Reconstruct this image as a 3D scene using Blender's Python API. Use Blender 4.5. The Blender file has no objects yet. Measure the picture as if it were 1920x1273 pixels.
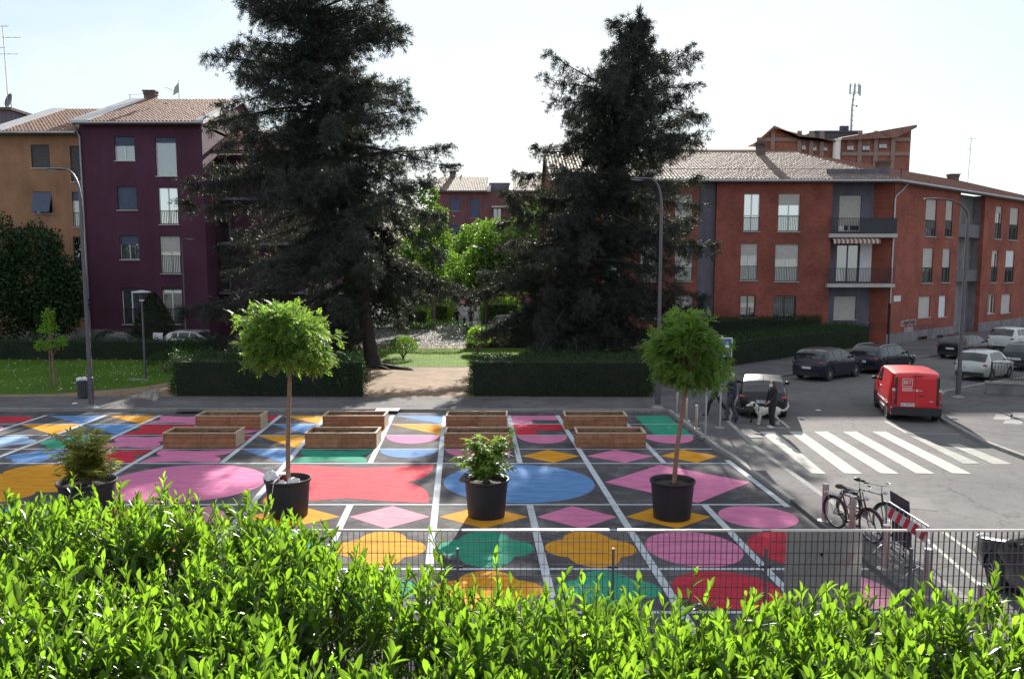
import bpy, bmesh, math, random
import numpy as np
from mathutils import Vector, Matrix
R = math.radians
random.seed(7); RNG = np.random.default_rng(7)
scene = bpy.context.scene
COL = scene.collection

# ------------------------------------------------------------------ camera, sky, sun, exposure
FOC, PITCH, PPY, CAMZ = 1600.0, R(6.3), 675.0, 5.7
cam_d = bpy.data.cameras.new('camera'); cam = bpy.data.objects.new('camera', cam_d); COL.objects.link(cam)
cam.location = (0, 0, CAMZ); cam.rotation_euler = (math.pi/2 - PITCH, 0, 0)
cam_d.sensor_width = 36; cam_d.lens = FOC/1920*36; cam_d.shift_y = (PPY-636.5)/1920
cam_d.clip_start = 0.1; cam_d.clip_end = 5000
scene.camera = cam
SUN_EL, SUN_AZ = R(22.0), R(5.4)          # azimuth measured from +Y towards +X
world = bpy.data.worlds.new('World'); scene.world = world; world.use_nodes = True
wn = world.node_tree.nodes; wl = world.node_tree.links; wn.clear()
wo = wn.new('ShaderNodeOutputWorld'); wb = wn.new('ShaderNodeBackground'); wb.inputs[1].default_value = 0.050
sky = wn.new('ShaderNodeTexSky'); sky.sky_type = 'NISHITA'; sky.sun_disc = False
sky.sun_elevation = SUN_EL; sky.sun_rotation = SUN_AZ; sky.air_density = 1.0; sky.dust_density = .35; sky.ozone_density = 1.6
wtc = wn.new('ShaderNodeTexCoord'); wmp = wn.new('ShaderNodeMapping'); wmp.inputs['Scale'].default_value = (1.6, 1.6, 4.0)
wno = wn.new('ShaderNodeTexNoise'); wno.inputs['Scale'].default_value = 1.5; wno.inputs['Detail'].default_value = 7; wno.inputs['Roughness'].default_value = .55
wrp = wn.new('ShaderNodeValToRGB'); wrp.color_ramp.elements[0].position = .36; wrp.color_ramp.elements[1].position = .62; wrp.color_ramp.elements[0].color = (.42, .42, .42, 1)
wmx = wn.new('ShaderNodeMix'); wmx.data_type = 'RGBA'; wmx.inputs[7].default_value = (6.6, 7.15, 7.5, 1)
wl.new(wtc.outputs['Generated'], wmp.inputs[0]); wl.new(wmp.outputs[0], wno.inputs['Vector']); wl.new(wno.outputs[0], wrp.inputs[0])
wl.new(wrp.outputs[0], wmx.inputs[0]); wl.new(sky.outputs[0], wmx.inputs[6]); wl.new(wmx.outputs[2], wb.inputs[0]); wl.new(wb.outputs[0], wo.inputs[0])
sun_d = bpy.data.lights.new('sun', 'SUN'); sun_d.energy = 5.0; sun_d.angle = R(0.5); sun_d.color = (1.0, .93, .82)
sun = bpy.data.objects.new('sun', sun_d); COL.objects.link(sun)
SUNDIR = Vector((math.sin(SUN_AZ)*math.cos(SUN_EL), math.cos(SUN_AZ)*math.cos(SUN_EL), math.sin(SUN_EL)))
sun.rotation_euler = SUNDIR.to_track_quat('Z', 'Y').to_euler(); sun.location = (0, 40, 60)
scene.view_settings.view_transform = 'Standard'; scene.view_settings.look = 'None'
scene.view_settings.gamma = 1; scene.view_settings.use_curve_mapping = False
scene.view_settings.exposure = 1.54
scene.render.engine = 'CYCLES'
try:
    scene.cycles.max_bounces = 6; scene.cycles.transparent_max_bounces = 16
except Exception: pass

# ------------------------------------------------------------------ where a point of the place lies (survey from the photograph)
CT, ST = math.cos(PITCH), math.sin(PITCH)
def ray(u, v):
    xc = (u-960)/FOC; yc = -(v-PPY)/FOC
    return Vector((xc, CT+yc*ST, -ST+yc*CT))
def G(u, v, z=0.0):
    d = ray(u, v); t = (z-CAMZ)/d.z; return Vector((d.x*t, d.y*t, z))
def at(u, v, D):
    d = ray(u, v); t = D/d.y; return Vector((d.x*t, D, CAMZ+d.z*t))
def on_plane(u, v, P, n):
    d = ray(u, v); o = Vector((0, 0, CAMZ)); t = (P-o).dot(n)/d.dot(n); return o+d*t

# ------------------------------------------------------------------ naming
def link(o, parent=None):
    COL.objects.link(o)
    if parent is not None: o.parent = parent
    return o
def tag(o, label, cat, group=None, kind=None):
    o['label'] = label; o['category'] = cat
    if group: o['group'] = group
    if kind: o['kind'] = kind
    return o
def thing(name, label, cat, loc=(0, 0, 0), rz=0.0, group=None):
    o = bpy.data.objects.new(name, None); o.location = loc; o.rotation_euler = (0, 0, rz); o.empty_display_size = .2
    link(o); return tag(o, label, cat, group)
def struct(o):
    o['kind'] = 'structure'; return o
def copy_tree(o, parent=None):
    c = o.copy(); COL.objects.link(c); c.parent = parent
    for ch in list(o.children): copy_tree(ch, c)
    return c

# ------------------------------------------------------------------ mesh builder
class MB:
    def __init__(s): s.v = []; s.f = []
    def add(s, vs, fs):
        n = len(s.v); s.v += [tuple(p) for p in vs]; s.f += [tuple(i+n for i in f) for f in fs]
    def quad(s, a, b, c, d): s.add([a, b, c, d], [(0, 1, 2, 3)])
    def poly(s, pts): s.add(pts, [tuple(range(len(pts)))])
    def box(s, c, size, M=None):
        x, y, z = size[0]/2, size[1]/2, size[2]/2
        vs = [Vector((a*x, b*y, d*z)) for a in (-1, 1) for b in (-1, 1) for d in (-1, 1)]
        if M is not None: vs = [M @ p for p in vs]
        s.add([Vector(c)+p for p in vs], [(0, 1, 3, 2), (4, 6, 7, 5), (0, 4, 5, 1), (2, 3, 7, 6), (0, 2, 6, 4), (1, 5, 7, 3)])
    def boxf(s, O, d, n, s0, s1, t0, t1, a, b):     # box on a wall: along d, up, and a..b behind the wall plane
        P = lambda q, t, e: O + d*q + Vector((0, 0, t)) - n*e
        s.add([P(q, t, e) for q in (s0, s1) for t in (t0, t1) for e in (a, b)],
              [(0, 1, 3, 2), (4, 6, 7, 5), (0, 4, 5, 1), (2, 3, 7, 6), (0, 2, 6, 4), (1, 5, 7, 3)])
    def tube(s, pts, rad, n=8, cap=True):
        pts = [Vector(p) for p in pts]
        if not hasattr(rad, '__len__'): rad = [rad]*len(pts)
        base = len(s.v); up = None
        for i, p in enumerate(pts):
            t = (pts[min(i+1, len(pts)-1)]-pts[max(i-1, 0)]).normalized()
            if up is None: up = Vector((0, 0, 1)) if abs(t.z) < .9 else Vector((1, 0, 0))
            x = t.cross(up).normalized(); up = x.cross(t).normalized()
            for k in range(n):
                a = 2*math.pi*k/n; s.v.append(tuple(p+(x*math.cos(a)+up*math.sin(a))*rad[i]))
        for i in range(len(pts)-1):
            for k in range(n):
                a = base+i*n+k; b = base+i*n+(k+1) % n
                s.f.append((a, b, b+n, a+n))
        if cap:
            s.f.append(tuple(base+k for k in range(n))[::-1]); e = base+(len(pts)-1)*n; s.f.append(tuple(e+k for k in range(n)))
    def lathe(s, prof, c=(0, 0, 0), n=24, cap=True):  # prof: (r,z)
        base = len(s.v)
        for r, z in prof:
            for k in range(n):
                a = 2*math.pi*k/n; s.v.append((c[0]+r*math.cos(a), c[1]+r*math.sin(a), c[2]+z))
        for i in range(len(prof)-1):
            for k in range(n):
                a = base+i*n+k; b = base+i*n+(k+1) % n; s.f.append((a, b, b+n, a+n))
        if cap:
            s.f.append(tuple(base+k for k in range(n))[::-1]); e = base+(len(prof)-1)*n; s.f.append(tuple(e+k for k in range(n)))
    def ell(s, c, r, n=12, m=8, M=None):
        base = len(s.v); c = Vector(c)
        for i in range(m+1):
            th = math.pi*i/m
            for k in range(n):
                a = 2*math.pi*k/n; p = Vector((r[0]*math.sin(th)*math.cos(a), r[1]*math.sin(th)*math.sin(a), r[2]*math.cos(th)))
                if M is not None: p = M @ p
                s.v.append(tuple(c+p))
        for i in range(m):
            for k in range(n):
                a = base+i*n+k; b = base+i*n+(k+1) % n; s.f.append((a, a+n, b+n, b))
    def prism(s, pts, z0, z1):
        n = len(pts); s.add([(p[0], p[1], z1) for p in pts]+[(p[0], p[1], z0) for p in pts],
            [tuple(range(n))]+[(i, i+n, (i+1) % n+n, (i+1) % n) for i in range(n)])
    def mesh(s, name):
        me = bpy.data.meshes.new(name); me.from_pydata(s.v, [], s.f); me.validate(); me.update(); return me
    def build(s, name, mat, parent=None, smooth=None, loc=None):
        me = s.mesh(name)
        if mat is not None: me.materials.append(mat)
        o = bpy.data.objects.new(name, me); link(o, parent)
        if loc is not None: o.location = loc
        if smooth:
            me.polygons.foreach_set('use_smooth', [True]*len(me.polygons))
            if smooth < 180: me.set_sharp_from_angle(angle=R(smooth))
        return o

# ------------------------------------------------------------------ materials
MATS = {}
def mat(name, col, rough=.8, metal=0.0, var=.18, scale=3.0, bump=0.0, bscale=40.0, spec=.5, coat=0.0, detail=5, streak=0.0):
    m = bpy.data.materials.new(name); m.use_nodes = True; nt = m.node_tree; N = nt.nodes; L = nt.links
    b = N['Principled BSDF']; b.inputs['Roughness'].default_value = rough; b.inputs['Metallic'].default_value = metal
    b.inputs['Specular IOR Level'].default_value = spec
    if coat: b.inputs['Coat Weight'].default_value = coat; b.inputs['Coat Roughness'].default_value = .05
    g = N.new('ShaderNodeNewGeometry')
    if var > 0:
        no = N.new('ShaderNodeTexNoise'); no.inputs['Scale'].default_value = scale; no.inputs['Detail'].default_value = detail; no.inputs['Roughness'].default_value = .6
        L.new(g.outputs['Position'], no.inputs['Vector'])
        mx = N.new('ShaderNodeMix'); mx.data_type = 'RGBA'
        mx.inputs[6].default_value = (*[c*(1-var) for c in col], 1); mx.inputs[7].default_value = (*[min(1, c*(1+var)) for c in col], 1)
        mr = N.new('ShaderNodeMapRange'); mr.inputs[1].default_value = .3; mr.inputs[2].default_value = .7
        L.new(no.outputs[0], mr.inputs[0]); L.new(mr.outputs[0], mx.inputs[0]); out = mx.outputs[2]
        if streak > 0:
            mp = N.new('ShaderNodeMapping'); mp.inputs['Scale'].default_value = (.7, .7, .12); L.new(g.outputs['Position'], mp.inputs[0])
            ns = N.new('ShaderNodeTexNoise'); ns.inputs['Scale'].default_value = 2.0; ns.inputs['Detail'].default_value = 7; ns.inputs['Roughness'].default_value = .65; L.new(mp.outputs[0], ns.inputs['Vector'])
            sr = N.new('ShaderNodeMapRange'); sr.inputs[1].default_value = .38; sr.inputs[2].default_value = .66; sr.inputs[3].default_value = 1-streak; sr.inputs[4].default_value = 1+streak*.5; L.new(ns.outputs[0], sr.inputs[0])
            sc_ = N.new('ShaderNodeVectorMath'); sc_.operation = 'SCALE'; L.new(out, sc_.inputs[0]); L.new(sr.outputs[0], sc_.inputs['Scale']); out = sc_.outputs[0]
        L.new(out, b.inputs['Base Color'])
    else: b.inputs['Base Color'].default_value = (*col, 1)
    if bump > 0:
        nb = N.new('ShaderNodeTexNoise'); nb.inputs['Scale'].default_value = bscale; nb.inputs['Detail'].default_value = 3
        L.new(g.outputs['Position'], nb.inputs['Vector']); bp = N.new('ShaderNodeBump'); bp.inputs['Strength'].default_value = bump; bp.inputs['Distance'].default_value = .02
        L.new(nb.outputs[0], bp.inputs['Height']); L.new(bp.outputs[0], b.inputs['Normal'])
    MATS[name] = m; return m
def ground_mat(name, c1, c2, c3, big=.25, mid=2.2, fine=60., rough=.92, bump=.25, cracks=0.0, crackcol=(.02, .02, .022), patchcol=None):
    m = bpy.data.materials.new(name); m.use_nodes = True; nt = m.node_tree; N = nt.nodes; L = nt.links
    b = N['Principled BSDF']; b.inputs['Roughness'].default_value = rough; b.inputs['Specular IOR Level'].default_value = .06
    g = N.new('ShaderNodeNewGeometry')
    def noise(sc, det=4, ro=.6):
        n = N.new('ShaderNodeTexNoise'); n.inputs['Scale'].default_value = sc; n.inputs['Detail'].default_value = det; n.inputs['Roughness'].default_value = ro
        L.new(g.outputs['Position'], n.inputs['Vector']); return n.outputs[0]
    def mrange(x, a, c):
        r = N.new('ShaderNodeMapRange'); r.inputs[1].default_value = a; r.inputs[2].default_value = c; L.new(x, r.inputs[0]); return r.outputs[0]
    def mix(fac, a, c):
        x = N.new('ShaderNodeMix'); x.data_type = 'RGBA'
        if isinstance(fac, float): x.inputs[0].default_value = fac
        else: L.new(fac, x.inputs[0])
        for i, q in ((6, a), (7, c)):
            if isinstance(q, tuple): x.inputs[i].default_value = (*q, 1)
            else: L.new(q, x.inputs[i])
        return x.outputs[2]
    col = mix(mrange(noise(big, 6), .38, .62), c1, c2)
    col = mix(mrange(noise(mid, 5, .7), .5, .75), col, c3)
    fn = noise(fine, 2)
    dk = N.new('ShaderNodeMix'); dk.data_type = 'RGBA'; dk.blend_type = 'MULTIPLY'; dk.inputs[0].default_value = .55
    L.new(col, dk.inputs[6]); sp = mix(mrange(fn, .3, .7), (.45, .45, .45), (1.4, 1.4, 1.4)); L.new(sp, dk.inputs[7]); col = dk.outputs[2]
    if cracks:
        vo = N.new('ShaderNodeTexVoronoi'); vo.feature = 'DISTANCE_TO_EDGE'; vo.inputs['Scale'].default_value = cracks
        wv = N.new('ShaderNodeTexNoise'); wv.inputs['Scale'].default_value = 1.7; wv.inputs['Detail'].default_value = 5
        L.new(g.outputs['Position'], wv.inputs['Vector'])
        va = N.new('ShaderNodeVectorMath'); va.operation = 'MULTIPLY_ADD'; va.inputs[1].default_value = (1.1, 1.1, 0)
        L.new(wv.outputs['Color'], va.inputs[0]); L.new(g.outputs['Position'], va.inputs[2]); L.new(va.outputs[0], vo.inputs['Vector'])
        cf = N.new('ShaderNodeMapRange'); cf.inputs[1].default_value = .0; cf.inputs[2].default_value = .004; cf.inputs[3].default_value = .45; cf.inputs[4].default_value = 0
        L.new(vo.outputs['Distance'], cf.inputs[0]); col = mix(cf.outputs[0], col, crackcol)
    L.new(col, b.inputs['Base Color'])
    bp = N.new('ShaderNodeBump'); bp.inputs['Strength'].default_value = bump; bp.inputs['Distance'].default_value = .01
    L.new(fn, bp.inputs['Height']); L.new(bp.outputs[0], b.inputs['Normal'])
    MATS[name] = m; return m
def paint_mat(name, col, wear=.42, under=(.035, .033, .04)):
    m = bpy.data.materials.new(name); m.use_nodes = True; nt = m.node_tree; N = nt.nodes; L = nt.links
    b = N['Principled BSDF']; b.inputs['Roughness'].default_value = .9; b.inputs['Specular IOR Level'].default_value = .06
    g = N.new('ShaderNodeNewGeometry')
    mp = N.new('ShaderNodeMapping'); mp.inputs['Scale'].default_value = (.7, 2.2, 1); L.new(g.outputs['Position'], mp.inputs[0])
    n1 = N.new('ShaderNodeTexNoise'); n1.inputs['Scale'].default_value = 2.2; n1.inputs['Detail'].default_value = 8; n1.inputs['Roughness'].default_value = .68; L.new(mp.outputs[0], n1.inputs['Vector'])
    n2 = N.new('ShaderNodeTexNoise'); n2.inputs['Scale'].default_value = 45; n2.inputs['Detail'].default_value = 3; n2.inputs['Roughness'].default_value = .7; L.new(g.outputs['Position'], n2.inputs['Vector'])
    m1 = N.new('ShaderNodeMapRange'); m1.inputs[1].default_value = .3; m1.inputs[2].default_value = .72; L.new(n1.outputs[0], m1.inputs[0])
    x1 = N.new('ShaderNodeMix'); x1.data_type = 'RGBA'; x1.inputs[6].default_value = (*[c*.70 for c in col], 1); x1.inputs[7].default_value = (*[min(.9, c*1.12+.016) for c in col], 1); L.new(m1.outputs[0], x1.inputs[0])
    ad = N.new('ShaderNodeMath'); ad.operation = 'MULTIPLY_ADD'; ad.inputs[1].default_value = .45; L.new(n1.outputs[0], ad.inputs[0]); L.new(n2.outputs[0], ad.inputs[2])
    m2 = N.new('ShaderNodeMapRange'); m2.inputs[1].default_value = .86; m2.inputs[2].default_value = 1.05; m2.inputs[3].default_value = 0; m2.inputs[4].default_value = wear*2; L.new(ad.outputs[0], m2.inputs[0])
    x2 = N.new('ShaderNodeMix'); x2.data_type = 'RGBA'; x2.inputs[7].default_value = (*under, 1); L.new(m2.outputs[0], x2.inputs[0]); L.new(x1.outputs[2], x2.inputs[6])
    L.new(x2.outputs[2], b.inputs['Base Color'])
    bp = N.new('ShaderNodeBump'); bp.inputs['Strength'].default_value = .2; bp.inputs['Distance'].default_value = .008; L.new(n2.outputs[0], bp.inputs['Height']); L.new(bp.outputs[0], b.inputs['Normal'])
    MATS[name] = m; return m
def leaf_mat(name, dark, light, trans, tw=.4, rough=.45, spec=.35, dim=.7):
    m = bpy.data.materials.new(name); m.use_nodes = True; nt = m.node_tree; N = nt.nodes; L = nt.links
    b = N['Principled BSDF']; b.inputs['Roughness'].default_value = rough; b.inputs['Specular IOR Level'].default_value = spec
    at_ = N.new('ShaderNodeAttribute'); at_.attribute_name = 'leafvar'
    x = N.new('ShaderNodeMix'); x.data_type = 'RGBA'; x.inputs[6].default_value = (*dark, 1); x.inputs[7].default_value = (*light, 1)
    L.new(at_.outputs['Fac'], x.inputs[0]); L.new(x.outputs[2], b.inputs['Base Color'])
    if tw > 0:
        t = N.new('ShaderNodeBsdfTranslucent')
        xt = N.new('ShaderNodeMix'); xt.data_type = 'RGBA'; xt.inputs[6].default_value = (*[c*dim for c in trans], 1); xt.inputs[7].default_value = (*trans, 1)
        L.new(at_.outputs['Fac'], xt.inputs[0]); L.new(xt.outputs[2], t.inputs[0])
        ms = N.new('ShaderNodeMixShader'); ms.inputs[0].default_value = tw
        L.new(b.outputs[0], ms.inputs[1]); L.new(t.outputs[0], ms.inputs[2]); L.new(ms.outputs[0], N['Material Output'].inputs[0])
    MATS[name] = m; return m
def glass_mat(name, tint=(.75, .82, .85), refl=.35, rough=.02):
    m = bpy.data.materials.new(name); m.use_nodes = True; nt = m.node_tree; N = nt.nodes; L = nt.links
    N.remove(N['Principled BSDF'])
    t = N.new('ShaderNodeBsdfTransparent'); t.inputs[0].default_value = (*tint, 1)
    g = N.new('ShaderNodeBsdfGlossy'); g.inputs['Roughness'].default_value = rough; g.inputs[0].default_value = (.9, .93, .95, 1)
    f = N.new('ShaderNodeFresnel'); f.inputs[0].default_value = 1.5
    a = N.new('ShaderNodeMath'); a.operation = 'ADD'; a.use_clamp = True; a.inputs[1].default_value = refl; L.new(f.outputs[0], a.inputs[0])
    ms = N.new('ShaderNodeMixShader'); L.new(a.outputs[0], ms.inputs[0]); L.new(t.outputs[0], ms.inputs[1]); L.new(g.outputs[0], ms.inputs[2])
    L.new(ms.outputs[0], N['Material Output'].inputs[0]); MATS[name] = m; return m
def brick_mat(name, c1, c2, mortar, d=(1, 0, 0), bw=.25, bh=.068):
    m = bpy.data.materials.new(name); m.use_nodes = True; nt = m.node_tree; N = nt.nodes; L = nt.links
    b = N['Principled BSDF']; b.inputs['Roughness'].default_value = .9; b.inputs['Specular IOR Level'].default_value = .2
    g = N.new('ShaderNodeNewGeometry'); dp = N.new('ShaderNodeVectorMath'); dp.operation = 'DOT_PRODUCT'; dp.inputs[1].default_value = d; L.new(g.outputs['Position'], dp.inputs[0])
    sx = N.new('ShaderNodeSeparateXYZ'); L.new(g.outputs['Position'], sx.inputs[0])
    cb = N.new('ShaderNodeCombineXYZ'); L.new(dp.outputs['Value'], cb.inputs[0]); L.new(sx.outputs[2], cb.inputs[1])
    br = N.new('ShaderNodeTexBrick'); br.inputs['Scale'].default_value = 1; br.inputs['Brick Width'].default_value = bw; br.inputs['Row Height'].default_value = bh
    br.inputs['Mortar Size'].default_value = .007; br.inputs['Color1'].default_value = (*c1, 1); br.inputs['Color2'].default_value = (*c2, 1); br.inputs['Mortar'].default_value = (*mortar, 1)
    L.new(cb.outputs[0], br.inputs['Vector'])
    no = N.new('ShaderNodeTexNoise'); no.inputs['Scale'].default_value = .45; no.inputs['Detail'].default_value = 9; no.inputs['Roughness'].default_value = .72; L.new(g.outputs['Position'], no.inputs['Vector'])
    mr = N.new('ShaderNodeMapRange'); mr.inputs[1].default_value = .3; mr.inputs[2].default_value = .7; mr.inputs[3].default_value = .62; mr.inputs[4].default_value = 1.3; L.new(no.outputs[0], mr.inputs[0])
    x = N.new('ShaderNodeVectorMath'); x.operation = 'SCALE'; L.new(br.outputs['Color'], x.inputs[0]); L.new(mr.outputs[0], x.inputs['Scale'])
    L.new(x.outputs[0], b.inputs['Base Color'])
    bp = N.new('ShaderNodeBump'); bp.inputs['Strength'].default_value = .5; bp.inputs['Distance'].default_value = .01; bp.invert = True; L.new(br.outputs['Fac'], bp.inputs['Height']); L.new(bp.outputs[0], b.inputs['Normal'])
    MATS[name] = m; return m

asphalt = ground_mat('asphalt_road', (.13, .125, .13), (.165, .16, .162), (.10, .095, .10), cracks=.16)
plaza_asphalt = ground_mat('asphalt_plaza', (.058, .054, .063), (.10, .095, .104), (.19, .185, .19), big=.35, mid=1.1, cracks=.2)
walk_asphalt = ground_mat('asphalt_walk', (.105, .10, .108), (.145, .14, .145), (.075, .07, .078), big=.5, cracks=.3)
earth = ground_mat('bare_earth', (.28, .20, .14), (.20, .145, .105), (.13, .10, .075), big=.9, mid=3.5, fine=25, bump=.6)
far_ground_m = ground_mat('dusty_ground', (.085, .085, .07), (.11, .105, .095), (.06, .065, .05))
lawn_m = ground_mat('lawn_soil', (.055, .12, .022), (.075, .15, .03), (.10, .13, .045), big=.6, mid=4, fine=30, bump=.6)
kerb_m = ground_mat('kerb_stone', (.30, .29, .28), (.24, .235, .235), (.18, .175, .17), mid=5)
path_m = ground_mat('pale_path', (.34, .32, .30), (.28, .27, .25), (.22, .21, .2))
white_p = paint_mat('white_line_paint', (.47, .50, .55), .5, (.12, .12, .125))
cross_p = paint_mat('crossing_paint', (.44, .43, .405), .85, (.16, .155, .155))
PAINT = dict(red=paint_mat('red_paint', (.46, .026, .05)), pink=paint_mat('pink_paint', (.55, .17, .32)), blue=paint_mat('blue_paint', (.105, .225, .46)),
             lblue=paint_mat('light_blue_paint', (.25, .37, .55)), yellow=paint_mat('yellow_paint', (.58, .26, .018)), green=paint_mat('green_paint', (.028, .25, .16)),
             coral=paint_mat('coral_paint', (.55, .065, .09)), rose=paint_mat('rose_paint', (.56, .25, .32)))

# ------------------------------------------------------------------ the setting: ground, road, plaza, pavements
def sheet(name, pts, m, z=None, parent=None):
    b = MB(); b.poly([(p[0], p[1], p[2] if z is None else z) for p in pts]); return b.build(name, m, parent)
struct(sheet('ground', [(-900, -60), (900, -60), (900, 2500), (-900, 2500)], far_ground_m, -.03))
struct(sheet('road', [(6.0, -8), (60, -8), (60, 90), (5.5, 60), (5.5, 33)], asphalt, -.006))
plaza = struct(sheet('plaza', [(-60, 9.4), (6.75, 9.4), (6.62, 20.1), (6.42, 25), (6.3, 26), (6.02, 33.0), (-60, 33.4)], plaza_asphalt, 0.0))

COLS = [(-28, -3.62), (84, -3.1), (196, -2.55), (299, -2.13), (403, -1.72), (526, -1.25), (613, -.855), (736, -.474), (834, -.103), (954, .235), (1045.5, .633), (1160, .96), (1255, 1.3)]
ROWS = [779, 795.3, 816.3, 842, 869, 946.3, 993.5, 1067, 1148]
def cpt(ci, v):
    x, s = COLS[ci]; return G(x+s*(v-780), v)
def cell(c0, c1, r0, r1, pad=.06):
    """corners bl, br, tr, tl of a painted field, drawn in by the line width"""
    a, b, c, d = cpt(c0, ROWS[r1]), cpt(c1, ROWS[r1]), cpt(c1, ROWS[r0]), cpt(c0, ROWS[r0])
    def P(s, t):
        w = (b-a).length; h = (d-a).length; s = pad/w+s*(1-2*pad/w); t = pad/h+t*(1-2*pad/h)
        return a*(1-s)*(1-t)+b*s*(1-t)+c*s*t+d*(1-s)*t
    return P
def ellipse(cx=.5, cy=.5, rx=.48, ry=.48, a0=0, a1=360, n=40):
    return [(cx+rx*math.cos(R(a0+(a1-a0)*k/n)), cy+ry*math.sin(R(a0+(a1-a0)*k/n))) for k in range(n+(a1-a0 < 360))]
def cloud(n=72):
    o = []
    for k in range(n):
        a = 2*math.pi*k/n; best = 0
        for cx, cy, r in ((.26, .5, .235), (.74, .5, .235), (.5, .27, .255), (.5, .73, .255)):
            dx, dy = cx-.5, cy-.5; bb = dx*math.cos(a)+dy*math.sin(a); disc = bb*bb-(dx*dx+dy*dy-r*r)
            if disc > 0: best = max(best, bb+math.sqrt(disc))
        o.append((.5+best*math.cos(a), .5+best*math.sin(a)))
    return o
def butterfly(n=14):
    # four lobes running out to the corners, pinched at the middle of each side
    o = []
    def arc(x0, y0, x1, y1, bx, by):
        for k in range(n):
            t = k/n; o.append(((1-t)**2*x0+2*t*(1-t)*bx+t*t*x1, (1-t)**2*y0+2*t*(1-t)*by+t*t*y1))
    arc(.03, .02, .5, .13, .3, .06); arc(.5, .13, .97, .02, .7, .06)
    arc(.97, .02, .82, .5, .99, .36); arc(.82, .5, .97, .98, .99, .62)
    arc(.97, .98, .5, .88, .7, .93); arc(.5, .88, .03, .98, .3, .93)
    arc(.03, .98, .18, .5, .01, .62); arc(.18, .5, .03, .02, .01, .36)
    return o
def petals(n=96):
    o = []
    for k in range(n):
        a = 2*math.pi*k/n; r = .50*(.62+.38*abs(math.cos(2*a))**.6); o.append((.5+r*math.cos(a)*1.0, .5+r*math.sin(a)*1.0))
    return o
SH = dict(tri=[(0, 1), (1, 0), (1, 1)], diamond=[(.5, .02), (.98, .5), (.5, .98), (.02, .5)], ell=ellipse(), half=ellipse(.5, 1, .47, .62, 180, 360),
          cloud=cloud(), fly=butterfly(), petals=petals(), notch=[(0, 0), (.42, 0), (.42, .45), (1, .45), (1, 1), (0, 1)], band=[(.30, 0), (1, 0), (1, 1), (.30, 1)], blob=ellipse(.5, .5, .5, .42))
PN = dict(tri='painted_triangle', diamond='painted_diamond', ell='painted_circle', half='painted_half_circle', cloud='painted_flower', fly='painted_butterfly', petals='painted_blossom', notch='painted_block', band='painted_band', blob='painted_circle')
FIELDS = [ # c0 c1 r0 r1 shape colour
 (0,1,0,1,'blob','red'),(1,2,0,1,'tri','blue'),(2,3,0,1,'tri','yellow'),(3,4,0,1,'fly','pink'),(4,5,0,1,'notch','red'),(5,6,0,1,'tri','yellow'),(6,7,0,1,'tri','blue'),(7,8,0,1,'tri','blue'),(8,9,0,1,'tri','yellow'),(9,10,0,1,'notch','pink'),(10,11,0,1,'half','red'),(11,12,0,1,'band','green'),
 (0,1,1,2,'blob','rose'),(1,2,1,2,'tri','yellow'),(2,3,1,2,'tri','blue'),(3,4,1,2,'fly','red'),(4,5,1,2,'ell','pink'),(5,6,1,2,'tri','blue'),(6,7,1,2,'tri','yellow'),(7,8,1,2,'tri','yellow'),(8,9,1,2,'tri','blue'),(9,10,1,2,'notch','red'),(10,11,1,2,'half','pink'),(11,12,1,2,'band','green'),
 (1,2,2,3,'cloud','lblue'),(2,3,2,3,'cloud','green'),(3,4,2,3,'fly','pink'),(4,5,2,3,'fly','red'),(5,6,2,3,'tri','yellow'),(6,7,2,3,'half','red'),(7,8,2,3,'half','pink'),(8,9,2,3,'half','red'),(9,10,2,3,'half','pink'),(10,11,2,3,'half','red'),(11,12,2,3,'half','pink'),
 (1,2,3,4,'cloud','green'),(2,3,3,4,'cloud','blue'),(3,4,3,4,'fly','red'),(4,5,3,4,'fly','pink'),(5,6,3,4,'tri','blue'),(6,7,3,4,'fly','green'),(7,8,3,4,'half','blue'),(8,9,3,4,'half','pink'),(9,10,3,4,'diamond','yellow'),(10,11,3,4,'diamond','pink'),(11,12,3,4,'diamond','yellow'),
 (2,4,4,5,'petals','yellow'),(4,6,4,5,'ell','pink'),(6,8,4,5,'fly','coral'),(8,10,4,5,'ell','blue'),(10,12,4,5,'diamond','pink'),
 (3,4,5,6,'diamond','blue'),(4,5,5,6,'diamond','yellow'),(5,6,5,6,'diamond','rose'),(6,7,5,6,'diamond','yellow'),(7,8,5,6,'diamond','rose'),(8,9,5,6,'diamond','yellow'),(9,10,5,6,'diamond','pink'),(10,11,5,6,'diamond','yellow'),(11,12,5,6,'ell','pink'),
 (5,6,6,7,'cloud','yellow'),(6,7,6,7,'cloud','green'),(7,8,6,7,'cloud','yellow'),(8,9,6,7,'cloud','green'),(9,10,6,7,'cloud','yellow'),(10,11,6,7,'ell','pink'),(11,12,6,7,'ell','red'),
 (6,7,7,8,'cloud','yellow'),(7,8,7,8,'cloud','green'),(8,9,7,8,'cloud','yellow'),(9,10,7,8,'cloud','green'),(10,11,7,8,'ell','red'),(11,12,7,8,'ell','rose')]
for c0, c1, r0, r1, sh, col in FIELDS:
    P = cell(c0, c1, r0, r1); sheet(PN[sh], [P(*q) for q in SH[sh]], PAINT[col], .004, plaza)
def strip(name, a, b, w, m, z, parent):
    d = (b-a).normalized(); n = Vector((-d.y, d.x, 0))*w/2
    return sheet(name, [a-n, b-n, b+n, a+n], m, z, parent)
for i, v in enumerate(ROWS[1:]):            # lines across the plaza
    a = G(-60, v); b = cpt(12, v)
    strip('painted_line', a, b, .085 if i < 3 else .10, white_p, .008, plaza)
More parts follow.
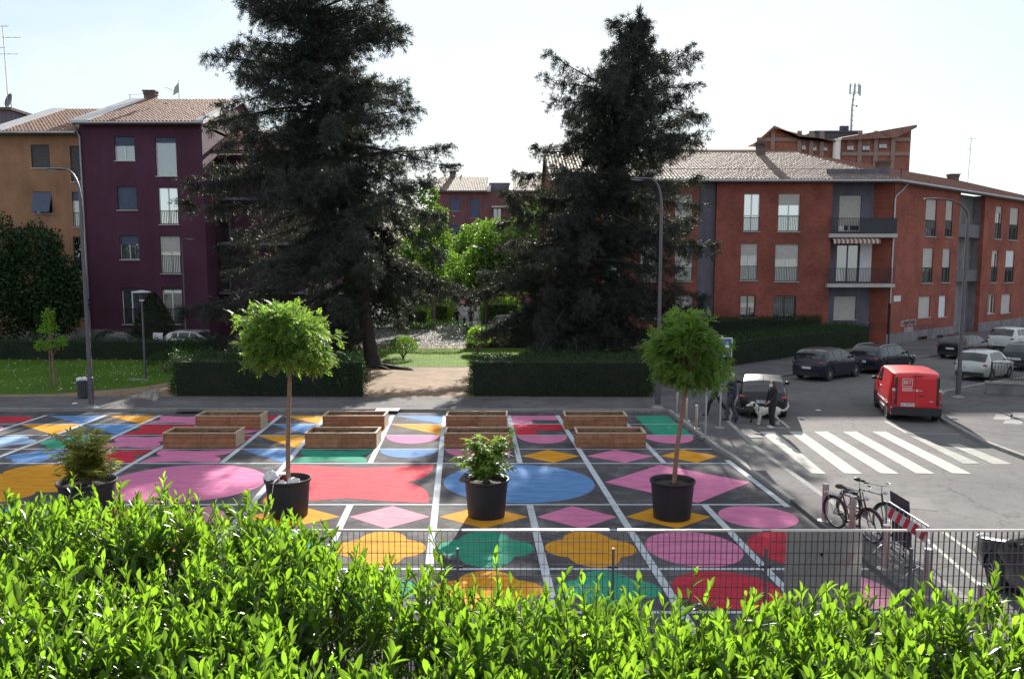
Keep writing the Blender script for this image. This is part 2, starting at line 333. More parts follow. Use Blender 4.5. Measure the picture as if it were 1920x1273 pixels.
for ci in range(13):                          # lines running away from the camera
    wide = .16
    segs = [(779, 869), (946.3, 1148)] if ci % 2 and ci < 12 else [(779, 1148)]
    if ci == 0 or ci == 12: segs = [(863, 951)] if ci == 12 else segs
    for v0, v1 in segs: strip('painted_line', cpt(ci, v1), cpt(ci, v0), wide, white_p, .012, plaza)
strip('painted_line', cpt(7, 1225), cpt(7, 1150), .16, white_p, .012, plaza); strip('painted_line', cpt(8, 1225), cpt(8, 1150), .16, white_p, .012, plaza)
strip('painted_line', cpt(10, 1225), cpt(10, 1150), .16, white_p, .012, plaza)

# pavements (raised .1) with kerb stones laid one by one
def slab(name, pts, m, z1=.10, z0=-.02):
    b = MB(); b.prism(pts, z0, z1); return struct(b.build(name, m))
strip_pave = slab('pavement', [(6.85, 9.4), (7.75, 9.4), (7.68, 21.4), (7.62, 26.3), (7.9, 30.6), (9.6, 36), (13.3, 43.2), (24, 51.8), (29, 55.4), (45, 68), (45, 74), (29, 58), (23, 57), (13, 49.4), (6.4, 40), (6.0, 36.2), (-60, 36.6), (-60, 33.55), (6.14, 33.15), (6.42, 26), (6.54, 25), (6.74, 20.1)], walk_asphalt)
right_pave = slab('pavement', [(15.25, 12), (15.2, 25.2), (15.2, 27.2), (15.9, 31.1), (17.3, 34.8), (19.4, 38), (22.7, 40.7), (30, 45.6), (60, 66), (60, 12)], walk_asphalt)
def kerb(path, parent, w=.14, L=1.0, z=.103, side=1):
    for i in range(len(path)-1):
        a = Vector((*path[i], 0)); b = Vector((*path[i+1], 0)); ln = (b-a).length; n = max(1, round(ln/L)); d = (b-a)/ln; nn = Vector((-d.y, d.x, 0))*side
        for k in range(n):
            p = a+d*(ln*k/n+.006); q = a+d*(ln*(k+1)/n-.006); m = MB(); h = z+random.uniform(-.003, .004)
            m.prism([p, q, q+nn*w, p+nn*w] if side > 0 else [p+nn*w, q+nn*w, q, p], -.02, h); m.build('kerb_stone', kerb_m, parent)
kerb([(7.79, 10), (7.72, 21.4), (7.66, 26.3), (7.94, 30.6), (9.64, 36), (13.34, 43.2), (24, 51.75), (29, 55.3), (36, 60.8)], strip_pave, side=1, w=.16)
kerb([(6.70, 20.1), (6.50, 25), (6.38, 26), (6.10, 33.1)], strip_pave, side=-1)
kerb([(6.1, 33.1), (-40, 33.42)], strip_pave, side=-1, L=2.2)
kerb([(15.21, 14), (15.16, 25.2), (15.16, 27.2), (15.86, 31.1), (17.26, 34.85), (19.36, 38.05), (22.66, 40.75), (30, 45.65)], right_pave, side=-1, w=.16)
# crossing and road marks
road = bpy.data.objects['road']
for u0, u1, w0, w1 in ((1424, 1452, 1522, 1549), (1479, 1503, 1583, 1617), (1526, 1552, 1651, 1686), (1580, 1606, 1717, 1753), (1635, 1661, 1785, 1822)):
    a, b = G(u0, 809), G(u1, 809); c, d = G(w1, 888.5), G(w0, 887); sheet('crossing_stripe', [d, c, b, a], cross_p, .003, road)
sheet('crossing_stripe', [G(1806, 869), G(1838, 869), G(1730, 822), G(1706, 817)], paint_mat('worn_crossing_paint', (.33, .325, .31), .9, (.16, .155, .155)), .003, road)
sheet('crossing_stripe', [G(1862, 870), G(1898, 870), G(1800, 832), G(1775, 832)], MATS['worn_crossing_paint'], .003, road)
for p, q, w in (((1420, 802), (1480, 802), .1), ((1480, 802), (1463, 788), .1), ((1659, 789), (1700, 812), .1), ((1700, 812), (1800, 814), .06), ((1722, 998), (1838, 1098), .1), ((1770, 998), (1900, 1090), .1)):
    strip('road_marking', G(*p), G(*q), w, cross_p, .003, road)
# park: bare earth, lawns, paths behind the far pavement
park = struct(sheet('park_earth', [(-60, 36.6), (6.0, 36.2), (6.4, 40), (13, 49.4), (23, 57), (24, 62), (-60, 62)], earth, .085))
lawn = struct(sheet('lawn', [(-60, 37.0), (-24, 36.9), (-20.2, 37.3), (-17.3, 39.5), (-16, 43), (-15, 50.8), (-60, 51.5)], lawn_m, .094))
lawn_mid = struct(sheet('lawn', [(-16, 46.5), (-8.6, 46.2), (-6, 47.4), (1.5, 47.2), (3, 41), (10, 41), (12, 49), (9, 58), (-12, 58)], lawn_m, .094))
yard = struct(sheet('parking_lane', [(-60, 52.2), (-17, 51.8), (-14, 58.3), (-60, 59)], asphalt, .098))
struct(sheet('park_path', [(-18, 52), (-12.2, 47.3), (-9.5, 47.0), (-13.5, 53), (-14, 58)], walk_asphalt, .105))
struct(sheet('rear_street', [(-30, 60.5), (14, 59.6), (10, 76), (-30, 76)], asphalt, .09))
struct(sheet('park_path', [(-7.4, 76.02), (-2.9, 76.02), (-3.2, 100), (-3.4, 126), (-9, 126), (-6.6, 100)], path_m, .092))
# ------------------------------------------------------------------ buildings
Z = Vector((0, 0, 1)); EX = Vector((1, 0, 0)); NF = Vector((0, -1, 0))
glass = glass_mat('window_glass', (.62, .68, .72), .22); glass_bright = glass_mat('mirroring_glass', (.5, .55, .6), .6)
frame_w = mat('white_frame', (.72, .71, .69), .5, var=.06); frame_d = mat('dark_frame', (.05, .05, .07), .5, var=.1); frame_g = mat('grey_frame', (.40, .39, .40), .6, var=.1)
shut_grey = mat('grey_shutter', (.46, .43, .41), .7, var=.08); shut_blue = mat('blue_shutter', (.055, .07, .13), .6, var=.15); shut_dark = mat('dark_shutter', (.06, .055, .065), .65, var=.2); shut_white = mat('white_shutter', (.62, .64, .68), .6, var=.06)
curtain_m = leaf_mat('curtain_cloth', (.62, .61, .60), (.8, .79, .77), (.5, .5, .48), .2, .9, .1)
sill_m = mat('stone_sill', (.42, .40, .39), .8, var=.12); iron = mat('black_iron', (.025, .025, .032), .5, metal=.3, var=.1); zinc = mat('zinc_gutter', (.36, .35, .37), .45, metal=.55, var=.15)
tile_m = mat('roof_tiles', (.24, .13, .098), .7, spec=.25, var=.5, scale=2.6, detail=9); tile_old = mat('weathered_tiles', (.21, .16, .14), .7, spec=.18, var=.45, scale=2.9, detail=9); tile_dark = mat('brown_tiles', (.20, .105, .085), .85, var=.4, scale=2.4, detail=9)
deck_m = mat('roof_deck', (.10, .07, .06), .9); verge_m = mat('pale_coping', (.50, .48, .49), .6, var=.15); room_m = mat('dim_room', (.05, .045, .045), .9)  # room panel is dark: the unlit interior is put into its colour
purple = mat('purple_render', (.078, .022, .050), .9, streak=.12, var=.2, scale=.5, bump=.15, bscale=20, detail=8); ochre = mat('ochre_render', (.28, .145, .085), .9, streak=.12, var=.2, scale=.5, bump=.15, bscale=20, detail=8)
plinth_m = mat('grey_plinth', (.20, .185, .20), .9, streak=.3, var=.2, scale=1.2, detail=8); grey_r = mat('grey_render', (.135, .125, .165), .9, streak=.25, var=.14, scale=.7, detail=8); white_r = mat('white_render', (.62, .61, .63), .9, var=.1)
mauve = mat('mauve_render', (.15, .062, .072), .9, streak=.2, var=.15, scale=.6); chim_m = mat('chimney_brick', (.13, .09, .085), .9, var=.3, scale=6)
WD = Vector((.735, .678, 0)).normalized(); WNn = Vector((WD.y, -WD.x, 0))
brick_f = brick_mat('red_brick_front', (.31, .080, .058), (.23, .058, .046), (.22, .13, .11), (1, 0, 0)); brick_s = brick_mat('red_brick_wing', (.34, .088, .060), (.26, .064, .048), (.23, .14, .115), tuple(WD))

def facade(O, d, n, W, H, ops, m, parent, name='wall', depth=.22):
    b = MB(); ss = sorted({0, W, *[q for o in ops for q in (o[0], o[2])]}); ts = sorted({0, H, *[q for o in ops for q in (o[1], o[3])]})
    P = lambda s, t, e=0: O+d*s+Z*t-n*e
    for i in range(len(ss)-1):
        for j in range(len(ts)-1):
            cs, ct = (ss[i]+ss[i+1])/2, (ts[j]+ts[j+1])/2
            if any(o[0] < cs < o[2] and o[1] < ct < o[3] for o in ops): continue
            b.quad(P(ss[i], ts[j]), P(ss[i+1], ts[j]), P(ss[i+1], ts[j+1]), P(ss[i], ts[j+1]))
    for s0, t0, s1, t1 in ops:
        b.quad(P(s0, t0), P(s0, t0, depth), P(s0, t1, depth), P(s0, t1)); b.quad(P(s1, t0, depth), P(s1, t0), P(s1, t1), P(s1, t1, depth))
        b.quad(P(s0, t0, depth), P(s0, t0), P(s1, t0), P(s1, t0, depth)); b.quad(P(s0, t1), P(s0, t1, depth), P(s1, t1, depth), P(s1, t1))
    return b.build(name, m, parent)
def slats(b, O, d, n, s0, s1, t0, t1, e, h=.11):
    k = max(1, round((t1-t0)/h)); h = (t1-t0)/k; P = lambda s, t, x: O+d*s+Z*t-n*x
    for i in range(k):
        a, c = t0+i*h, t0+(i+1)*h
        b.quad(P(s0, a, e), P(s1, a, e), P(s1, c-.012, e+.022), P(s0, c-.012, e+.022)); b.quad(P(s0, c-.012, e+.022), P(s1, c-.012, e+.022), P(s1, c, e), P(s0, c, e))
def curtain(O, d, n, s0, s1, t0, t1, e, parent):
    b = MB(); k = 18; P = lambda s, t, x: O+d*s+Z*t-n*x; r = [random.uniform(-.02, .02)+.03*math.sin(i*1.9) for i in range(k+1)]
    for i in range(k):
        a, c = s0+(s1-s0)*i/k, s0+(s1-s0)*(i+1)/k; b.quad(P(a, t0, e+r[i]), P(c, t0, e+r[i+1]), P(c, t1, e+r[i+1]*.4), P(a, t1, e+r[i]*.4))
    return b.build('curtain', curtain_m, parent, smooth=180)
def railing(O, d, n, s0, s1, t0, t1, e, parent, gap=.12, m=None, ends=None):
    b = MB(); b.boxf(O, d, n, s0, s1, t1-.04, t1, e-.02, e+.02); b.boxf(O, d, n, s0, s1, t0+.04, t0+.07, e-.015, e+.015)
    k = max(2, round((s1-s0)/gap))
    for i in range(k+1):
        c = s0+(s1-s0)*i/k; b.boxf(O, d, n, c-.012, c+.012, t0, t1-.04, e-.012, e+.012)
    if ends: 
        for c in (s0, s1): b.boxf(O, d, n, c-.02, c+.02, t1-.04, t1, e, ends)
    return b.build('railing', m or iron, parent)
def window(parent, O, d, n, op, fm=None, shut=0.0, sm=None, cur=False, rail=0.0, gm=None, mull=1, tran=None, sill=True, name='window', awn=False):
    s0, t0, s1, t1 = op; fm = fm or frame_w; b = MB(); e0, e1 = .12, .17; w = .06
    b.boxf(O, d, n, s0, s0+w, t0, t1, e0, e1); b.boxf(O, d, n, s1-w, s1, t0, t1, e0, e1); b.boxf(O, d, n, s0+w, s1-w, t0, t0+w, e0, e1); b.boxf(O, d, n, s0+w, s1-w, t1-w, t1, e0, e1)
    for i in range(mull): c = s0+(s1-s0)*(i+1)/(mull+1); b.boxf(O, d, n, c-.045, c+.045, t0+w, t1-w, e0-.004, e1)
    if tran: c = t0+(t1-t0)*tran; b.boxf(O, d, n, s0+w, s1-w, c-.04, c+.04, e0-.002, e1+.002)
    f = b.build(name, fm, parent)
    g = MB(); P = lambda s, t, x: O+d*s+Z*t-n*x
    g.quad(P(s0+w, t0+w, .15), P(s1-w, t0+w, .15), P(s1-w, t1-w, .15), P(s0+w, t1-w, .15)); g.build('pane', gm or glass, f)
    rm = MB(); rm.quad(P(s0-.4, t0-.4, 1.1), P(s1+.4, t0-.4, 1.1), P(s1+.4, t1+.4, 1.1), P(s0-.4, t1+.4, 1.1)); rm.build('room_back', room_m, f)
    if shut > 0:
        h = MB(); slats(h, O, d, n, s0+.01, s1-.01, t1-(t1-t0)*shut, t1, .085); h.build('shutter', sm or shut_grey, f)
    if awn:
        h = MB(); a = t0+(t1-t0)*.06; h.quad(P(s0, a, -.42), P(s1, a, -.42), P(s1, t1, .05), P(s0, t1, .05)); h.boxf(O, d, n, s0, s1, a-.03, a+.01, -.45, -.41); h.build('tilted_blind', sm or shut_blue, f)
    if cur: curtain(O, d, n, s0+w, s1-w, t0+w, t1-w, .26, f)
    if sill:
        h = MB(); h.boxf(O, d, n, s0-.07, s1+.07, t0-.06, t0, -.07, .12); h.build('sill', sill_m, f)
    if rail > 0: railing(O, d, n, s0+.02, s1-.02, t0, t0+rail, .03, f)
    return f
def tile_slope(b, A, B, C, D, tw=.25, th=.40):
    """A eave left, B eave right, C ridge right, D ridge left"""
    e = (B-A).normalized(); up = (D-A)-e*(D-A).dot(e); Lh = up.length; s = up/Lh; n = e.cross(s).normalized()
    if n.z < 0: n = -n
    aD = (D-A).dot(e); aB = (B-A).dot(e); aC = (C-A).dot(e); rows = int(Lh/th)
    for r in range(rows):
        t = (r+.5)/rows; l = aD*t; rr = aB+(aC-aB)*t; k0 = int(math.ceil(l/tw)); k1 = int(math.floor(rr/tw))
        for k in range(k0, k1):
            o = A+e*(k*tw)+s*(r*Lh/rows)+n*(.02+random.uniform(0, .012)); hh = Lh/rows*1.06; j = random.uniform(-.01, .01)
            pr = ((0, .0), (.30, .062), (.72, .062), (1, .0))
            b.add([o+e*(x*tw)+s*j+n*(z+.028) for x, z in pr]+[o+e*(x*tw)+s*(hh+j)+n*z for x, z in pr], [(0, 1, 5, 4), (1, 2, 6, 5), (2, 3, 7, 6), (3, 2, 1, 0)])
def roof_part(parent, slopes, m, name='roof'):
    d = MB(); t = MB()
    for q in slopes:
        q = [Vector(p) for p in q]
        d.poly(q); d.poly([p-Z*.18 for p in q][::-1])
        for i in range(len(q)): a, b2 = q[i], q[(i+1) % len(q)]; d.quad(a, a-Z*.18, b2-Z*.18, b2)
        tile_slope(t, *(q if len(q) == 4 else (q[0], q[1], q[2], q[2])))
    r = d.build(name, deck_m, parent); tt = t.build('tiles', m, r); tt['kind'] = 'stuff'; return r
def chimney(parent, c, sz=(.7, .6, 1.1)):
    b = MB(); x, y, z = c; b.box((x, y, z+sz[2]*.3), (sz[0], sz[1], sz[2]*.9)); 
    for k in range(3): b.box((x, y, z+sz[2]*(.78+.12*k)), (sz[0]*1.15, sz[1]*1.15, .06))
    for sx in (-1, 1):
        for sy in (-1, 1): b.box((x+sx*sz[0]*.42, y+sy*sz[1]*.42, z+sz[2]*.9), (.1, .1, .35))
    b.box((x, y, z+sz[2]*1.12), (sz[0]*1.25, sz[1]*1.25, .09)); return b.build('chimney', chim_m, parent)
def px_op(u0, v0, u1, v1, O, d, n):
    a = on_plane(u0, v1, O, n)-O; b = on_plane(u1, v0, O, n)-O; return (a.dot(d), a.z, b.dot(d), b.z)
def body(parent, O, d, n, W, H, depth, m, name='wall'):
    b = MB(); P = lambda s, t, e: O+d*s+Z*t-n*e
    b.quad(P(0, 0, depth), P(0, 0, 0), P(0, H, 0), P(0, H, depth)); b.quad(P(W, 0, 0), P(W, 0, depth), P(W, H, depth), P(W, H, 0)); b.quad(P(W, 0, depth), P(0, 0, depth), P(0, H, depth), P(W, H, depth))
    return b.build(name, m, parent)
def gable(parent, O, d, n, s, H, e0, e1, rise, m):
    b = MB(); P = lambda t, e: O+d*s+Z*t-n*e; b.poly([P(H, e0), P(H, e1), P(H+rise*.98, (e0+e1)/2)]); return b.build('gable', m, parent)
def verge(parent, A, B, w, d, m=None):
    b = MB(); A, B = Vector(A), Vector(B); d = Vector(d)*w
    b.add([A, A+d, B+d, B, A-Z*.28, A+d-Z*.28, B+d-Z*.28, B-Z*.28], [(0, 1, 2, 3), (0, 4, 5, 1), (1, 5, 6, 2), (3, 2, 6, 7), (0, 3, 7, 4), (4, 7, 6, 5)]); return b.build('coping', m or verge_m, parent)
def pipe(parent, pts, r=.06, m=None):
    b = MB(); b.tube(pts, r, 8); return b.build('downpipe', m or zinc, parent, smooth=60)
def gutter(parent, A, B, r=.09):
    b = MB(); b.tube([A, B], r, 8); return b.build('gutter', zinc, parent, smooth=60)

# --- purple block
D0 = 60.0; O = Vector((at(163, 500, D0).x, D0, 0)); W = at(388, 500, D0).x-O.x; H = at(270, 232, D0).z
pb = thing('apartment_block', 'dark purple rendered apartment block with tiled roof beside the ochre one', 'building', (O.x+W/2, D0, 0))
def child_local(root):
    """children are modelled in world coordinates; hang them on the root without moving them"""
    for c in list(root.children): c.matrix_parent_inverse = root.matrix_basis.inverted()
def win_set(root, O, d, n, specs):
    ops = []
    for sp in specs:
        op = px_op(*sp[0], O, d, n); ops.append(op); window(root, O, d, n, op, **sp[1])
    return ops
ops = win_set(pb, O, EX, NF, [((216, 256, 251, 301.6), dict(fm=frame_w, shut=.38, sm=shut_blue, cur=True)), ((293.7, 257.6, 329, 330.5), dict(fm=frame_w, shut=.14, sm=shut_blue, cur=True, mull=0)),
  ((221, 349.7, 255, 394), dict(shut=1.0, sm=shut_blue, fm=frame_d)), ((299.4, 352, 332.4, 421), dict(fm=frame_w, rail=.95, gm=glass_bright)), ((226, 442, 259, 487), dict(fm=frame_g, shut=.36, sm=shut_blue, cur=True)),
  ((302.5, 443, 336.8, 513), dict(fm=frame_w, shut=.42, sm=shut_grey, rail=1.25, cur=True)), ((231, 540, 264, 608), dict(fm=frame_w, shut=.08, sm=shut_dark, cur=True, rail=1.1)), ((307, 538.7, 340, 607.8), dict(fm=frame_w, shut=.08, sm=shut_dark, cur=True, rail=1.1))])
facade(O, EX, NF, W, H, ops, purple, pb); body(pb, O, EX, NF, W, H, 18, purple)
rise = 3.25; ey = D0-.55; ry = D0+9
zE = H+.02; zR = H+rise
roof = roof_part(pb, [((O.x-.15, ey, zE), (O.x+W+.15, ey, zE), (O.x+W+.15, ry, zR), (O.x-.15, ry, zR)), ((O.x+W+.15, D0+18.5, zE), (O.x-.15, D0+18.5, zE), (O.x-.15, ry, zR), (O.x+W+.15, ry, zR))], tile_m)
for s in (0, W): gable(pb, O, EX, NF, s, H-.2, 0, 18, rise, purple)
verge(roof, (O.x-.32, ey-.05, zE+.14), (O.x-.32, ry, zR+.14), 1.25, EX); verge(roof, (O.x+W-.25, ey-.05, zE+.14), (O.x+W-.25, ry, zR+.14), .6, EX)
gutter(roof, (O.x-.2, ey-.08, zE-.05), (O.x+W+.2, ey-.08, zE-.05))
c = at(283, 190, ry+.4); chimney(roof, (c.x, c.y, zR-.1), (.8, .7, .75))
b = MB(); p = at(336, 188, ry); b.tube([(p.x, ry, zR-.1), (p.x, ry, zR+1.5)], .03, 6); b.tube([(p.x, ry, zR+.55), (p.x-1.1, ry, zR+1.0)], .02, 5); b.build('mast', zinc, roof)
b = MB(); b.add([(p.x, ry, zR+1.35), (p.x-.3, ry-.1, zR+.95), (p.x-.48, ry, zR+.35), (p.x-.1, ry, zR+.55), (p.x, ry+.05, zR+.7)], [(0, 1, 2, 3, 4)]); b.build('pennant', mat('grey_flag', (.42, .42, .44), .9), roof)
b = MB(); p = at(244, 185, ry); b.tube([(p.x, ry, zR-.1), (p.x, ry, zR+.45)], .04, 6); b.tube([(p.x, ry, zR+.42), (p.x+.9, ry, zR+.45)], .015, 5); b.build('vent_pipe', zinc, roof)
b = MB(); b.boxf(O, EX, NF, -.02, W+.02, 0, 1.25, -.03, .0); b.build('plinth', plinth_m, pb)
pipe(pb, [(O.x+.02, D0-.1, .5), (O.x+.02, D0-.1, H-.9), (O.x-.15, D0-.3, H-.35), (O.x-.15, D0-.5, H-.05)], .07, zinc)
child_local(pb)
# --- ochre block
O2 = Vector((at(6, 500, 60.3).x, 60.3, 0)); W2 = O.x-O2.x-.02; H2 = at(80, 250, 60.3).z
ob = thing('apartment_block', 'ochre orange rendered apartment block with tiled roof at far left', 'building', (O2.x+W2/2, 60.3, 0))
ops = win_set(ob, O2, EX, NF, [((59.7, 271.8, 92, 315), dict(shut=1.0, sm=shut_dark, fm=frame_d)), ((134, 274, 161, 341), dict(shut=1.0, sm=shut_dark, fm=frame_d)), ((65, 359.7, 96, 400), dict(shut=.3, sm=shut_blue, fm=frame_d, awn=True)),
  ((138, 360, 162.5, 426), dict(shut=.25, sm=shut_blue, fm=frame_w, rail=1.0, cur=True)), ((73, 444, 101, 482), dict(shut=1.0, sm=shut_dark, fm=frame_d)), ((140, 444, 163, 509), dict(fm=frame_d, rail=1.0)), ((142, 533, 164, 597), dict(fm=frame_d, shut=.3, sm=shut_dark, rail=1.0)), ((20, 533, 48, 580), dict(fm=frame_d, shut=.3, sm=shut_dark))])
facade(O2, EX, NF, W2, H2, ops, ochre, ob); body(ob, O2, EX, NF, W2, H2, 16.5, ochre)
r2 = roof_part(ob, [((O2.x-.15, 59.7, H2), (O2.x+W2-.05, 59.7, H2), (O2.x+W2-.05, 68.7, H2+3.05), (O2.x-.15, 68.7, H2+3.05)), ((O2.x+W2, 77, H2), (O2.x-.15, 77, H2), (O2.x-.15, 68.7, H2+3.05), (O2.x+W2, 68.7, H2+3.05))], tile_m)
verge(r2, (O2.x-.35, 59.65, H2+.14), (O2.x-.35, 68.7, H2+3.19), 1.2, EX); gutter(r2, (O2.x-.2, 59.6, H2-.05), (O2.x+W2-.1, 59.6, H2-.05)); gable(ob, O2, EX, NF, 0, H2-.2, 0, 16.5, 2.9, ochre)
b = MB(); p = at(133, 229, 61.8); b.box((p.x, 62.9, H2+1.2), (.9, .5, .3)); b.build('skylight', verge_m, r2)
b = MB(); b.boxf(O2, EX, NF, 0, W2, 0, 1.25, -.03, .0); b.build('plinth', plinth_m, ob)
child_local(ob)
# --- grey block behind the ochre one, with aerial and dish
gb = thing('apartment_block', 'grey flat-topped block rising behind the ochre building at the left edge', 'building', (-45, 69, 0))
gH = at(20, 206, 68).z; b = MB(); b.box((-47.5, 73, gH/2), (17, 9.9, gH)); b.build('wall', grey_r, gb); b = MB(); b.box((-47.5, 73, gH+.06), (17.4, 10.4, .2)); b.build('roof', deck_m, gb)
Og = Vector((at(-40, 500, 61.2).x, 61.2, 0)); b = MB(); b.box((O2.x-3.05, 64.2, 7.6), (6, 6, 15.2)); wl2 = b.build('wing', ochre, gb)
for v in (398, 300, 490):
    p = at(-10, v, 60.6); b = MB(); b.box((O2.x-1.2, 60.7, p.z), (2.2, 1.0, .15)); b.build('balcony_slab', sill_m, gb); railing(Vector((O2.x-2.3, 60.25, p.z+.08)), EX, NF, 0, 2.2, 0, 1.0, 0, gb)
child_local(gb)
pa = thing('roof_aerial', 'tall thin television aerial mast above the grey roof at far left', 'aerial', (at(16, 200, 68.5).x, 68.5, gH+.15))
b = MB(); T = at(6, 50, 68.5); bx = at(17, 200, 68.5); b.tube([(0, 0, 0), (T.x-bx.x, 0, T.z-gH-.15)], .035, 6); b.build('mast', zinc, pa)
for v, L0, L1 in ((50, -.25, .35), (71, -.1, 1.3), (90, -.7, .1), (102, -1.0, 1.1)):
    q = at(8, v, 68.5); b = MB(); zz = q.z-gH-.15; x0 = q.x-bx.x; b.tube([(x0+L0, 0, zz), (x0+L1, 0, zz)], .018, 5)
    for k in range(4): b.tube([(x0+L0+(L1-L0)*k/3, -.16, zz), (x0+L0+(L1-L0)*k/3, .16, zz+.1)], .01, 4)
    b.build('antenna', zinc, pa)
dish = thing('satellite_dish', 'dark satellite dish on the grey roof beside the tall aerial', 'satellite dish', (at(13, 200, 67.8).x, 68.4, gH+.15))
b = MB(); b.tube([(0, 0, 0), (0, 0, .5)], .04, 6); b.build('stand', zinc, dish)
b = MB(); b.lathe([(.02, 0), (.25, .03), (.45, .10), (.56, .18)], n=20, cap=False); o = b.build('reflector', mat('dish_grey', (.12, .12, .15), .6), dish, smooth=60); o.location = (0, -.05, .55); o.rotation_euler = (R(75), 0, R(-35))
# --- lower wing with balconies right of the purple block
rw = thing('apartment_wing', 'recessed purple wing with balconies between purple block and left conifer', 'building', (-17, 64, 0))
x0 = O.x+W; Ow = Vector((x0+.02, 63.2, 0)); hW = at(400, 290, 63).z
ops = []
for v0, v1 in ((300, 372), (395, 455), (478, 545)):
    op = px_op(393, v0, 430, v1, Ow, EX, NF); ops.append(op); window(rw, Ow, EX, NF, op, fm=frame_w, shut=.35, sm=shut_dark, sill=False, mull=1)
    b = MB(); b.boxf(Ow, EX, NF, .1, 6.5, op[1]-.22, op[1]-.04, -1.3, 0); b.build('balcony_slab', grey_r, rw); railing(Ow, EX, NF, .15, 6.4, op[1]-.04, op[1]+.95, -1.25, rw, m=None)
facade(Ow, EX, NF, 7.5, hW, ops, purple, rw); body(rw, Ow, EX, NF, 7.5, hW, 7, purple)
roof_part(rw, [((x0+.02, 61.6, hW+.05), (x0+7.6, 61.6, hW+.05), (x0+7.6, 67, hW+2.3), (x0+.02, 67, hW+2.3))], tile_m); child_local(rw)
# --- far mauve block at the centre
DC = 128.0; Oc = Vector((at(815, 500, DC).x, DC, 0)); Wc = at(1110, 500, DC).x-Oc.x; Hc = at(900, 359, DC).z
cb = thing('apartment_block', 'distant mauve two-roofed apartment block between the two conifers', 'building', (0, DC, 0))
specs = []
for dv in (0, 50, 100, 150):
    specs += [((844, 372.6+dv, 862, 395.7+dv), dict(shut=.5+.5*(dv == 0), sm=shut_blue, fm=frame_g)), ((882, 372.6+dv, 899, 409+dv), dict(shut=1.0, sm=shut_blue, fm=frame_g)), ((984.6, 376+dv, 999.5, 400+dv), dict(shut=.2, sm=shut_dark, fm=frame_w, gm=glass_bright)), ((1019, 376+dv, 1030, 409+dv), dict(shut=.15, fm=frame_w, gm=glass_bright)), ((1050, 376+dv, 1064, 409+dv), dict(shut=.6))]
ops = win_set(cb, Oc, EX, NF, specs); ops2 = []
for dv in (0, 50, 100):
    op = px_op(925, 391+dv, 940, 425+dv, Oc, EX, NF); ops.append(op); window(cb, Oc, EX, NF, op, fm=frame_d, sill=False, name='door')
    b = MB(); b.boxf(Oc, EX, NF, op[0]-.2, op[2]+1.2, op[3]+.05, op[3]+.3, -1.2, 0); b.build('canopy', sill_m, cb)
facade(Oc, EX, NF, Wc, Hc, ops, mauve, cb); body(cb, Oc, EX, NF, Wc, Hc, 16, mauve)
xa, xb = at(916, 359, DC).x, at(957, 359, DC).x; zr = Hc+2.95
roof_part(cb, [((Oc.x-.2, DC-.6, Hc), (xa, DC-.6, Hc), (xa, DC+8.5, zr), (Oc.x-.2, DC+8.5, zr)), ((xa, DC+17, Hc), (Oc.x-.2, DC+17, Hc), (Oc.x-.2, DC+8.5, zr), (xa, DC+8.5, zr))], tile_old)
rr = roof_part(cb, [((xb, DC-.6, Hc), (Oc.x+Wc, DC-.6, Hc), (Oc.x+Wc, DC+8.5, zr), (xb, DC+8.5, zr)), ((Oc.x+Wc, DC+17, Hc), (xb, DC+17, Hc), (xb, DC+8.5, zr), (Oc.x+Wc, DC+8.5, zr))], tile_old)
for x in (Oc.x-.3, xa-.2, xb-.2): verge(cb, (x, DC-.65, Hc+.16), (x, DC+8.5, zr+.16), .5, EX)
b = MB(); b.box(((xa+xb)/2, DC+4, Hc+.3), (xb-xa, 3, 2.4)); b.build('stair_housing', grey_r, cb)
c = at(849, 330, DC+8.3); chimney(rr, (c.x, DC+8.3, zr-.3), (.9, .9, 1.0)); b = MB(); p = at(977, 330, DC+6); b.tube([(p.x, DC+8.5, zr), (p.x, DC+8.5, zr+1.6)], .05, 5); b.build('mast', zinc, rr)
child_local(cb)

# --- red brick building with the obtuse corner
DB = 61.5; Cn = Vector((at(1668, 500, DB).x, DB, 0)); Wl = Cn.x-at(1036, 500, DB).x; Ob = Vector((Cn.x-Wl, DB, 0)); HB = at(1500, 341, DB).z
bb = thing('brick_building', 'long red brick apartment building turning the corner behind the parked cars', 'building', (Cn.x, DB, 0))
specs = [((1393.6, 363.5, 1425.6, 434), dict(fm=frame_w, gm=glass_bright, rail=1.0, tran=.42, mull=1)), ((1458, 363.5, 1501, 434.5), dict(fm=frame_w, shut=.30, rail=1.1, gm=glass_bright, cur=True, tran=.43)), ((1387.5, 456.8, 1421.4, 526), dict(fm=frame_w, shut=.33, rail=1.05, cur=True, tran=.4)),
  ((1452, 458, 1498, 528), dict(fm=frame_w, shut=.40, rail=1.05, cur=True, tran=.4)), ((1387, 553.8, 1417, 596), dict(fm=frame_d, gm=glass_bright)), ((1449, 555, 1493, 598), dict(fm=frame_d, cur=True, rail=1.55))]
for u in (1060, 1130, 1200, 1265):
    for v in (364, 457.5): specs.append(((u, v, u+34, v+70), dict(shut=.5, rail=1.0, tran=.4)))
    specs.append(((u, 554, u+34, 597), dict(shut=.4)))
ops = win_set(bb, Ob, EX, NF, specs)
lg = px_op(1562, 640, 1664, 345, Ob, EX, NF); lg = (lg[0], 0, lg[2], HB); ops.append(lg)
st = px_op(1311, 640, 1337, 345, Ob, EX, NF); st = (st[0], 0, st[2], HB); ops.append(st)
facade(Ob, EX, NF, Wl, HB, ops, brick_f, bb, depth=.3); body(bb, Ob, EX, NF, Wl, HB, 19, brick_f)
b = MB(); b.boxf(Ob, EX, NF, st[0]-.02, st[2]+.02, 0, HB, .28, .5); b.build('stair_bay', grey_r, bb)
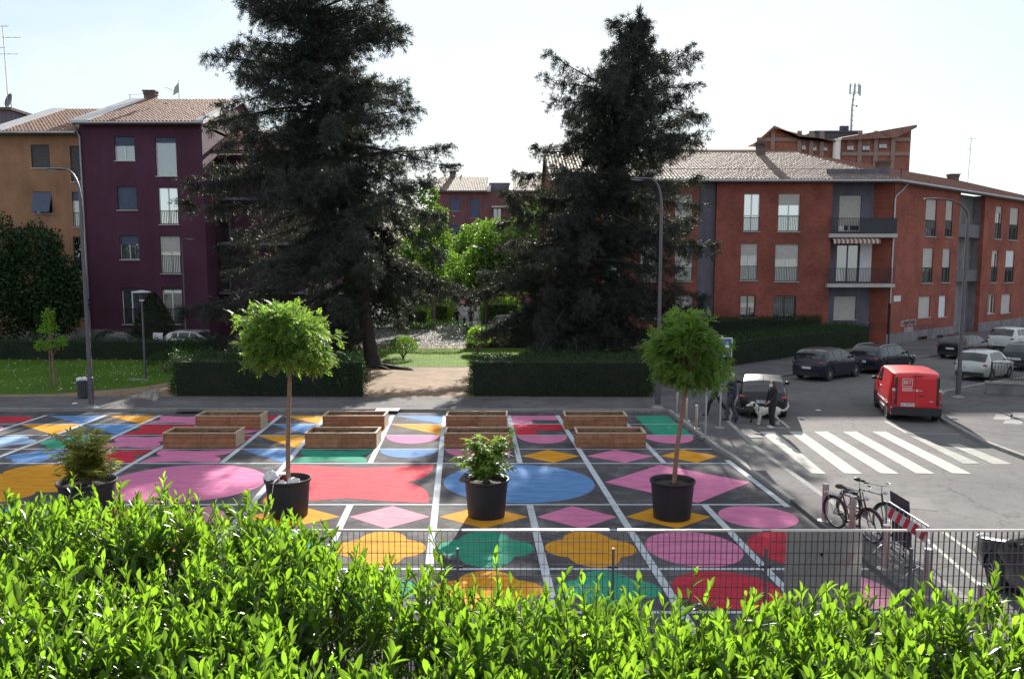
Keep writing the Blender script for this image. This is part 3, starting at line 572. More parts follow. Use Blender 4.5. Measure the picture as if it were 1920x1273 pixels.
# loggia column
dep = 1.0; OL = Ob-NF*dep
b = MB(); b.boxf(Ob, EX, NF, lg[0]-.05, lg[0]-.002, 0, HB, .3, dep); b.boxf(Ob, EX, NF, lg[2]+.002, lg[2]+.05, 0, HB, .3, dep); b.build('loggia_side', grey_r, bb)
lops = win_set(bb, OL, EX, NF, [((1572, 367, 1616, 434), dict(fm=frame_w, shut=.84, cur=True, sill=False, name='balcony_door')), ((1567, 459, 1612, 529), dict(fm=frame_d, cur=True, sill=False, name='balcony_door')), ((1562.5, 556, 1606, 599), dict(fm=frame_w, shut=1.0))])
facade(OL, EX, NF, Wl, HB, lops+[(-1, -1, lg[0]-.06, HB+1), (lg[2]+.06, -1, Wl+1, HB+1)], grey_r, bb, name='loggia_wall')
wp = px_op(1614, 528, 1660, 446, OL, EX, NF); b = MB(); b.boxf(OL, EX, NF, wp[0], wp[2], wp[1]-.2, wp[3], -.012, 0); b.build('white_panel', white_r, bb)
for vs, vr0, vr1 in ((440.5, 409, 437), (534, 503, 529)):
    zt = at(1600, vs-2, DB-.3).z; b = MB(); b.boxf(Ob, EX, NF, lg[0]-.25, lg[2]+.2, zt-.26, zt, -.35, dep-.01); b.build('balcony_slab', sill_m, bb)
    zt2 = at(1600, vr0, DB-.3).z; railing(Ob, EX, NF, lg[0]-.2, lg[2]+.15, zt, zt2, -.3, bb, gap=.11, ends=.0)
    if vr0 < 450:
        b = MB(); b.boxf(Ob, EX, NF, lg[0]+1.9, lg[2]+.13, zt+.06, zt2-.05, -.285, -.27); b.build('balcony_screen', frame_d, bb)
aw0 = at(1566, 444, DB).z; s0 = lg[0]+.05; s1 = px_op(1566, 450, 1647, 444, Ob, EX, NF)[2]; aw_r = mat('awning_red', (.26, .10, .085), .9, var=.08); aw_w = mat('awning_cream', (.50, .46, .41), .9, var=.08); k = 22
awn = None
for i in range(k):
    a, c = s0+(s1-s0)*i/k, s0+(s1-s0)*(i+1)/k; b = MB(); P = lambda s, t, e: Ob+EX*s+Z*t-NF*e
    b.quad(P(a, aw0-.26, -.45), P(c, aw0-.26, -.45), P(c, aw0, .1), P(a, aw0, .1)); m2 = (a+c)/2
    b.poly([P(a, aw0-.26, -.45), P(a, aw0-.46, -.46), P(m2, aw0-.53, -.46), P(c, aw0-.46, -.46), P(c, aw0-.26, -.45)])
    b.build('awning_strip', aw_r if i % 2 else aw_w, bb)
# street wing
WL = 40.0
wsp = [((1733.5, 375.6, 1757.5, 443), dict(shut=.78, fm=frame_w, sm=shut_grey, rail=1.25)), ((1771, 377, 1788, 444), dict(shut=.78, sm=shut_grey, rail=1.3)), ((1728, 465, 1751, 531), dict(shut=.6, fm=frame_w, cur=True, rail=1.2)), ((1765, 466, 1783, 530), dict(shut=.55, fm=frame_w, cur=True, rail=1.2)),
  ((1721, 555, 1745.5, 596.5), dict(shut=1.0)), ((1759, 554, 1775, 595), dict(shut=1.0, sm=shut_white)), ((1864, 388, 1880, 448), dict(shut=.2, rail=1.4, cur=True)), ((1891, 391, 1911, 450), dict(shut=.62, rail=1.4)), ((1857, 469.6, 1872, 530), dict(shut=.1, rail=1.4, cur=True)),
  ((1883, 470, 1903, 530), dict(shut=.62, sm=shut_white, rail=1.4)), ((1851, 552, 1866, 589), dict(cur=True)), ((1876, 551, 1896, 588), dict(shut=1.0))]
wops = win_set(bb, Cn, WD, WNn, wsp)
rc = px_op(1803, 640, 1832, 345, Cn, WD, WNn); rc = (rc[0], 0, rc[2], HB)
vents = [px_op(1719, 629.5, 1738, 643, Cn, WD, WNn), px_op(1755, 627.5, 1768, 640, Cn, WD, WNn)]
facade(Cn, WD, WNn, WL, HB, wops+[rc]+vents, brick_s, bb, depth=.34); body(bb, Cn, WD, WNn, WL, HB, 19, brick_s)
b = MB(); b.boxf(Cn, WD, WNn, rc[0], rc[2], 0, HB, .95, 1.1); b.boxf(Cn, WD, WNn, rc[0]-.05, rc[0]-.003, 0, HB, .34, 1.1); b.boxf(Cn, WD, WNn, rc[2]+.003, rc[2]+.05, 0, HB, .34, 1.1); b.build('stair_bay', plinth_m, bb)
for v0, v1 in ((420, 445), (506, 528)):
    q0, q1 = on_plane(1815, v1, Cn, WNn).z, on_plane(1815, v0, Cn, WNn).z; b = MB(); b.boxf(Cn, WD, WNn, rc[0]+.01, rc[2]-.01, q0, q1, .2, .3); b.build('balcony_panel', frame_d, bb)
q = px_op(1795, 626, 1803, 583, Cn, WD, WNn); b = MB(); b.boxf(Cn, WD, WNn, q[0]-.15, q[2]-.05, .1, q[3], -.02, .06); b.build('door', frame_d, bb)
for vv in vents: b = MB(); b.boxf(Cn, WD, WNn, vv[0], vv[2], vv[1], vv[3], .2, .3); b.build('cellar_grate', iron, bb)
for O_, d_, n_, w_, s_ in ((Cn, WD, WNn, WL, .0), (Ob, EX, NF, Wl, 0)):
    b = MB(); cuts = [0]+[q for vv in (vents if d_ is WD else []) for q in (vv[0], vv[2])]
    if d_ is WD:
        edges = [0]; 
        for vv in vents: edges += [vv[0], vv[2]]
        edges += [rc[0]]; 
        for i in range(0, len(edges)-1, 2): b.boxf(O_, d_, n_, edges[i], edges[i+1], 0, .78, -.03, -.002)
        for vv in vents: b.boxf(O_, d_, n_, vv[0]+.001, vv[2]-.001, 0, vv[1], -.028, -.002); b.boxf(O_, d_, n_, vv[0]+.001, vv[2]-.001, vv[3], .78, -.028, -.002)
        b.boxf(O_, d_, n_, rc[2], w_, 0, .78, -.03, -.002)
    else: b.boxf(O_, d_, n_, 0, lg[0]-.01, 0, .78, -.03, -.002); b.boxf(O_, d_, n_, lg[2]+.01, w_-.03, 0, .78, -.03, -.002)
    b.build('plinth', plinth_m, bb)
q = px_op(1675, 565, 1687.5, 555, Cn, WD, WNn); b = MB(); b.boxf(Cn, WD, WNn, q[0], q[2], q[1], q[3], -.05, -.01); b.build('street_plaque', white_r, bb)
# roof: front slope, hip at the corner, wing slope
ov = .55; run = 10.0; rz = HB+3.3
mit = (NF+WNn).normalized(); cosb = mit.dot(NF); eC = Cn+mit*(ov/cosb); rC = Cn-mit*(run/cosb); eL = Ob+NF*ov-EX*.3; rL = Ob-NF*run-EX*.3; eR = Cn+WD*WL+WNn*ov; rR = Cn+WD*WL-WNn*run
zt = lambda p, z: Vector((p.x, p.y, z)); zE = HB+.08
rb1 = roof_part(bb, [(zt(eL, zE), zt(eC, zE), zt(rC, rz), zt(rL, rz))], tile_old)
rb2 = roof_part(bb, [(zt(eC, zE), zt(eR, zE), zt(rR, rz), zt(rC, rz))], tile_dark)
bL = Ob-NF*20-EX*.3; bC = Cn-mit*(20/cosb); bR = Cn+WD*WL-WNn*20
b = MB(); b.quad(zt(bL, zE), zt(rL, rz), zt(rC, rz), zt(bC, zE)); b.quad(zt(bC, zE), zt(rC, rz), zt(rR, rz), zt(bR, zE)); b.build('roof', deck_m, bb)
b = MB(); b.poly([zt(Ob-EX*.01, HB), zt(Ob-NF*20-EX*.01, HB), zt(Ob-NF*run-EX*.01, rz-.1)]); b.build('gable', brick_f, bb)
b = MB()
for i in range(26): 
    p = zt(eC, zE).lerp(zt(rC, rz), (i+.5)/26); q = (zt(rC, rz)-zt(eC, zE)).normalized(); b.tube([p-q*.2, p+q*.2], [.14, .11], 8)
b.build('hip_tiles', tile_dark, rb2)
b = MB()
for i in range(60): p = zt(rL, rz+.03).lerp(zt(rC, rz+.03), (i+.5)/60); b.tube([p-EX*.23, p+EX*.22], [.13, .11], 6)
b.build('ridge_tiles', tile_old, rb1)
gutter(rb1, zt(eL, zE-.06)+NF*.06, zt(eC, zE-.06)+mit*.06, .1); gutter(rb2, zt(eC, zE-.06)+mit*.06, zt(eR, zE-.06)+WNn*.06, .1)
b = MB(); b.boxf(Ob, EX, NF, -.2, Wl+.1, HB-.02, HB+.02, -ov, 0); b.boxf(Cn, WD, WNn, -.1, WL, HB-.025, HB+.015, -ov, 0); b.build('soffit', frame_g, bb)
def on_roof(O_, d_, n_, u, e):
    best = None
    for k in range(0, 800):
        q = O_+d_*(k*.05)-n_*e; w = q.y*CT-(HB+2-CAMZ)*ST; uu = 960+FOC*q.x/w
        if best is None or abs(uu-u) < best[0]: best = (abs(uu-u), q)
    q = best[1]; return (q.x, q.y, zE+(rz-zE)*(e+ov)/(run+ov)-.12)
chimney(rb1, on_roof(Ob, EX, NF, 1425, 8.6), (.62, .6, 1.0)); chimney(rb2, on_roof(Cn, WD, WNn, 1655, 6.0), (.9, .8, .8)); chimney(rb2, on_roof(Cn, WD, WNn, 1786, 8.8), (.85, .8, .7))
p = Cn+WNn*.1+WD*.15; e2 = zt(eC, zE-.1)+WD*.8
pipe(bb, [(p.x, p.y, 3.0), (p.x, p.y, HB-1.2), tuple((Cn+WNn*.1+WD*.3)+Z*(HB-.95)), tuple((Cn+WNn*.1+WD*1.3)+Z*(HB-.5)), tuple((Cn+WNn*.45+WD*1.4)+Z*(HB-.05))], .075)
pipe(bb, [(p.x, p.y, .1), (p.x, p.y, 3.0)], .085, iron)
# graffiti strokes sprayed on brick and on the grey ground-floor wall
def scrawl(O_, d_, n_, q, seed, m, off):
    rr = random.Random(seed); b = MB(); n = 9; P = lambda s, t: O_+d_*s+Z*t+n_*off; w = .035
    for k in range(n):
        cx = q[0]+(q[2]-q[0])*(k+.5)/n; pts = []; h = (q[3]-q[1])/2; cy = (q[1]+q[3])/2; ph = rr.uniform(0, 6); ww = (q[2]-q[0])/n*.55
        for i in range(9): a = ph+i*.75; pts.append((cx+ww*math.cos(a)*rr.uniform(.7, 1.1), cy+h*math.sin(a)*rr.uniform(.6, 1.0)))
        for (x1, y1), (x2, y2) in zip(pts, pts[1:]):
            L_ = math.hypot(x2-x1, y2-y1)+1e-6; nx, ny = -(y2-y1)/L_*w, (x2-x1)/L_*w; b.quad(P(x1-nx, y1-ny), P(x2-nx, y2-ny), P(x2+nx, y2+ny), P(x1+nx, y1+ny))
    return b.build('graffiti', m, bb)
gw = mat('spray_white', (.45, .43, .46), .9, var=.3); gp = mat('spray_violet', (.08, .05, .10), .9, var=.3)
scrawl(Cn, WD, WNn, px_op(1690, 610, 1717, 600, Cn, WD, WNn), 1, gw, .004); scrawl(Cn, WD, WNn, px_op(1696, 621, 1712, 614, Cn, WD, WNn), 2, gw, .004); scrawl(Cn, WD, WNn, px_op(1718, 617, 1757, 611, Cn, WD, WNn), 3, gp, .004); scrawl(Cn, WD, WNn, px_op(1694, 609, 1716, 602, Cn, WD, WNn), 8, gp, .007)
scrawl(OL, EX, NF, px_op(1628, 611, 1652, 602, OL, EX, NF), 4, gw, .004); scrawl(OL, EX, NF, px_op(1632, 610, 1648, 603, OL, EX, NF), 5, gp, .007)
child_local(bb)

# --- tall brick building far behind with concrete frame and phone mast
DT = 118.0; conc = mat('concrete_frame', (.24, .175, .15), .9, var=.12); tb = thing('brick_tower', 'tall far brick building with two sloped roofs and concrete frame', 'building', (at(1560, 300, DT).x, DT, 0))
tbrick = brick_mat('far_brick', (.30, .10, .07), (.24, .08, .055), (.24, .17, .13))
X = lambda u, D=DT: at(u, 300, D).x; ZV = lambda v, D=DT: at(1500, v, D).z
def shed(parent, pts_front, depth, m):
    b = MB(); n = len(pts_front); f = [Vector(p) for p in pts_front]; k = [p+Vector((0, depth, 0)) for p in f]
    b.poly(f); b.poly(k[::-1])
    for i in range(n): b.quad(f[i], k[i], k[(i+1) % n], f[(i+1) % n])
    return b.build('wall', m, parent)
zb = 2.0
shed(tb, [(X(1418), DT, zb), (X(1562), DT, zb), (X(1562), DT, ZV(262)), (X(1500), DT, ZV(256)), (X(1448), DT, ZV(240)), (X(1418), DT, ZV(266))], 12, tbrick)
shed(tb, [(X(1574), DT, zb), (X(1704), DT, zb), (X(1706), DT, ZV(239)), (X(1672), DT, ZV(254)), (X(1574), DT, ZV(259))], 12, tbrick)
b = MB(); b.box((X(1568), DT+5, ZV(262)/2), (X(1580)-X(1556), 9, ZV(258))); b.build('stair_core', grey_r, tb)
def rslab(pts, depth, t=.35):
    b = MB(); f = [Vector(p) for p in pts]
    for a, c in zip(f, f[1:]):
        q = [a, c, c+Vector((0, depth, 0)), a+Vector((0, depth, 0))]; b.add(q+[p+Z*t for p in q], [(3, 2, 1, 0), (4, 5, 6, 7), (0, 1, 5, 4), (1, 2, 6, 5), (2, 3, 7, 6), (3, 0, 4, 7)])
    return b.build('roof', tile_dark, tb)
def slope_roof(e0, e1, r1, r0):
    b = MB(); q = [Vector(p) for p in (e0, e1, r1, r0)]; b.add(q+[p-Z*.35 for p in q], [(0, 1, 2, 3), (7, 6, 5, 4), (0, 4, 5, 1), (1, 5, 6, 2), (2, 6, 7, 3), (3, 7, 4, 0)]); return b.build('roof', tile_dark, tb)
slope_roof((X(1494), DT-.8, ZV(258)), (X(1566), DT-.8, ZV(264)), (X(1540, DT+10), DT+10, ZV(246)), (X(1446), DT-.8, ZV(237.5)))
slope_roof((X(1411), DT-.8, ZV(270)), (X(1446), DT-.8, ZV(238)), (X(1470), DT+12, ZV(238)), (X(1430), DT+12, ZV(266)))
slope_roof((X(1572), DT-.8, ZV(260)), (X(1674), DT-.8, ZV(255)), (X(1711), DT-.8, ZV(236)), (X(1606), DT+10, ZV(240)))
b = MB(); b.box((X(1562, DT+8), DT+9, ZV(246)), (X(1606)-X(1516), 5, 1.6)); b.box((X(1562, DT+8), DT+9, ZV(246)+.9), (X(1608)-X(1514), 5.4, .25)); b.build('roof_terrace', frame_d, tb)
b = MB()
for u in (1447, 1497, 1519, 1539, 1610, 1640, 1672): b.box((X(u), DT-.1, ZV(300)), (.55, .3, 7.6))
for u0, u1, v in ((1418, 1497, 262), (1418, 1560, 300), (1576, 1704, 289), (1672, 1705, 262)): b.box(((X(u0)+X(u1))/2, DT-.06, ZV(v)), (X(u1)-X(u0), .25, .5))
b.build('concrete_frame', conc, tb)
OT = Vector((X(1418), DT, 0))
for u0, v0, u1, v1 in ((1504, 263, 1512, 280), (1524, 267, 1532, 282), (1544, 269, 1552, 282), (1589, 263, 1602, 281), (1618, 263, 1632, 281), (1649, 261, 1664, 277)):
    op = px_op(u0, v0, u1, v1, OT+NF*.3, EX, NF); window(tb, OT+NF*.3, EX, NF, op, shut=.6, sm=tile_dark, fm=frame_g)
b = MB(); p = at(1569, 270, DT-.4); b.tube([(p.x, DT-.4, p.z-3.5), (p.x, DT-.4, p.z+.4)], .5, 12); b.tube([(p.x, DT-.4, p.z+.4), (p.x, DT-.4, p.z+.6)], .62, 12); b.build('flue', frame_w, tb)
b = MB(); b.box((X(1370, 104), 109, at(1370, 279, 104).z/2), (16, 9, at(1370, 279, 104).z)); b.build('lower_wing', tbrick, tb)
slope_roof((X(1300, 104), 103.5, at(1370, 283, 104).z), (X(1418, 104), 103.5, at(1370, 283, 104).z), (X(1418, 110), 110, at(1370, 276, 110).z), (X(1320, 110), 110, at(1370, 273, 110).z))
child_local(tb)
mz = ZV(240); mast = thing('phone_mast', 'tall lattice phone mast with panel antennas on far brick tower', 'mast', (at(1596, 240, DT+9).x, DT+9, mz+.2))
Hm = at(1602, 158, DT+9).z-mz-.2; b = MB(); b.tube([(0, 0, 0), (0, 0, Hm*.55), (.3, 0, Hm)], [.16, .13, .1], 6)
for k in range(8): b.box((.02*k, 0, Hm*.1*(k+1)), (.4, .1, .12))
b.build('pole', frame_g, mast)
for dx in (-.62, .0, .62, .85):
    b = MB(); b.box((.25+dx, -.1+.2*abs(dx), Hm-.7-.2*(dx > .7)), (.2, .12, 1.5)); b.build('panel_antenna', frame_g, mast)
b = MB(); b.tube([(-.4, 0, Hm-1.2), (1.1, 0, Hm-1.2)], .04, 5); b.tube([(-.4, 0, Hm-.3), (1.1, 0, Hm-.3)], .04, 5); b.build('crossbar', frame_g, mast)
b = MB(); b.ell((.65, 0, Hm*.58), (.14, .14, .14)); b.tube([(.1, 0, Hm*.58), (.6, 0, Hm*.58)], .03, 5); b.build('small_dish', frame_d, mast)
for u, w, h, lab in ((1579, 4, 1.0, 'squat dark roof chimney left of the phone mast'), (1587, 4, 1.0, 'squat dark roof chimney right beside the phone mast')):
    p = at(u, 232, DT+8); c = thing('roof_vent', lab, 'chimney', (p.x, DT+8, mz+.25)); b = MB(); b.lathe([(.28, 0), (.28, .5), (.38, .6), (.38, 1.15), (.3, 1.25)], n=10); b.build('cowl', frame_d, c)
pa2 = thing('roof_aerial', 'thin white television aerial over the brown roof at far right', 'aerial', (at(1817, 300, 84).x, 84, rz-1.2))
b = MB(); T = at(1820, 258, 84).z; b.tube([(0, 0, 0), (.1, 0, T-rz+1.2)], .025, 5); b.build('mast', frame_g, pa2)
for k, (a, c) in enumerate(((-.3, .6), (-.3, .2))): b = MB(); zz = T-rz+1.1-k*1.0; b.tube([(a, 0, zz), (c, 0, zz)], .018, 4); b.build('antenna', frame_g, pa2)
# ------------------------------------------------------------------ vegetation helpers
def unit(a): return a/np.maximum(np.linalg.norm(a, axis=-1, keepdims=True), 1e-9)
def frames(d, up=None, rng=RNG, roll=1.0):
    d = unit(d); n = len(d); r = rng.normal(size=(n, 3))*roll
    if up is not None: r = r+np.array(up)
    z = unit(r-(r*d).sum(1, keepdims=True)*d); y = np.cross(z, d); return d, y, z
def scatter(name, TV, TF, pos, fr, scale, m, parent, var=None, smooth=False, kind='stuff'):
    TV = np.asarray(TV, float); TF = np.asarray(TF, int); n = len(pos); k = len(TV); q = TF.shape[1]
    X, Y, Zv = fr; sc = np.asarray(scale, float).reshape(n, 1, -1)
    T = TV[None]*sc if sc.shape[2] == 3 else TV[None]*sc
    V = pos[:, None, :]+T[:, :, 0:1]*X[:, None, :]+T[:, :, 1:2]*Y[:, None, :]+T[:, :, 2:3]*Zv[:, None, :]
    F = (TF[None]+(np.arange(n)*k)[:, None, None]).reshape(-1)
    me = bpy.data.meshes.new(name); nf = n*len(TF)
    me.vertices.add(n*k); me.vertices.foreach_set('co', V.reshape(-1).astype(np.float32))
    me.loops.add(nf*q); me.loops.foreach_set('vertex_index', F.astype(np.int32))
    me.polygons.add(nf); me.polygons.foreach_set('loop_start', (np.arange(nf)*q).astype(np.int32))
    if smooth: me.polygons.foreach_set('use_smooth', np.ones(nf, bool))
    me.update(calc_edges=True)
    if var is None: var = RNG.random(n)
    a = me.attributes.new('leafvar', 'FLOAT', 'FACE'); a.data.foreach_set('value', np.repeat(var, len(TF)).astype(np.float32))
    me.materials.append(m); o = bpy.data.objects.new(name, me); link(o, parent)
    if kind: o['kind'] = kind
    return o
LEAF4 = ([(0, 0, 0), (.5, .28, .06), (1, 0, -.05), (.5, -.28, .06)], [(0, 1, 2), (0, 2, 3)])
NEEDLE = ([(0, .045, 0), (0, -.045, 0), (1, 0, -.12)], [(0, 1, 2)])
_st = [(0, .012, 0), (.22, .115, .0), (.5, .175, .01), (.78, .125, -.02), (1, .0, -.09)]
LAUREL = ([(x, 0, z-.02*(0 < i < 4)) for i, (x, w, z) in enumerate(_st)]+[(x, w, z+w*.38) for x, w, z in _st]+[(x, -w, z+w*.38) for x, w, z in _st],
          [f for i in range(4) for f in ((i, i+1, i+6, i+5), (i+1, i, i+10, i+11))])
def palm_leaf(lobes, depth, s=.085):
    v = [(0, 0, 0)]; f = []; n = lobes
    for i in range(n):
        a = R(-118+236*i/(n-1)); l = (1-.38*abs(i-(n-1)/2)/((n-1)/2))
        v += [(l*.5*math.cos(a-s*2.6), l*.5*math.sin(a-s*2.6), .03), (l*math.cos(a), l*math.sin(a), -.08), (l*.5*math.cos(a+s*2.6), l*.5*math.sin(a+s*2.6), .03)]
        b = 1+i*3; f += [(0, b, b+1), (0, b+1, b+2)]
    return v, f
MAPLE = palm_leaf(7, .5, .10); FIG = palm_leaf(5, .5, .16)

bark_d = mat('conifer_bark', (.045, .033, .032), .95, var=.35, scale=8, bump=.8, bscale=18); bark_l = mat('young_bark', (.23, .125, .09), .85, var=.3, scale=14, bump=.4); bark_g = mat('grey_bark', (.16, .13, .10), .9, var=.3, scale=9, bump=.5)
needle_m = leaf_mat('pine_needles', (.022, .028, .030), (.064, .072, .060), (.065, .072, .042), .2, .6, .2)
laurel_m = leaf_mat('laurel_leaf', (.018, .060, .014), (.10, .205, .020), (.285, .53, .028), .54, .3, .5, dim=.30)
robin_m = leaf_mat('robinia_leaf', (.045, .105, .020), (.15, .25, .055), (.26, .44, .06), .45, .5, .3)
broad_m = leaf_mat('broad_leaf', (.035, .085, .018), (.10, .19, .035), (.17, .33, .03), .42, .5, .3)
lime_m = leaf_mat('lime_leaf', (.07, .16, .015), (.15, .28, .03), (.28, .5, .03), .5, .5, .3)
privet_m = leaf_mat('privet_leaf', (.014, .034, .011), (.035, .075, .020), (.04, .09, .016), .25, .45, .25)
dark_m = leaf_mat('evergreen_leaf', (.016, .036, .014), (.035, .07, .024), (.03, .06, .016), .2, .5, .25)
maple_m = leaf_mat('maple_leaf', (.12, .16, .03), (.24, .23, .055), (.38, .42, .06), .4, .5, .3)
fig_m = leaf_mat('fig_leaf', (.07, .15, .028), (.17, .27, .06), (.30, .45, .07), .4, .6, .2)
grass_m = leaf_mat('grass_blade', (.05, .115, .014), (.13, .22, .025), (.24, .40, .028), .45, .6, .2)
core_m = mat('hedge_heart', (.012, .018, .010), .95, var=.3, scale=6)  # near-black fill; shade between the leaves is put into its colour

def sph(n, rng=RNG): return unit(rng.normal(size=(n, 3)))
# ------------------------------------------------------------------ the two tall conifers
def conifer(label, path, prof, seed, zlow, ntuft=15.0, roots=(), asym=0.0, bare=0.0):
    rng = np.random.default_rng(seed); rr = random.Random(seed)
    path = [Vector(p) for p in path]; base = path[0]; H = path[-1].z
    t = thing('conifer', label, 'tree', base)
    def trunk_at(z):
        if z <= path[0].z: return Vector((path[0].x, path[0].y, z))
        for a, b in zip(path, path[1:]):
            if a.z <= z <= b.z: return a.lerp(b, (z-a.z)/(b.z-a.z))
        return path[-1]
    def rad(z):
        for (z0, r0), (z1, r1) in zip(prof, prof[1:]):
            if z0 <= z <= z1: return r0+(r1-r0)*(z-z0)/(z1-z0)
        return prof[-1][1]
    b = MB(); zs = [0, .25, .7, 1.5]+[H*(k+1)/14 for k in range(14) if H*(k+1)/14 > 1.6]
    b.tube([trunk_at(z)-base for z in zs], [.36*(1-z/H)**1.15+.03+.28*math.exp(-z*3) for z in zs], 10); b.build('trunk', bark_d, t, smooth=80)
    if roots:
        b = MB()
        for a, L in roots:
            p = Vector((0, 0, .12)); pts = [p+Vector((0, 0, .2))]; d = a
            for k in range(6): d += rr.uniform(-.3, .3); p = p+Vector((math.cos(d), math.sin(d), 0))*L/6; pts.append(Vector((p.x, p.y, .11+.05*rr.random()-.02*k)))
            b.tube(pts, [.2, .16, .12, .1, .08, .06, .03], 6)
        b.build('roots', bark_d, t, smooth=80)
    lim = MB(); P = []; Dr = []; S = []; z = zlow
    while z < H-.3:
        nb = 5 if z < H*.8 else 4
        for k in range(nb):
            az = rr.uniform(0, 2*math.pi); L = rad(z)*(1+asym*math.cos(az)*(z < 12))*rr.choice((rr.uniform(.25, .5), rr.uniform(.5, .85), rr.uniform(.8, 1.06), rr.uniform(.9, 1.15))); L *= 1.16 if rr.random() < .04 and z < 15 else 1; zb = z+rr.uniform(-.25, .25)
            o = trunk_at(zb); f = z/H
            if bare and math.cos(az) > -.1 and z < bare: continue
            tone = rr.random(); rise = -.02+.70*f**1.6+rr.uniform(-.32, .32); droop = -.42+.1*f+rr.uniform(-.14, .14); cur = rr.uniform(-.25, .25)
            pts = []
            for i in range(8):
                s = i/7; a2 = az+cur*s; pts.append(o+Vector((math.cos(a2)*L*s, math.sin(a2)*L*s, L*(rise*s+droop*s*s+.16*s**4))))
            lim.tube([p-base for p in pts], [max(.012, .035+.011*L-(.028+.011*L)*i/7) for i in range(8)], 5, cap=False)
            nt = int(L*ntuft)+5
            for j in range(nt):
                s = rr.uniform(.04, 1.0)**.85; i = min(6, int(s*7)); w = s*7-i; p = pts[i].lerp(pts[i+1], w); d = (pts[i+1]-pts[i]).normalized()
                side = Vector((-d.y, d.x, 0)).normalized()*rr.choice((-1, 1)); tl = (.62+.80*(1-s))*rr.uniform(.4, 1.0)*min(1.2, L*.35+.25); td = (d*rr.uniform(.0, 1.0)+side*rr.uniform(.0, 1.0)+Vector((0, 0, rr.uniform(-1.3, .65)))).normalized()
                for q in range(3): P.append(p+td*tl*(q+.6)/3+Vector((0, 0, -.06*q*q*tl))); Dr.append(td+Vector((0, 0, -.25))); S.append(rr.uniform(.17, .31))
            for q in range(5): P.append(pts[-1]+Vector((rr.uniform(-.35, .35), rr.uniform(-.35, .35), rr.uniform(-.4, .2)))); Dr.append((pts[-1]-pts[-2]).normalized()*.5+Vector((rr.uniform(-.4, .4), rr.uniform(-.4, .4), rr.uniform(-.7, .5)))); S.append(.28)
        z += .40 if z < H*.6 else .36
    for k in range(60):
        zz = H+.55-rr.random()*1.9; w_ = .06+.13*max(0, H+.5-zz); P.append(trunk_at(min(zz, H))+Vector((rr.uniform(-w_, w_), rr.uniform(-w_, w_), max(0, zz-H)))); Dr.append(Vector((rr.uniform(-.5, .5), rr.uniform(-.5, .5), .8))); S.append(.3)
    lim.build('branches', bark_d, t, smooth=80)
    P = np.array([tuple(p) for p in P])-np.array(tuple(base)); Dr = unit(np.array([tuple(p) for p in Dr])); S = np.array(S); n = len(P); K = 13
    pos = np.repeat(P, K, 0)+rng.normal(size=(n*K, 3))*.05; d = unit(np.repeat(Dr, K, 0)*.75+rng.normal(size=(n*K, 3))*.55+np.array([0, 0, -.10]))
    br = np.repeat(rng.random(n), K)*.6+rng.random(n*K)*.4
    tv = [(0, .055, 0), (0, -.055, 0), (1, 0, -.12)]
    scatter('needles', tv, NEEDLE[1], pos, frames(d, rng=rng), np.repeat(S, K)*rng.uniform(.8, 1.2, n*K), needle_m, t, br)
    return t
B1 = G(700, 691)
conifer('huge leaning dark conifer on the left, its top cut by the frame', [(B1.x, B1.y, .05), (B1.x-.35, B1.y, 2.5), (-9.0, B1.y+.3, 8), (-10.3, B1.y+.2, 15.5), (-11.6, B1.y, 26.5)],
        [(0, 6.0), (2.7, 7.4), (5.6, 7.6), (8.6, 7.2), (11.5, 6.6), (14.5, 5.8), (17.5, 4.7), (20.5, 3.7), (24, 2.2), (26.5, .4)], 11, 1.6, asym=-.10, bare=4.2, roots=[(-.5, 2.6), (-.9, 2.0), (-.15, 3.0), (-1.6, 1.4), (.4, 1.5)])
B2 = G(1090, 686)
conifer('dark conifer on the right standing on the lawn, its pointed top in view', [(B2.x, B2.y, .05), (B2.x, B2.y, 7), (B2.x+1.0, B2.y, 11.3), (B2.x+2.5, B2.y, 15.6), (B2.x+3.0, B2.y, 19.2)],
        [(0, 4.6), (2, 5.4), (4.1, 6.0), (7.2, 5.9), (10.2, 5.3), (12.3, 5.2), (14.2, 4.6), (15.6, 3.6), (17.0, 2.2), (18.3, .9), (19.0, .4), (19.4, .1)], 23, 1.8, asym=.10)
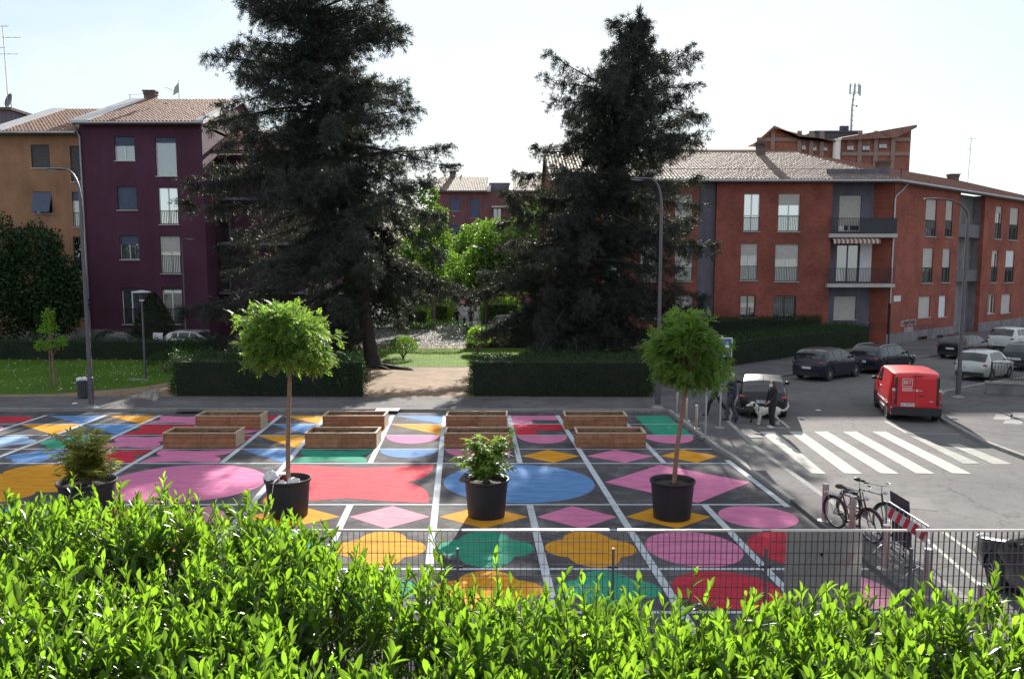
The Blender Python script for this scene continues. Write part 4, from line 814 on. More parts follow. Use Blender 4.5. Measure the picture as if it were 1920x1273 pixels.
# the big tree in the lawn holds its lower boughs up to the right; a dead russet bough hangs in it
# ------------------------------------------------------------------ clipped hedges
def hedge(label, quad, h, m=None, dens=330, size=.065, rough=.13, z0=.08, name='clipped_hedge', sparse=0.0, group=None):
    """quad: four ground corners, counter-clockwise from the near left"""
    m = m or privet_m; q = [Vector((p[0], p[1], z0)) for p in quad]; c = sum(q, Vector())/4; t = thing(name, label, 'hedge', c, group=group)
    def bez(s, u): return (q[0]*(1-s)+q[1]*s)*(1-u)+(q[3]*(1-s)+q[2]*s)*u
    if not sparse:
        b = MB(); i_ = [p.lerp(c, .0) for p in q]; ins = []
        for k in range(4):
            a, d = q[k-1]-q[k], q[(k+1) % 4]-q[k]; ins.append(q[k]+a.normalized()*.10+d.normalized()*.10-c)
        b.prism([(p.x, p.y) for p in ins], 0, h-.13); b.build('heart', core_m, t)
    pos = []; nor = []
    def emit(fn, area, n_):
        k = int(area*dens*(1-sparse)); s = RNG.random((k, 2)); 
        for a, b_ in s: pos.append(fn(a, b_)); nor.append(n_)
    emit(lambda a, b_: bez(a, b_)+Z*h, (q[1]-q[0]).length*(q[3]-q[0]).length, (0, 0, 1))
    for k in range(4):
        p0, p1 = q[k], q[(k+1) % 4]; d = (p1-p0).normalized(); nn = (d.y, -d.x, 0)
        if nn[1] > .6: continue
        emit(lambda a, b_, p0=p0, p1=p1: p0.lerp(p1, a)+Z*(b_*h), (p1-p0).length*h, nn)
    pos = np.array([tuple(p-c) for p in pos]); nor = np.array(nor, float); n = len(pos)
    w = np.sin(pos[:, 0]*1.3+1.3)*np.cos(pos[:, 1]*1.7+pos[:, 2]*2.3)*.7+np.sin(pos[:, 0]*4.3+pos[:, 2]*4.1+pos[:, 1]*2)*.45
    pos = pos+nor*(w*rough+RNG.normal(size=n)*rough*.75-.04)[:, None]; pos[:, 2] = np.maximum(pos[:, 2], .03)
    shoot = (nor[:, 2] > .5) & (RNG.random(n) < .10); pos[:, 2] += np.where(shoot, RNG.random(n)**2*.30, 0)
    d = unit(nor*.8+RNG.normal(size=(n, 3))*.75+np.array([0, 0, .35])); scatter('foliage', *LEAF4, pos, frames(d), RNG.uniform(.75, 1.35, n)*size, m, t)
    return t
hl = G(285, 753); hr = G(690, 753)
hedge('long dark clipped hedge under the left conifer facing the plaza', [(-14.6, 36.55), (-6.3, 36.35), (-7.0, 38.3), (-15.6, 39.2)], 1.62, dens=420)
hedge('clipped hedge under the right conifer behind the planters', [(-1.75, 36.5), (6.0, 36.3), (6.35, 38.6), (-1.9, 38.7)], 1.6, dens=420, rough=.11)
hedge('low dark hedge along the back of the daisy lawn', [(-36, 51.0), (-17.4, 50.7), (-17.2, 51.9), (-36, 52.1)], 1.22)
hedge('thin see-through hedge left of the small round shrub', [(-11.2, 58.2), (-3.0, 58.2), (-3.0, 59.2), (-11.2, 59.2)], 1.6, sparse=.06, size=.085, dens=420)
hedge('dark low hedge in front of the silver car', [(-3.0, 58.3), (6.5, 58.3), (6.5, 59.5), (-3.0, 59.5)], 1.4)
hedge('wide hedge along the pavement in front of the brick building', [(11.2, 46.6), (25.4, 60.2), (23.2, 60.9), (9.2, 48.4)], 1.45, dens=380, rough=.13)
hedge('deep shaded hedge against the brick wall', [(11, 58.4), (22, 60.4), (22, 61.2), (11, 60.6)], 1.9, m=dark_m)
hedge('bright lime hedge left of the walking family', [(-8.6, 84), (-6.3, 84), (-6.6, 100), (-9, 100)], 1.8, m=lime_m, dens=110, size=.12, rough=.2)
hedge('lower lime hedge nearer on the left of the path', [(-9.6, 76), (-7.6, 76), (-7.8, 82), (-9.8, 82)], 1.7, m=lime_m, dens=130, size=.11, rough=.2)
hedge('bright lime hedge behind the street lamp', [(-2.9, 84), (.6, 84), (.4, 100), (-3.2, 100)], 1.9, m=lime_m, dens=110, size=.12, rough=.2)

# ------------------------------------------------------------------ loose shrubs and broadleaved trees
def crown(t, blobs, m, n, size, tmpl=LEAF4, shell=.55, droop=0.0):
    P = []; N_ = []; V_ = []; tot = sum(b_[3]**2 if not hasattr(b_[3], '__len__') else b_[3][0]*b_[3][2] for b_ in blobs)
    for x, y, z, r in blobs:
        r3 = np.array(r if hasattr(r, '__len__') else (r, r, r), float); k = int(n*(r3[0]*r3[2])/tot)
        d = sph(k); lump = 1+.16*np.sin(d[:, 0]*5+x*3)*np.cos(d[:, 2]*6+y)+.10*np.sin(d[:, 1]*9+z*2)
        rad = (shell+(1-shell)*RNG.random(k)**.6)*lump; P.append(np.array([x, y, z])+d*rad[:, None]*r3); N_.append(d); V_.append(np.clip(RNG.normal(.5, .25, k), 0, 1))
    P = np.concatenate(P); N_ = np.concatenate(N_); V_ = np.concatenate(V_); d = unit(N_*.6+RNG.normal(size=P.shape)*.7+np.array([0, 0, -droop]))
    return scatter('crown', *tmpl, P, frames(d, up=(0, 0, .8)), RNG.uniform(.7, 1.3, len(P))*size, m, t, V_)
def tree(label, base, h_trunk, blobs, m, n, size, r=.14, name='broadleaf_tree', bark=None, shell=.5, group=None, cat='tree'):
    t = thing(name, label, cat, base, group=group); b = MB()
    b.tube([(0, 0, -.05), (.03, 0, h_trunk*.5), (0, 0, h_trunk)], [r*1.25, r, r*.8], 8)
    for x, y, z, rr in blobs:
        z1 = z if not hasattr(rr, '__len__') else z; b.tube([(0, 0, h_trunk*.9), (x*.5, y*.5, (h_trunk+z1)/2), (x*.9, y*.9, z1)], [r*.6, r*.4, r*.12], 6)
    b.build('trunk', bark or bark_g, t, smooth=80); crown(t, blobs, m, n, size, shell=shell); return t
tree('green leafy tree in front of the mauve block, left of the pair', (-1.7, 90, .1), 2.6, [(0, 0, 6.4, 2.9), (-1.8, 0, 5.2, 2.2), (1.6, -.3, 5.6, 2.2), (.0, -.4, 8.4, 2.0), (-.4, -.5, 4.2, 2.4)], broad_m, 15000, .30, .22)
tree('taller green leafy tree in front of the mauve block, right of the pair', (2.2, 91, .1), 2.8, [(0, 0, 7.6, 3.2), (2.2, 0, 6.4, 2.6), (-1.8, 0, 6.8, 2.3), (.2, -.4, 10.2, 2.2), (2.4, 0, 9.2, 2.0), (-.6, -.3, 4.8, 2.4), (2.5, -.4, 4.0, 2.2)], broad_m, 20000, .30, .24)
tree('green tree far behind the path at the centre', (-4.6, 106, .1), 2.6, [(0, 0, 6.4, 3.2), (-2.2, 0, 5.2, 2.4), (2.2, 0, 5.4, 2.4), (0, 0, 8.6, 2.3), (0, 0, 3.6, 2.4)], broad_m, 12000, .34, .2)
tree('bright green tree showing behind the left conifer', (-9.3, 88, .1), 2.4, [(0, 0, 5.0, 2.7), (2.0, 0, 5.6, 1.9), (-2.2, 0, 5.8, 2.2), (0, 0, 7.4, 2.0), (.5, 0, 3.4, 2.2)], broad_m, 12000, .30, .2)
tree('tall dark green tree behind the right edge of the left conifer', (-7.0, 76, .1), 3.6, [(0, 0, 7.4, 1.7), (.2, 0, 9.6, 1.3), (-.5, 0, 11.8, 1.0), (-1.4, 0, 8.8, 1.6), (-.2, 0, 5.4, 1.5)], broad_m, 7500, .27, .16)
for x_, y_, h_, lab_ in ((-13.2, 79, 1.0, 'dark tree behind the left conifer, nearest its trunk'), (-17.5, 80, 1.15, 'dark tree behind the left conifer, second from its trunk'), (-22.0, 82, 1.0, 'dark tree beyond the recessed purple wing')):
    tree(lab_, (x_, y_, .0), 2.0, [(0, 0, 5.0*h_, 2.9), (-1.9, 0, 3.8, 2.2), (1.9, 0, 3.6, 2.2), (.2, 0, 7.4*h_, 2.2), (-.6, 0, 9.6*h_, 1.6), (.4, 0, 2.2, 2.2)], dark_m, 9000, .32, .2)
tree('big dark evergreen tree at the left edge before the ochre block', (-30.6, 54.5, .1), 1.6, [(0, 0, 4.4, (3.0, 2.2, 2.6)), (-2.2, 0, 6.6, 2.0), (.4, 0, 6.6, 1.6), (1.5, -.3, 3.0, 1.9), (-2, -.5, 3.0, 2.4), (2.4, -.4, 4.6, 1.0)], dark_m, 26000, .22, .2, name='evergreen_tree')
t = thing('conical_shrub', 'dark cone-shaped evergreen shrub in front of the purple block', 'shrub', (-23.7, 56.4, .1)); k = 4200; s = RNG.random(k); a = RNG.random(k)*6.283; rr_ = 1.55*(1-s**1.3)**.8*(.75+.3*RNG.random(k))+.1
scatter('foliage', *LEAF4, np.stack([rr_*np.cos(a), rr_*np.sin(a), .1+s*3.7], 1), frames(unit(np.stack([np.cos(a), np.sin(a), .5+0*a], 1)+RNG.normal(size=(k, 3))*.5)), RNG.uniform(.10, .16, k), dark_m, t)
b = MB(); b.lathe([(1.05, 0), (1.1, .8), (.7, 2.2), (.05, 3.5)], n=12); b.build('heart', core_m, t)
def shrub(label, base, r, h, m, n, size, upright=.4, name='round_shrub'):
    t = thing(name, label, 'shrub', base); b = MB()
    for k in range(7): a = k*.9; b.tube([(0, 0, 0), (r*.5*math.cos(a), r*.5*math.sin(a), h*.6)], [.035, .01], 5)
    b.build('stems', bark_g, t); d = sph(n); d[:, 2] = np.abs(d[:, 2])*1.3-.25; P = d*np.array([r, r, h*.55])*(.55+.5*RNG.random((n, 1))**.6)+np.array([0, 0, h*.5]); P[:, 2] = np.maximum(P[:, 2], .05)
    scatter('foliage', *LEAF4, P, frames(unit(d*.5+RNG.normal(size=(n, 3))*.5+np.array([0, 0, upright]))), RNG.uniform(.7, 1.4, n)*size, m, t); return t
p = G(756, 672, .09); shrub('grey-green mound shrub beside the left conifer trunk', p, .95, 1.25, broad_m, 1700, .085, .2)
p = G(897, 661, .09); shrub('fan-shaped bright shrub on the lawn before the thin hedge', p, .78, 1.55, lime_m, 1500, .12, 1.3, 'upright_shrub')
p = G(362, 689, .09); shrub('leafy shrub standing behind the long dark hedge', p, 1.4, 1.5, privet_m, 2200, .1)
p = G(640, 742, .09); shrub('scruffy dark shrub at the right end of the long hedge', p, .8, 1.5, privet_m, 1600, .075)
p = G(310, 697, .09); shrub('low dark shrub at the left end of the long hedge', p, .9, 1.0, privet_m, 1300, .08)
# young sapling on the daisy lawn with its support stake
sp = G(103, 726, .09); t = thing('sapling', 'small yellow-green sapling on the daisy lawn', 'tree', sp); b = MB(); b.tube([(0, 0, 0), (-.03, 0, 1.3), (-.12, 0, 2.6), (-.1, 0, 3.6)], [.05, .04, .025, .008], 6); b.tube([(0, 0, 1.5), (.6, 0, 2.3)], [.02, .006], 5); b.tube([(0, 0, 1.5), (-.6, .1, 2.0)], [.02, .006], 5); b.build('trunk', bark_l, t, smooth=80)
b = MB(); b.tube([(-.22, .1, 0), (-.22, .1, 1.9)], .03, 6); b.build('stake', bark_g, t)
crown(t, [(-.1, 0, 3.3, (.28, .28, .42)), (-.15, 0, 2.75, (.4, .4, .35)), (.15, 0, 2.05, (.5, .4, .26)), (-.45, 0, 1.95, (.4, .35, .28)), (.55, 0, 2.2, .22)], lime_m, 900, .11, shell=.3)
# ------------------------------------------------------------------ grass and daisies
def inside(poly, x, y):
    c = np.zeros(len(x), bool); n = len(poly)
    for i in range(n):
        (x1, y1), (x2, y2) = poly[i], poly[i-1]; m_ = ((y1 > y) != (y2 > y)); xx = (x2-x1)*(y-y1)/((y2-y1) if y2 != y1 else 1e-9)+x1; c ^= m_ & (x < xx)
    return c
def grass(label, poly, n, daisies=0):
    p = np.array(poly); x = RNG.uniform(p[:, 0].min(), p[:, 0].max(), n); y = RNG.uniform(p[:, 1].min(), p[:, 1].max(), n); k = inside(poly, x, y); x, y = x[k], y[k]; n = len(x)
    patch = .5+.5*np.sin(x*.9+1)*np.cos(y*.7)+RNG.normal(size=n)*.25
    d = unit(RNG.normal(size=(n, 3))*.45+np.array([0, 0, 1])); o = scatter('grass', [(0, .09, 0), (0, -.09, 0), (1, 0, .1)], [(0, 1, 2)], np.stack([x, y, np.full(n, .09)], 1), frames(d), RNG.uniform(.05, .12, n), grass_m, None, np.clip(patch, 0, 1)); tag(o, label, 'grass')
    if daisies:
        j = RNG.choice(n, daisies, replace=False); pos = np.stack([x[j], y[j], np.full(daisies, .19)], 1); o = scatter('daisies', [(-.5, -.5, 0), (.5, -.5, 0), (.5, .5, 0), (-.5, .5, 0)], [(0, 1, 2, 3)], pos, frames(unit(RNG.normal(size=(daisies, 3))*np.array([1, 1, .2]))), np.full(daisies, .045), leaf_mat('daisy_petal', (.5, .5, .45), (.7, .7, .65), (.3, .3, .25), .2), None); tag(o, 'tiny white daisies dotted over the left lawn', 'daisies')
grass('mown grass of the daisy lawn at the left', [(-34, 37.0), (-24, 36.9), (-20.2, 37.3), (-17.3, 39.5), (-16, 43), (-15, 50.8), (-36, 51)], 75000, 900)
grass('sunlit mown grass of the lawn between the conifers', [(-15, 47.5), (-8.6, 46.2), (-6, 47.4), (1.5, 47.2), (3, 41), (9, 41), (11, 49), (9, 58), (-12, 58)], 60000)

# ------------------------------------------------------------------ foreground laurel hedge
def vtop(u):
    k = [(-200, 958), (0, 962), (350, 962), (480, 985), (600, 1030), (680, 1070), (760, 1112), (900, 1125), (1000, 1140), (1120, 1128), (1250, 1115), (1380, 1150), (1470, 1158), (1600, 1128), (1700, 1148), (1800, 1155), (1920, 1145), (2200, 1145)]
    return np.interp(u, [a for a, _ in k], [c for _, c in k])
lh = thing('laurel_hedge', 'bright backlit laurel hedge filling the foreground', 'hedge', (0, 4.6, .8))
N0 = 2800; sx = RNG.uniform(-5.2, 5.2, N0*3); sy = RNG.uniform(2.55, 6.9, N0*3); uu = 960+sx/sy*FOC; Dfar = 1.75*FOC/(vtop(uu)-498+RNG.normal(size=N0*3)*9)
hole = np.sin(sx*2.3+.6)*np.cos(sy*2.9+.8)+.55*np.sin(sx*4.7+2+sy*1.3)+.3*np.sin(sy*7.1-sx*3.3)
keep = (sy < Dfar) & (np.abs(uu-960) < 1200); sx, sy, hole, Df, uu = sx[keep], sy[keep], hole[keep], Dfar[keep], uu[keep]
ztop = 3.95+.07*np.sin(sx*1.7)*np.cos(sy*2.1)+RNG.normal(size=len(sx))*.07+np.where((hole < np.where(sy < 4.3, -.5, -.75)) & (sy < Df-.7), -.45, 0)+np.where(hole > .9, .07, 0)
tall = RNG.random(len(sx)) < .06; ztop = ztop+np.where(tall, RNG.uniform(.05, .19, len(sx)), 0)
LP, LD, LU, LS, LV = [], [], [], [], []; stem = MB()
for i in range(len(sx)):
    L = random.uniform(.32, .55)+.12*tall[i]; lean = Vector((random.gauss(0, .24), random.gauss(-.03, .24), 1)).normalized(); tip = Vector((sx[i], sy[i], ztop[i])); o = tip-lean*L; side = Vector((random.gauss(0, .04), random.gauss(0, .04), 0))
    nl = random.randint(12, 17); a = random.random()*6.28; vb = random.random()*.5; mid = (o+tip)/2+side
    stem.tube([o-lean*.25-Vector((6*0, 4.6*0, 0)), mid, tip], [.006, .0045, .002], 3, cap=False)
    ax = lean.cross(Vector((1, .2, 0))).normalized(); ay = lean.cross(ax)
    for k in range(nl):
        s = .12+.88*(k+random.random()*.6)/nl; p = o*(1-s)**2+mid*2*s*(1-s)+tip*s*s; a += 2.4+random.gauss(0, .25); rdir = ax*math.cos(a)+ay*math.sin(a); el = .55+.75*s**2+random.gauss(0, .16)
        d = rdir*math.cos(el)+lean*math.sin(el); ln = random.choice((random.uniform(.055, .09), random.uniform(.08, .122)))*(1-.35*max(0, s-.75)/.25)
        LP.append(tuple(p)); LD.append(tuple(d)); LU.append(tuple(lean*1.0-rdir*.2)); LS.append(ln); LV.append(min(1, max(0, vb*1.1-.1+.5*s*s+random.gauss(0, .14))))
LP = np.array(LP); LD = unit(np.array(LD)); LU = np.array(LU); LS = np.array(LS); LV = np.array(LV)
nn = len(LP); zz = unit(LU-(LU*LD).sum(1, keepdims=True)*LD+RNG.normal(size=(nn, 3))*.25); zz = unit(zz-(zz*LD).sum(1, keepdims=True)*LD); fr = (LD, np.cross(zz, LD), zz)
w3 = np.stack([LS, LS*RNG.uniform(.85, 1.15, nn), LS], 1)
off = np.array([0, 4.6, .8]); score = LS/LP[:, 1]; vis = (np.abs(LP[:, 0]/LP[:, 1]) < .58) & ((5.7-LP[:, 2])/LP[:, 1] < .46) & (LP[:, 2] > 3.88)
big = np.argsort(-np.where(vis, score, 0))[:300]; rest = np.ones(nn, bool); rest[big] = False
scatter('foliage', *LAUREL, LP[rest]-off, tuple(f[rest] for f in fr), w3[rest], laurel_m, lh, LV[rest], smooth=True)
lm = []
for v_ in (.15, .4, .65, .9):
    me = bpy.data.meshes.new('leaf'); me.from_pydata(LAUREL[0], [], LAUREL[1]); me.polygons.foreach_set('use_smooth', [True]*len(me.polygons)); me.materials.append(laurel_m); a_ = me.attributes.new('leafvar', 'FLOAT', 'FACE'); a_.data.foreach_set('value', [v_]*len(me.polygons)); lm.append(me)
for i in big:
    o = bpy.data.objects.new('leaf', lm[min(3, int(LV[i]*4))]); link(o, lh); s_ = LS[i]
    o.matrix_local = Matrix(((fr[0][i][0]*s_, fr[1][i][0]*s_, fr[2][i][0]*s_, LP[i][0]-off[0]), (fr[0][i][1]*s_, fr[1][i][1]*s_, fr[2][i][1]*s_, LP[i][1]-off[1]), (fr[0][i][2]*s_, fr[1][i][2]*s_, fr[2][i][2]*s_, LP[i][2]-off[2]), (0, 0, 0, 1)))
stem.v = [(x, y-4.6, z-.8) for x, y, z in stem.v]; so = stem.build('stems', mat('laurel_stem', (.10, .12, .04), .7), lh); so['kind'] = 'stuff'
# inner leaves toned darker and a near-black core: shade put into their colour
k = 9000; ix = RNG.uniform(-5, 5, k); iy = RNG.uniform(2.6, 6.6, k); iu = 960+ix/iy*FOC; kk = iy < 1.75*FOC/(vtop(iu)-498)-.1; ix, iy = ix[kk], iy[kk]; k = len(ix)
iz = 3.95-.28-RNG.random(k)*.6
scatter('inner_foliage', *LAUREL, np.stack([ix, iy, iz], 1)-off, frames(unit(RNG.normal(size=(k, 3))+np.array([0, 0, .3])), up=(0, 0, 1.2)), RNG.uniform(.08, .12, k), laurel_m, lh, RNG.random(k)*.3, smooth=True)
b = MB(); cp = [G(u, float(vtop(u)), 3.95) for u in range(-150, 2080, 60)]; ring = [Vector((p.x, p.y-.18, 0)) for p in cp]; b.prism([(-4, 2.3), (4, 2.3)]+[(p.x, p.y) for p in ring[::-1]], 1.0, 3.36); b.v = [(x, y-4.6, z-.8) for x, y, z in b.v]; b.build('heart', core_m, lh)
# ------------------------------------------------------------------ pots, potted trees, planters
pot_m = mat('black_plastic', (.020, .018, .024), .5, var=.15, spec=.4); soil_m = mat('potting_soil', (.045, .030, .022), .95, var=.5, scale=18, bump=1.0, bscale=35)
def pot(label, c, r, h):
    t = thing('plant_pot', label, 'plant pot', c); b = MB()
    b.lathe([(r*.80, 0), (r*.805, .02), (r*.93, h-.08), (r*.955, h-.075), (r*.99, h-.05), (r, h-.015), (r*.985, h), (r*.95, h), (r*.93, h-.03), (r*.90, h-.14)], n=40, cap=False); b.poly([(r*.8*math.cos(6.283*k/40), r*.8*math.sin(6.283*k/40), .004) for k in range(40)][::-1]); b.build('body', pot_m, t, smooth=50)
    b = MB(); n = 26
    for i in range(6):
        for k in range(n): a = 6.283*k/n; rr_ = r*.905*i/5; b.v.append((rr_*math.cos(a), rr_*math.sin(a), h-.13+random.uniform(-.02, .03)*(i < 5)+.04*(1-i/5)))
    for i in range(5):
        for k in range(n): b.f.append((i*n+k, (i+1)*n+k, (i+1)*n+(k+1) % n, i*n+(k+1) % n))
    b.build('soil', soil_m, t, smooth=180); return t
PD = dict(m=G(163, 960), a=G(541, 966), b=G(912, 967), c=G(1260, 970))
PC = {k: Vector((v.x, v.y+.02, .014)) for k, v in PD.items()}; PC['m'] = Vector((at(163, 905, 18.7).x, 18.7, .014))
pot('black plastic pot holding the reddish maple at the left', PC['m'], .64, .92)
pot('black plastic pot with rags and bags round the tree foot', PC['a'], .535, .86)
pot('black plastic pot with the fig-leaved plant', PC['b'], .525, .86)
pot('black plastic pot of the round tree on the right', PC['c'], .52, .87)
def robinia(label, base, crown_c, rx, rz, seed, lean, n=1250):
    rng = np.random.default_rng(seed); rr = random.Random(seed); t = thing('robinia_tree', label, 'tree', base); c = Vector(crown_c)-Vector(base); zf = c.z-rz*.85
    b = MB(); b.tube([(0, 0, -.15), (lean*.3, 0, zf*.4), (lean*.75, 0, zf*.8), (lean, 0, zf+.1)], [.055, .05, .045, .042], 10); b.build('trunk', bark_l, t, smooth=80)
    b = MB(); tips = []
    for k in range(16):
        a = k*2.4+rr.random(); el = rr.uniform(.25, 1.4); d = Vector((math.cos(a)*math.cos(el)*rx, math.sin(a)*math.cos(el)*rx, math.sin(el)*rz*1.4-.25*rz)); o = Vector((lean, 0, zf+.05)); e = c+d*.72
        b.tube([o, (o+e)/2+Vector((0, 0, .12)), e], [.022, .014, .005], 5, cap=False)
    b.build('branches', bark_l, t, smooth=80)
    nc = 95; cd = sph(nc, rng); cd[:, 2] = np.where(cd[:, 2] < -.6, cd[:, 2]*.75, cd[:, 2]); cr = (.35+.65*rng.random(nc)**.5)*(.88+.26*rng.random(nc)); CC = cd*cr[:, None]*np.array([rx, rx, rz])*.84; ci = rng.integers(0, nc, n)
    off_ = sph(n, rng)*(rng.random((n, 1))**.5)*np.array([.27, .27, .20])*(rx/.9); P = np.array(tuple(c))+CC[ci]+off_; d = unit(CC[ci]/np.array([rx, rx, rz])*1.0+off_*1.6)
    P[:, 2] = np.where(cd[ci][:, 2] < -.2, P[:, 2]-.10*rng.random(n), P[:, 2])
    fd = unit(d*.6+rng.normal(size=(n, 3))*.5+np.array([0, 0, -.12])); K = 11; pos = []; dr = []; up = []; vv = []; ctone = rng.random(nc)
    fv = rng.random(n); fx, fy, fz = frames(fd, up=(0, 0, 1.0), rng=rng, roll=.5); FL = rng.uniform(.12, .21, n)
    for k in range(K):
        s = (k//2+1)/(K//2+1); sg = 1 if k % 2 else -1
        if k == K-1: sg = 0; s = 1
        pos.append(P+fd*(FL*s)[:, None]-fz*(FL*.35*s*s)[:, None]); dr.append(unit(fd*.5+fy*sg*1.0-fz*.3*s)); up.append(fz); vv.append(np.clip(ctone[ci]*.45+fv*.35+rng.random(n)*.25, 0, 1))
    pos = np.concatenate(pos); dr = np.concatenate(dr); up = np.concatenate(up); z_ = unit(up-(up*dr).sum(1, keepdims=True)*dr); scatter('crown', *LEAF4, pos, (dr, np.cross(z_, dr), z_), rng.uniform(.050, .080, len(pos)), robin_m, t, np.concatenate(vv)); return t
b0 = PC['a']+Vector((0, .0, .75)); cc = at(535, 634, PC['a'].y); robinia('round-headed potted tree on the left of the plaza', b0, cc, 1.08, .92, 5, cc.x-b0.x+.08, 2900)
b0 = PC['c']+Vector((.02, 0, .75)); cc = at(1291, 664, PC['c'].y); robinia('round-headed potted tree on the right by the crossing', b0, cc, .93, 1.02, 9, cc.x-b0.x-.05, 2900)
def bushlet(name, label, base, W_, H_, n, tm, size, m, seed):
    rng = np.random.default_rng(seed); rr = random.Random(seed); t = thing(name, label, 'plant', base); b = MB(); P = []; D_ = []
    for k in range(n//9):
        a = rr.random()*6.28; r1 = rr.uniform(.2, 1)*W_; z1 = rr.uniform(.25, 1.0)*H_; o = Vector((0, 0, -.12)); e = Vector((r1*math.cos(a), r1*math.sin(a)*.8, z1)); mm = Vector((r1*.3*math.cos(a), r1*.3*math.sin(a), z1*.65)); b.tube([o, mm, e], [.016, .010, .004], 5, cap=False)
        for j in range(9): s = rr.uniform(.45, 1.05); p = o*(1-s)**2+mm*2*s*(1-s)+e*s*s; P.append(tuple(p+Vector((rr.gauss(0, .06), rr.gauss(0, .06), rr.gauss(0, .03))))); D_.append((math.cos(a)+rr.gauss(0, .8), math.sin(a)+rr.gauss(0, .8), rr.gauss(-.15, .3)))
    b.build('stems', bark_g, t, smooth=80); P = np.array(P); scatter('foliage', *tm, P, frames(unit(np.array(D_)), up=(0, 0, 1.6), rng=rng, roll=.5), rng.uniform(.7, 1.25, len(P))*size, m, t); return t
bushlet('japanese_maple', 'bushy green maple with reddish tints in the left pot', PC['m']+Vector((0, 0, .85)), .70, 1.18, 700, MAPLE, .18, maple_m, 3)
bushlet('fig_plant', 'fig-leaved bright plant in the middle pot', PC['b']+Vector((0, 0, .8)), .64, 1.05, 430, FIG, .20, fig_m, 4)
# rags, bags and cord lying in the pot of the left tree; cloth on the middle pot
def crumple(name, label, cat, c, r, m, seed, sq=(1, 1, .7), parts=()):
    rr = random.Random(seed); b = MB(); b.ell((0, 0, 0), (r*sq[0], r*sq[1], r*sq[2]), 14, 9); b.v = [(x*(1+rr.uniform(-.3, .3)), y*(1+rr.uniform(-.3, .3)), max(-.02, z*(1+rr.uniform(-.35, .4)))) for x, y, z in b.v]; o = b.build(name, m, None); o.location = c; return tag(o, label, cat)
bag_w = mat('white_plastic_bag', (.62, .62, .66), .5, var=.12, scale=9); rag_m = mat('dark_rag', (.10, .075, .07), .9, var=.4, scale=10); red_m = mat('red_plastic', (.38, .02, .03), .45, var=.1)
pa_ = PC['a']; zs_ = .86-.10
crumple('plastic_bag', 'grey-white crumpled bag on the rim of the left tree pot', 'bag', pa_+Vector((-.36, -.1, zs_+.12)), .17, bag_w, 1, (1.1, .9, .9)); crumple('plastic_bag', 'white knotted bag right of the trunk in the left tree pot', 'bag', pa_+Vector((.18, -.18, zs_+.06)), .12, bag_w, 2, (1.15, 1, .65)); crumple('plastic_bag', 'small white bag at the front edge of the left tree pot', 'bag', pa_+Vector((-.03, -.34, zs_+.05)), .10, bag_w, 3); crumple('dark_cloth', 'dark cloth heap between bags in the left tree pot', 'cloth', pa_+Vector((-.14, -.22, zs_+.02)), .13, rag_m, 4)
t = thing('red_crate', 'small red crate with white edge behind the bags in the left tree pot', 'crate', pa_+Vector((-.14, .12, zs_))); b = MB(); b.box((0, 0, .08), (.26, .16, .16)); b.build('box', red_m, t); b = MB(); b.box((0, -.01, .175), (.28, .18, .025)); b.build('rim', bag_w, t)
b = MB(); pts = [pa_+Vector(q) for q in ((-.1, -.1, zs_+.2), (-.16, -.3, zs_+.14), (-.18, -.50, .885), (-.185, -.545, .80), (-.20, -.535, .70), (-.23, -.53, .60))]; b.tube(pts, .008, 5); tag(b.build('pale_cord', bag_w), 'pale cord hanging over the front of the left tree pot', 'cord')
crumple('brown_rag', 'brown rag thrown over the left rim of the middle pot', 'cloth', PC['b']+Vector((-.46, -.12, .85)), .14, rag_m, 6, (1, .9, .9))
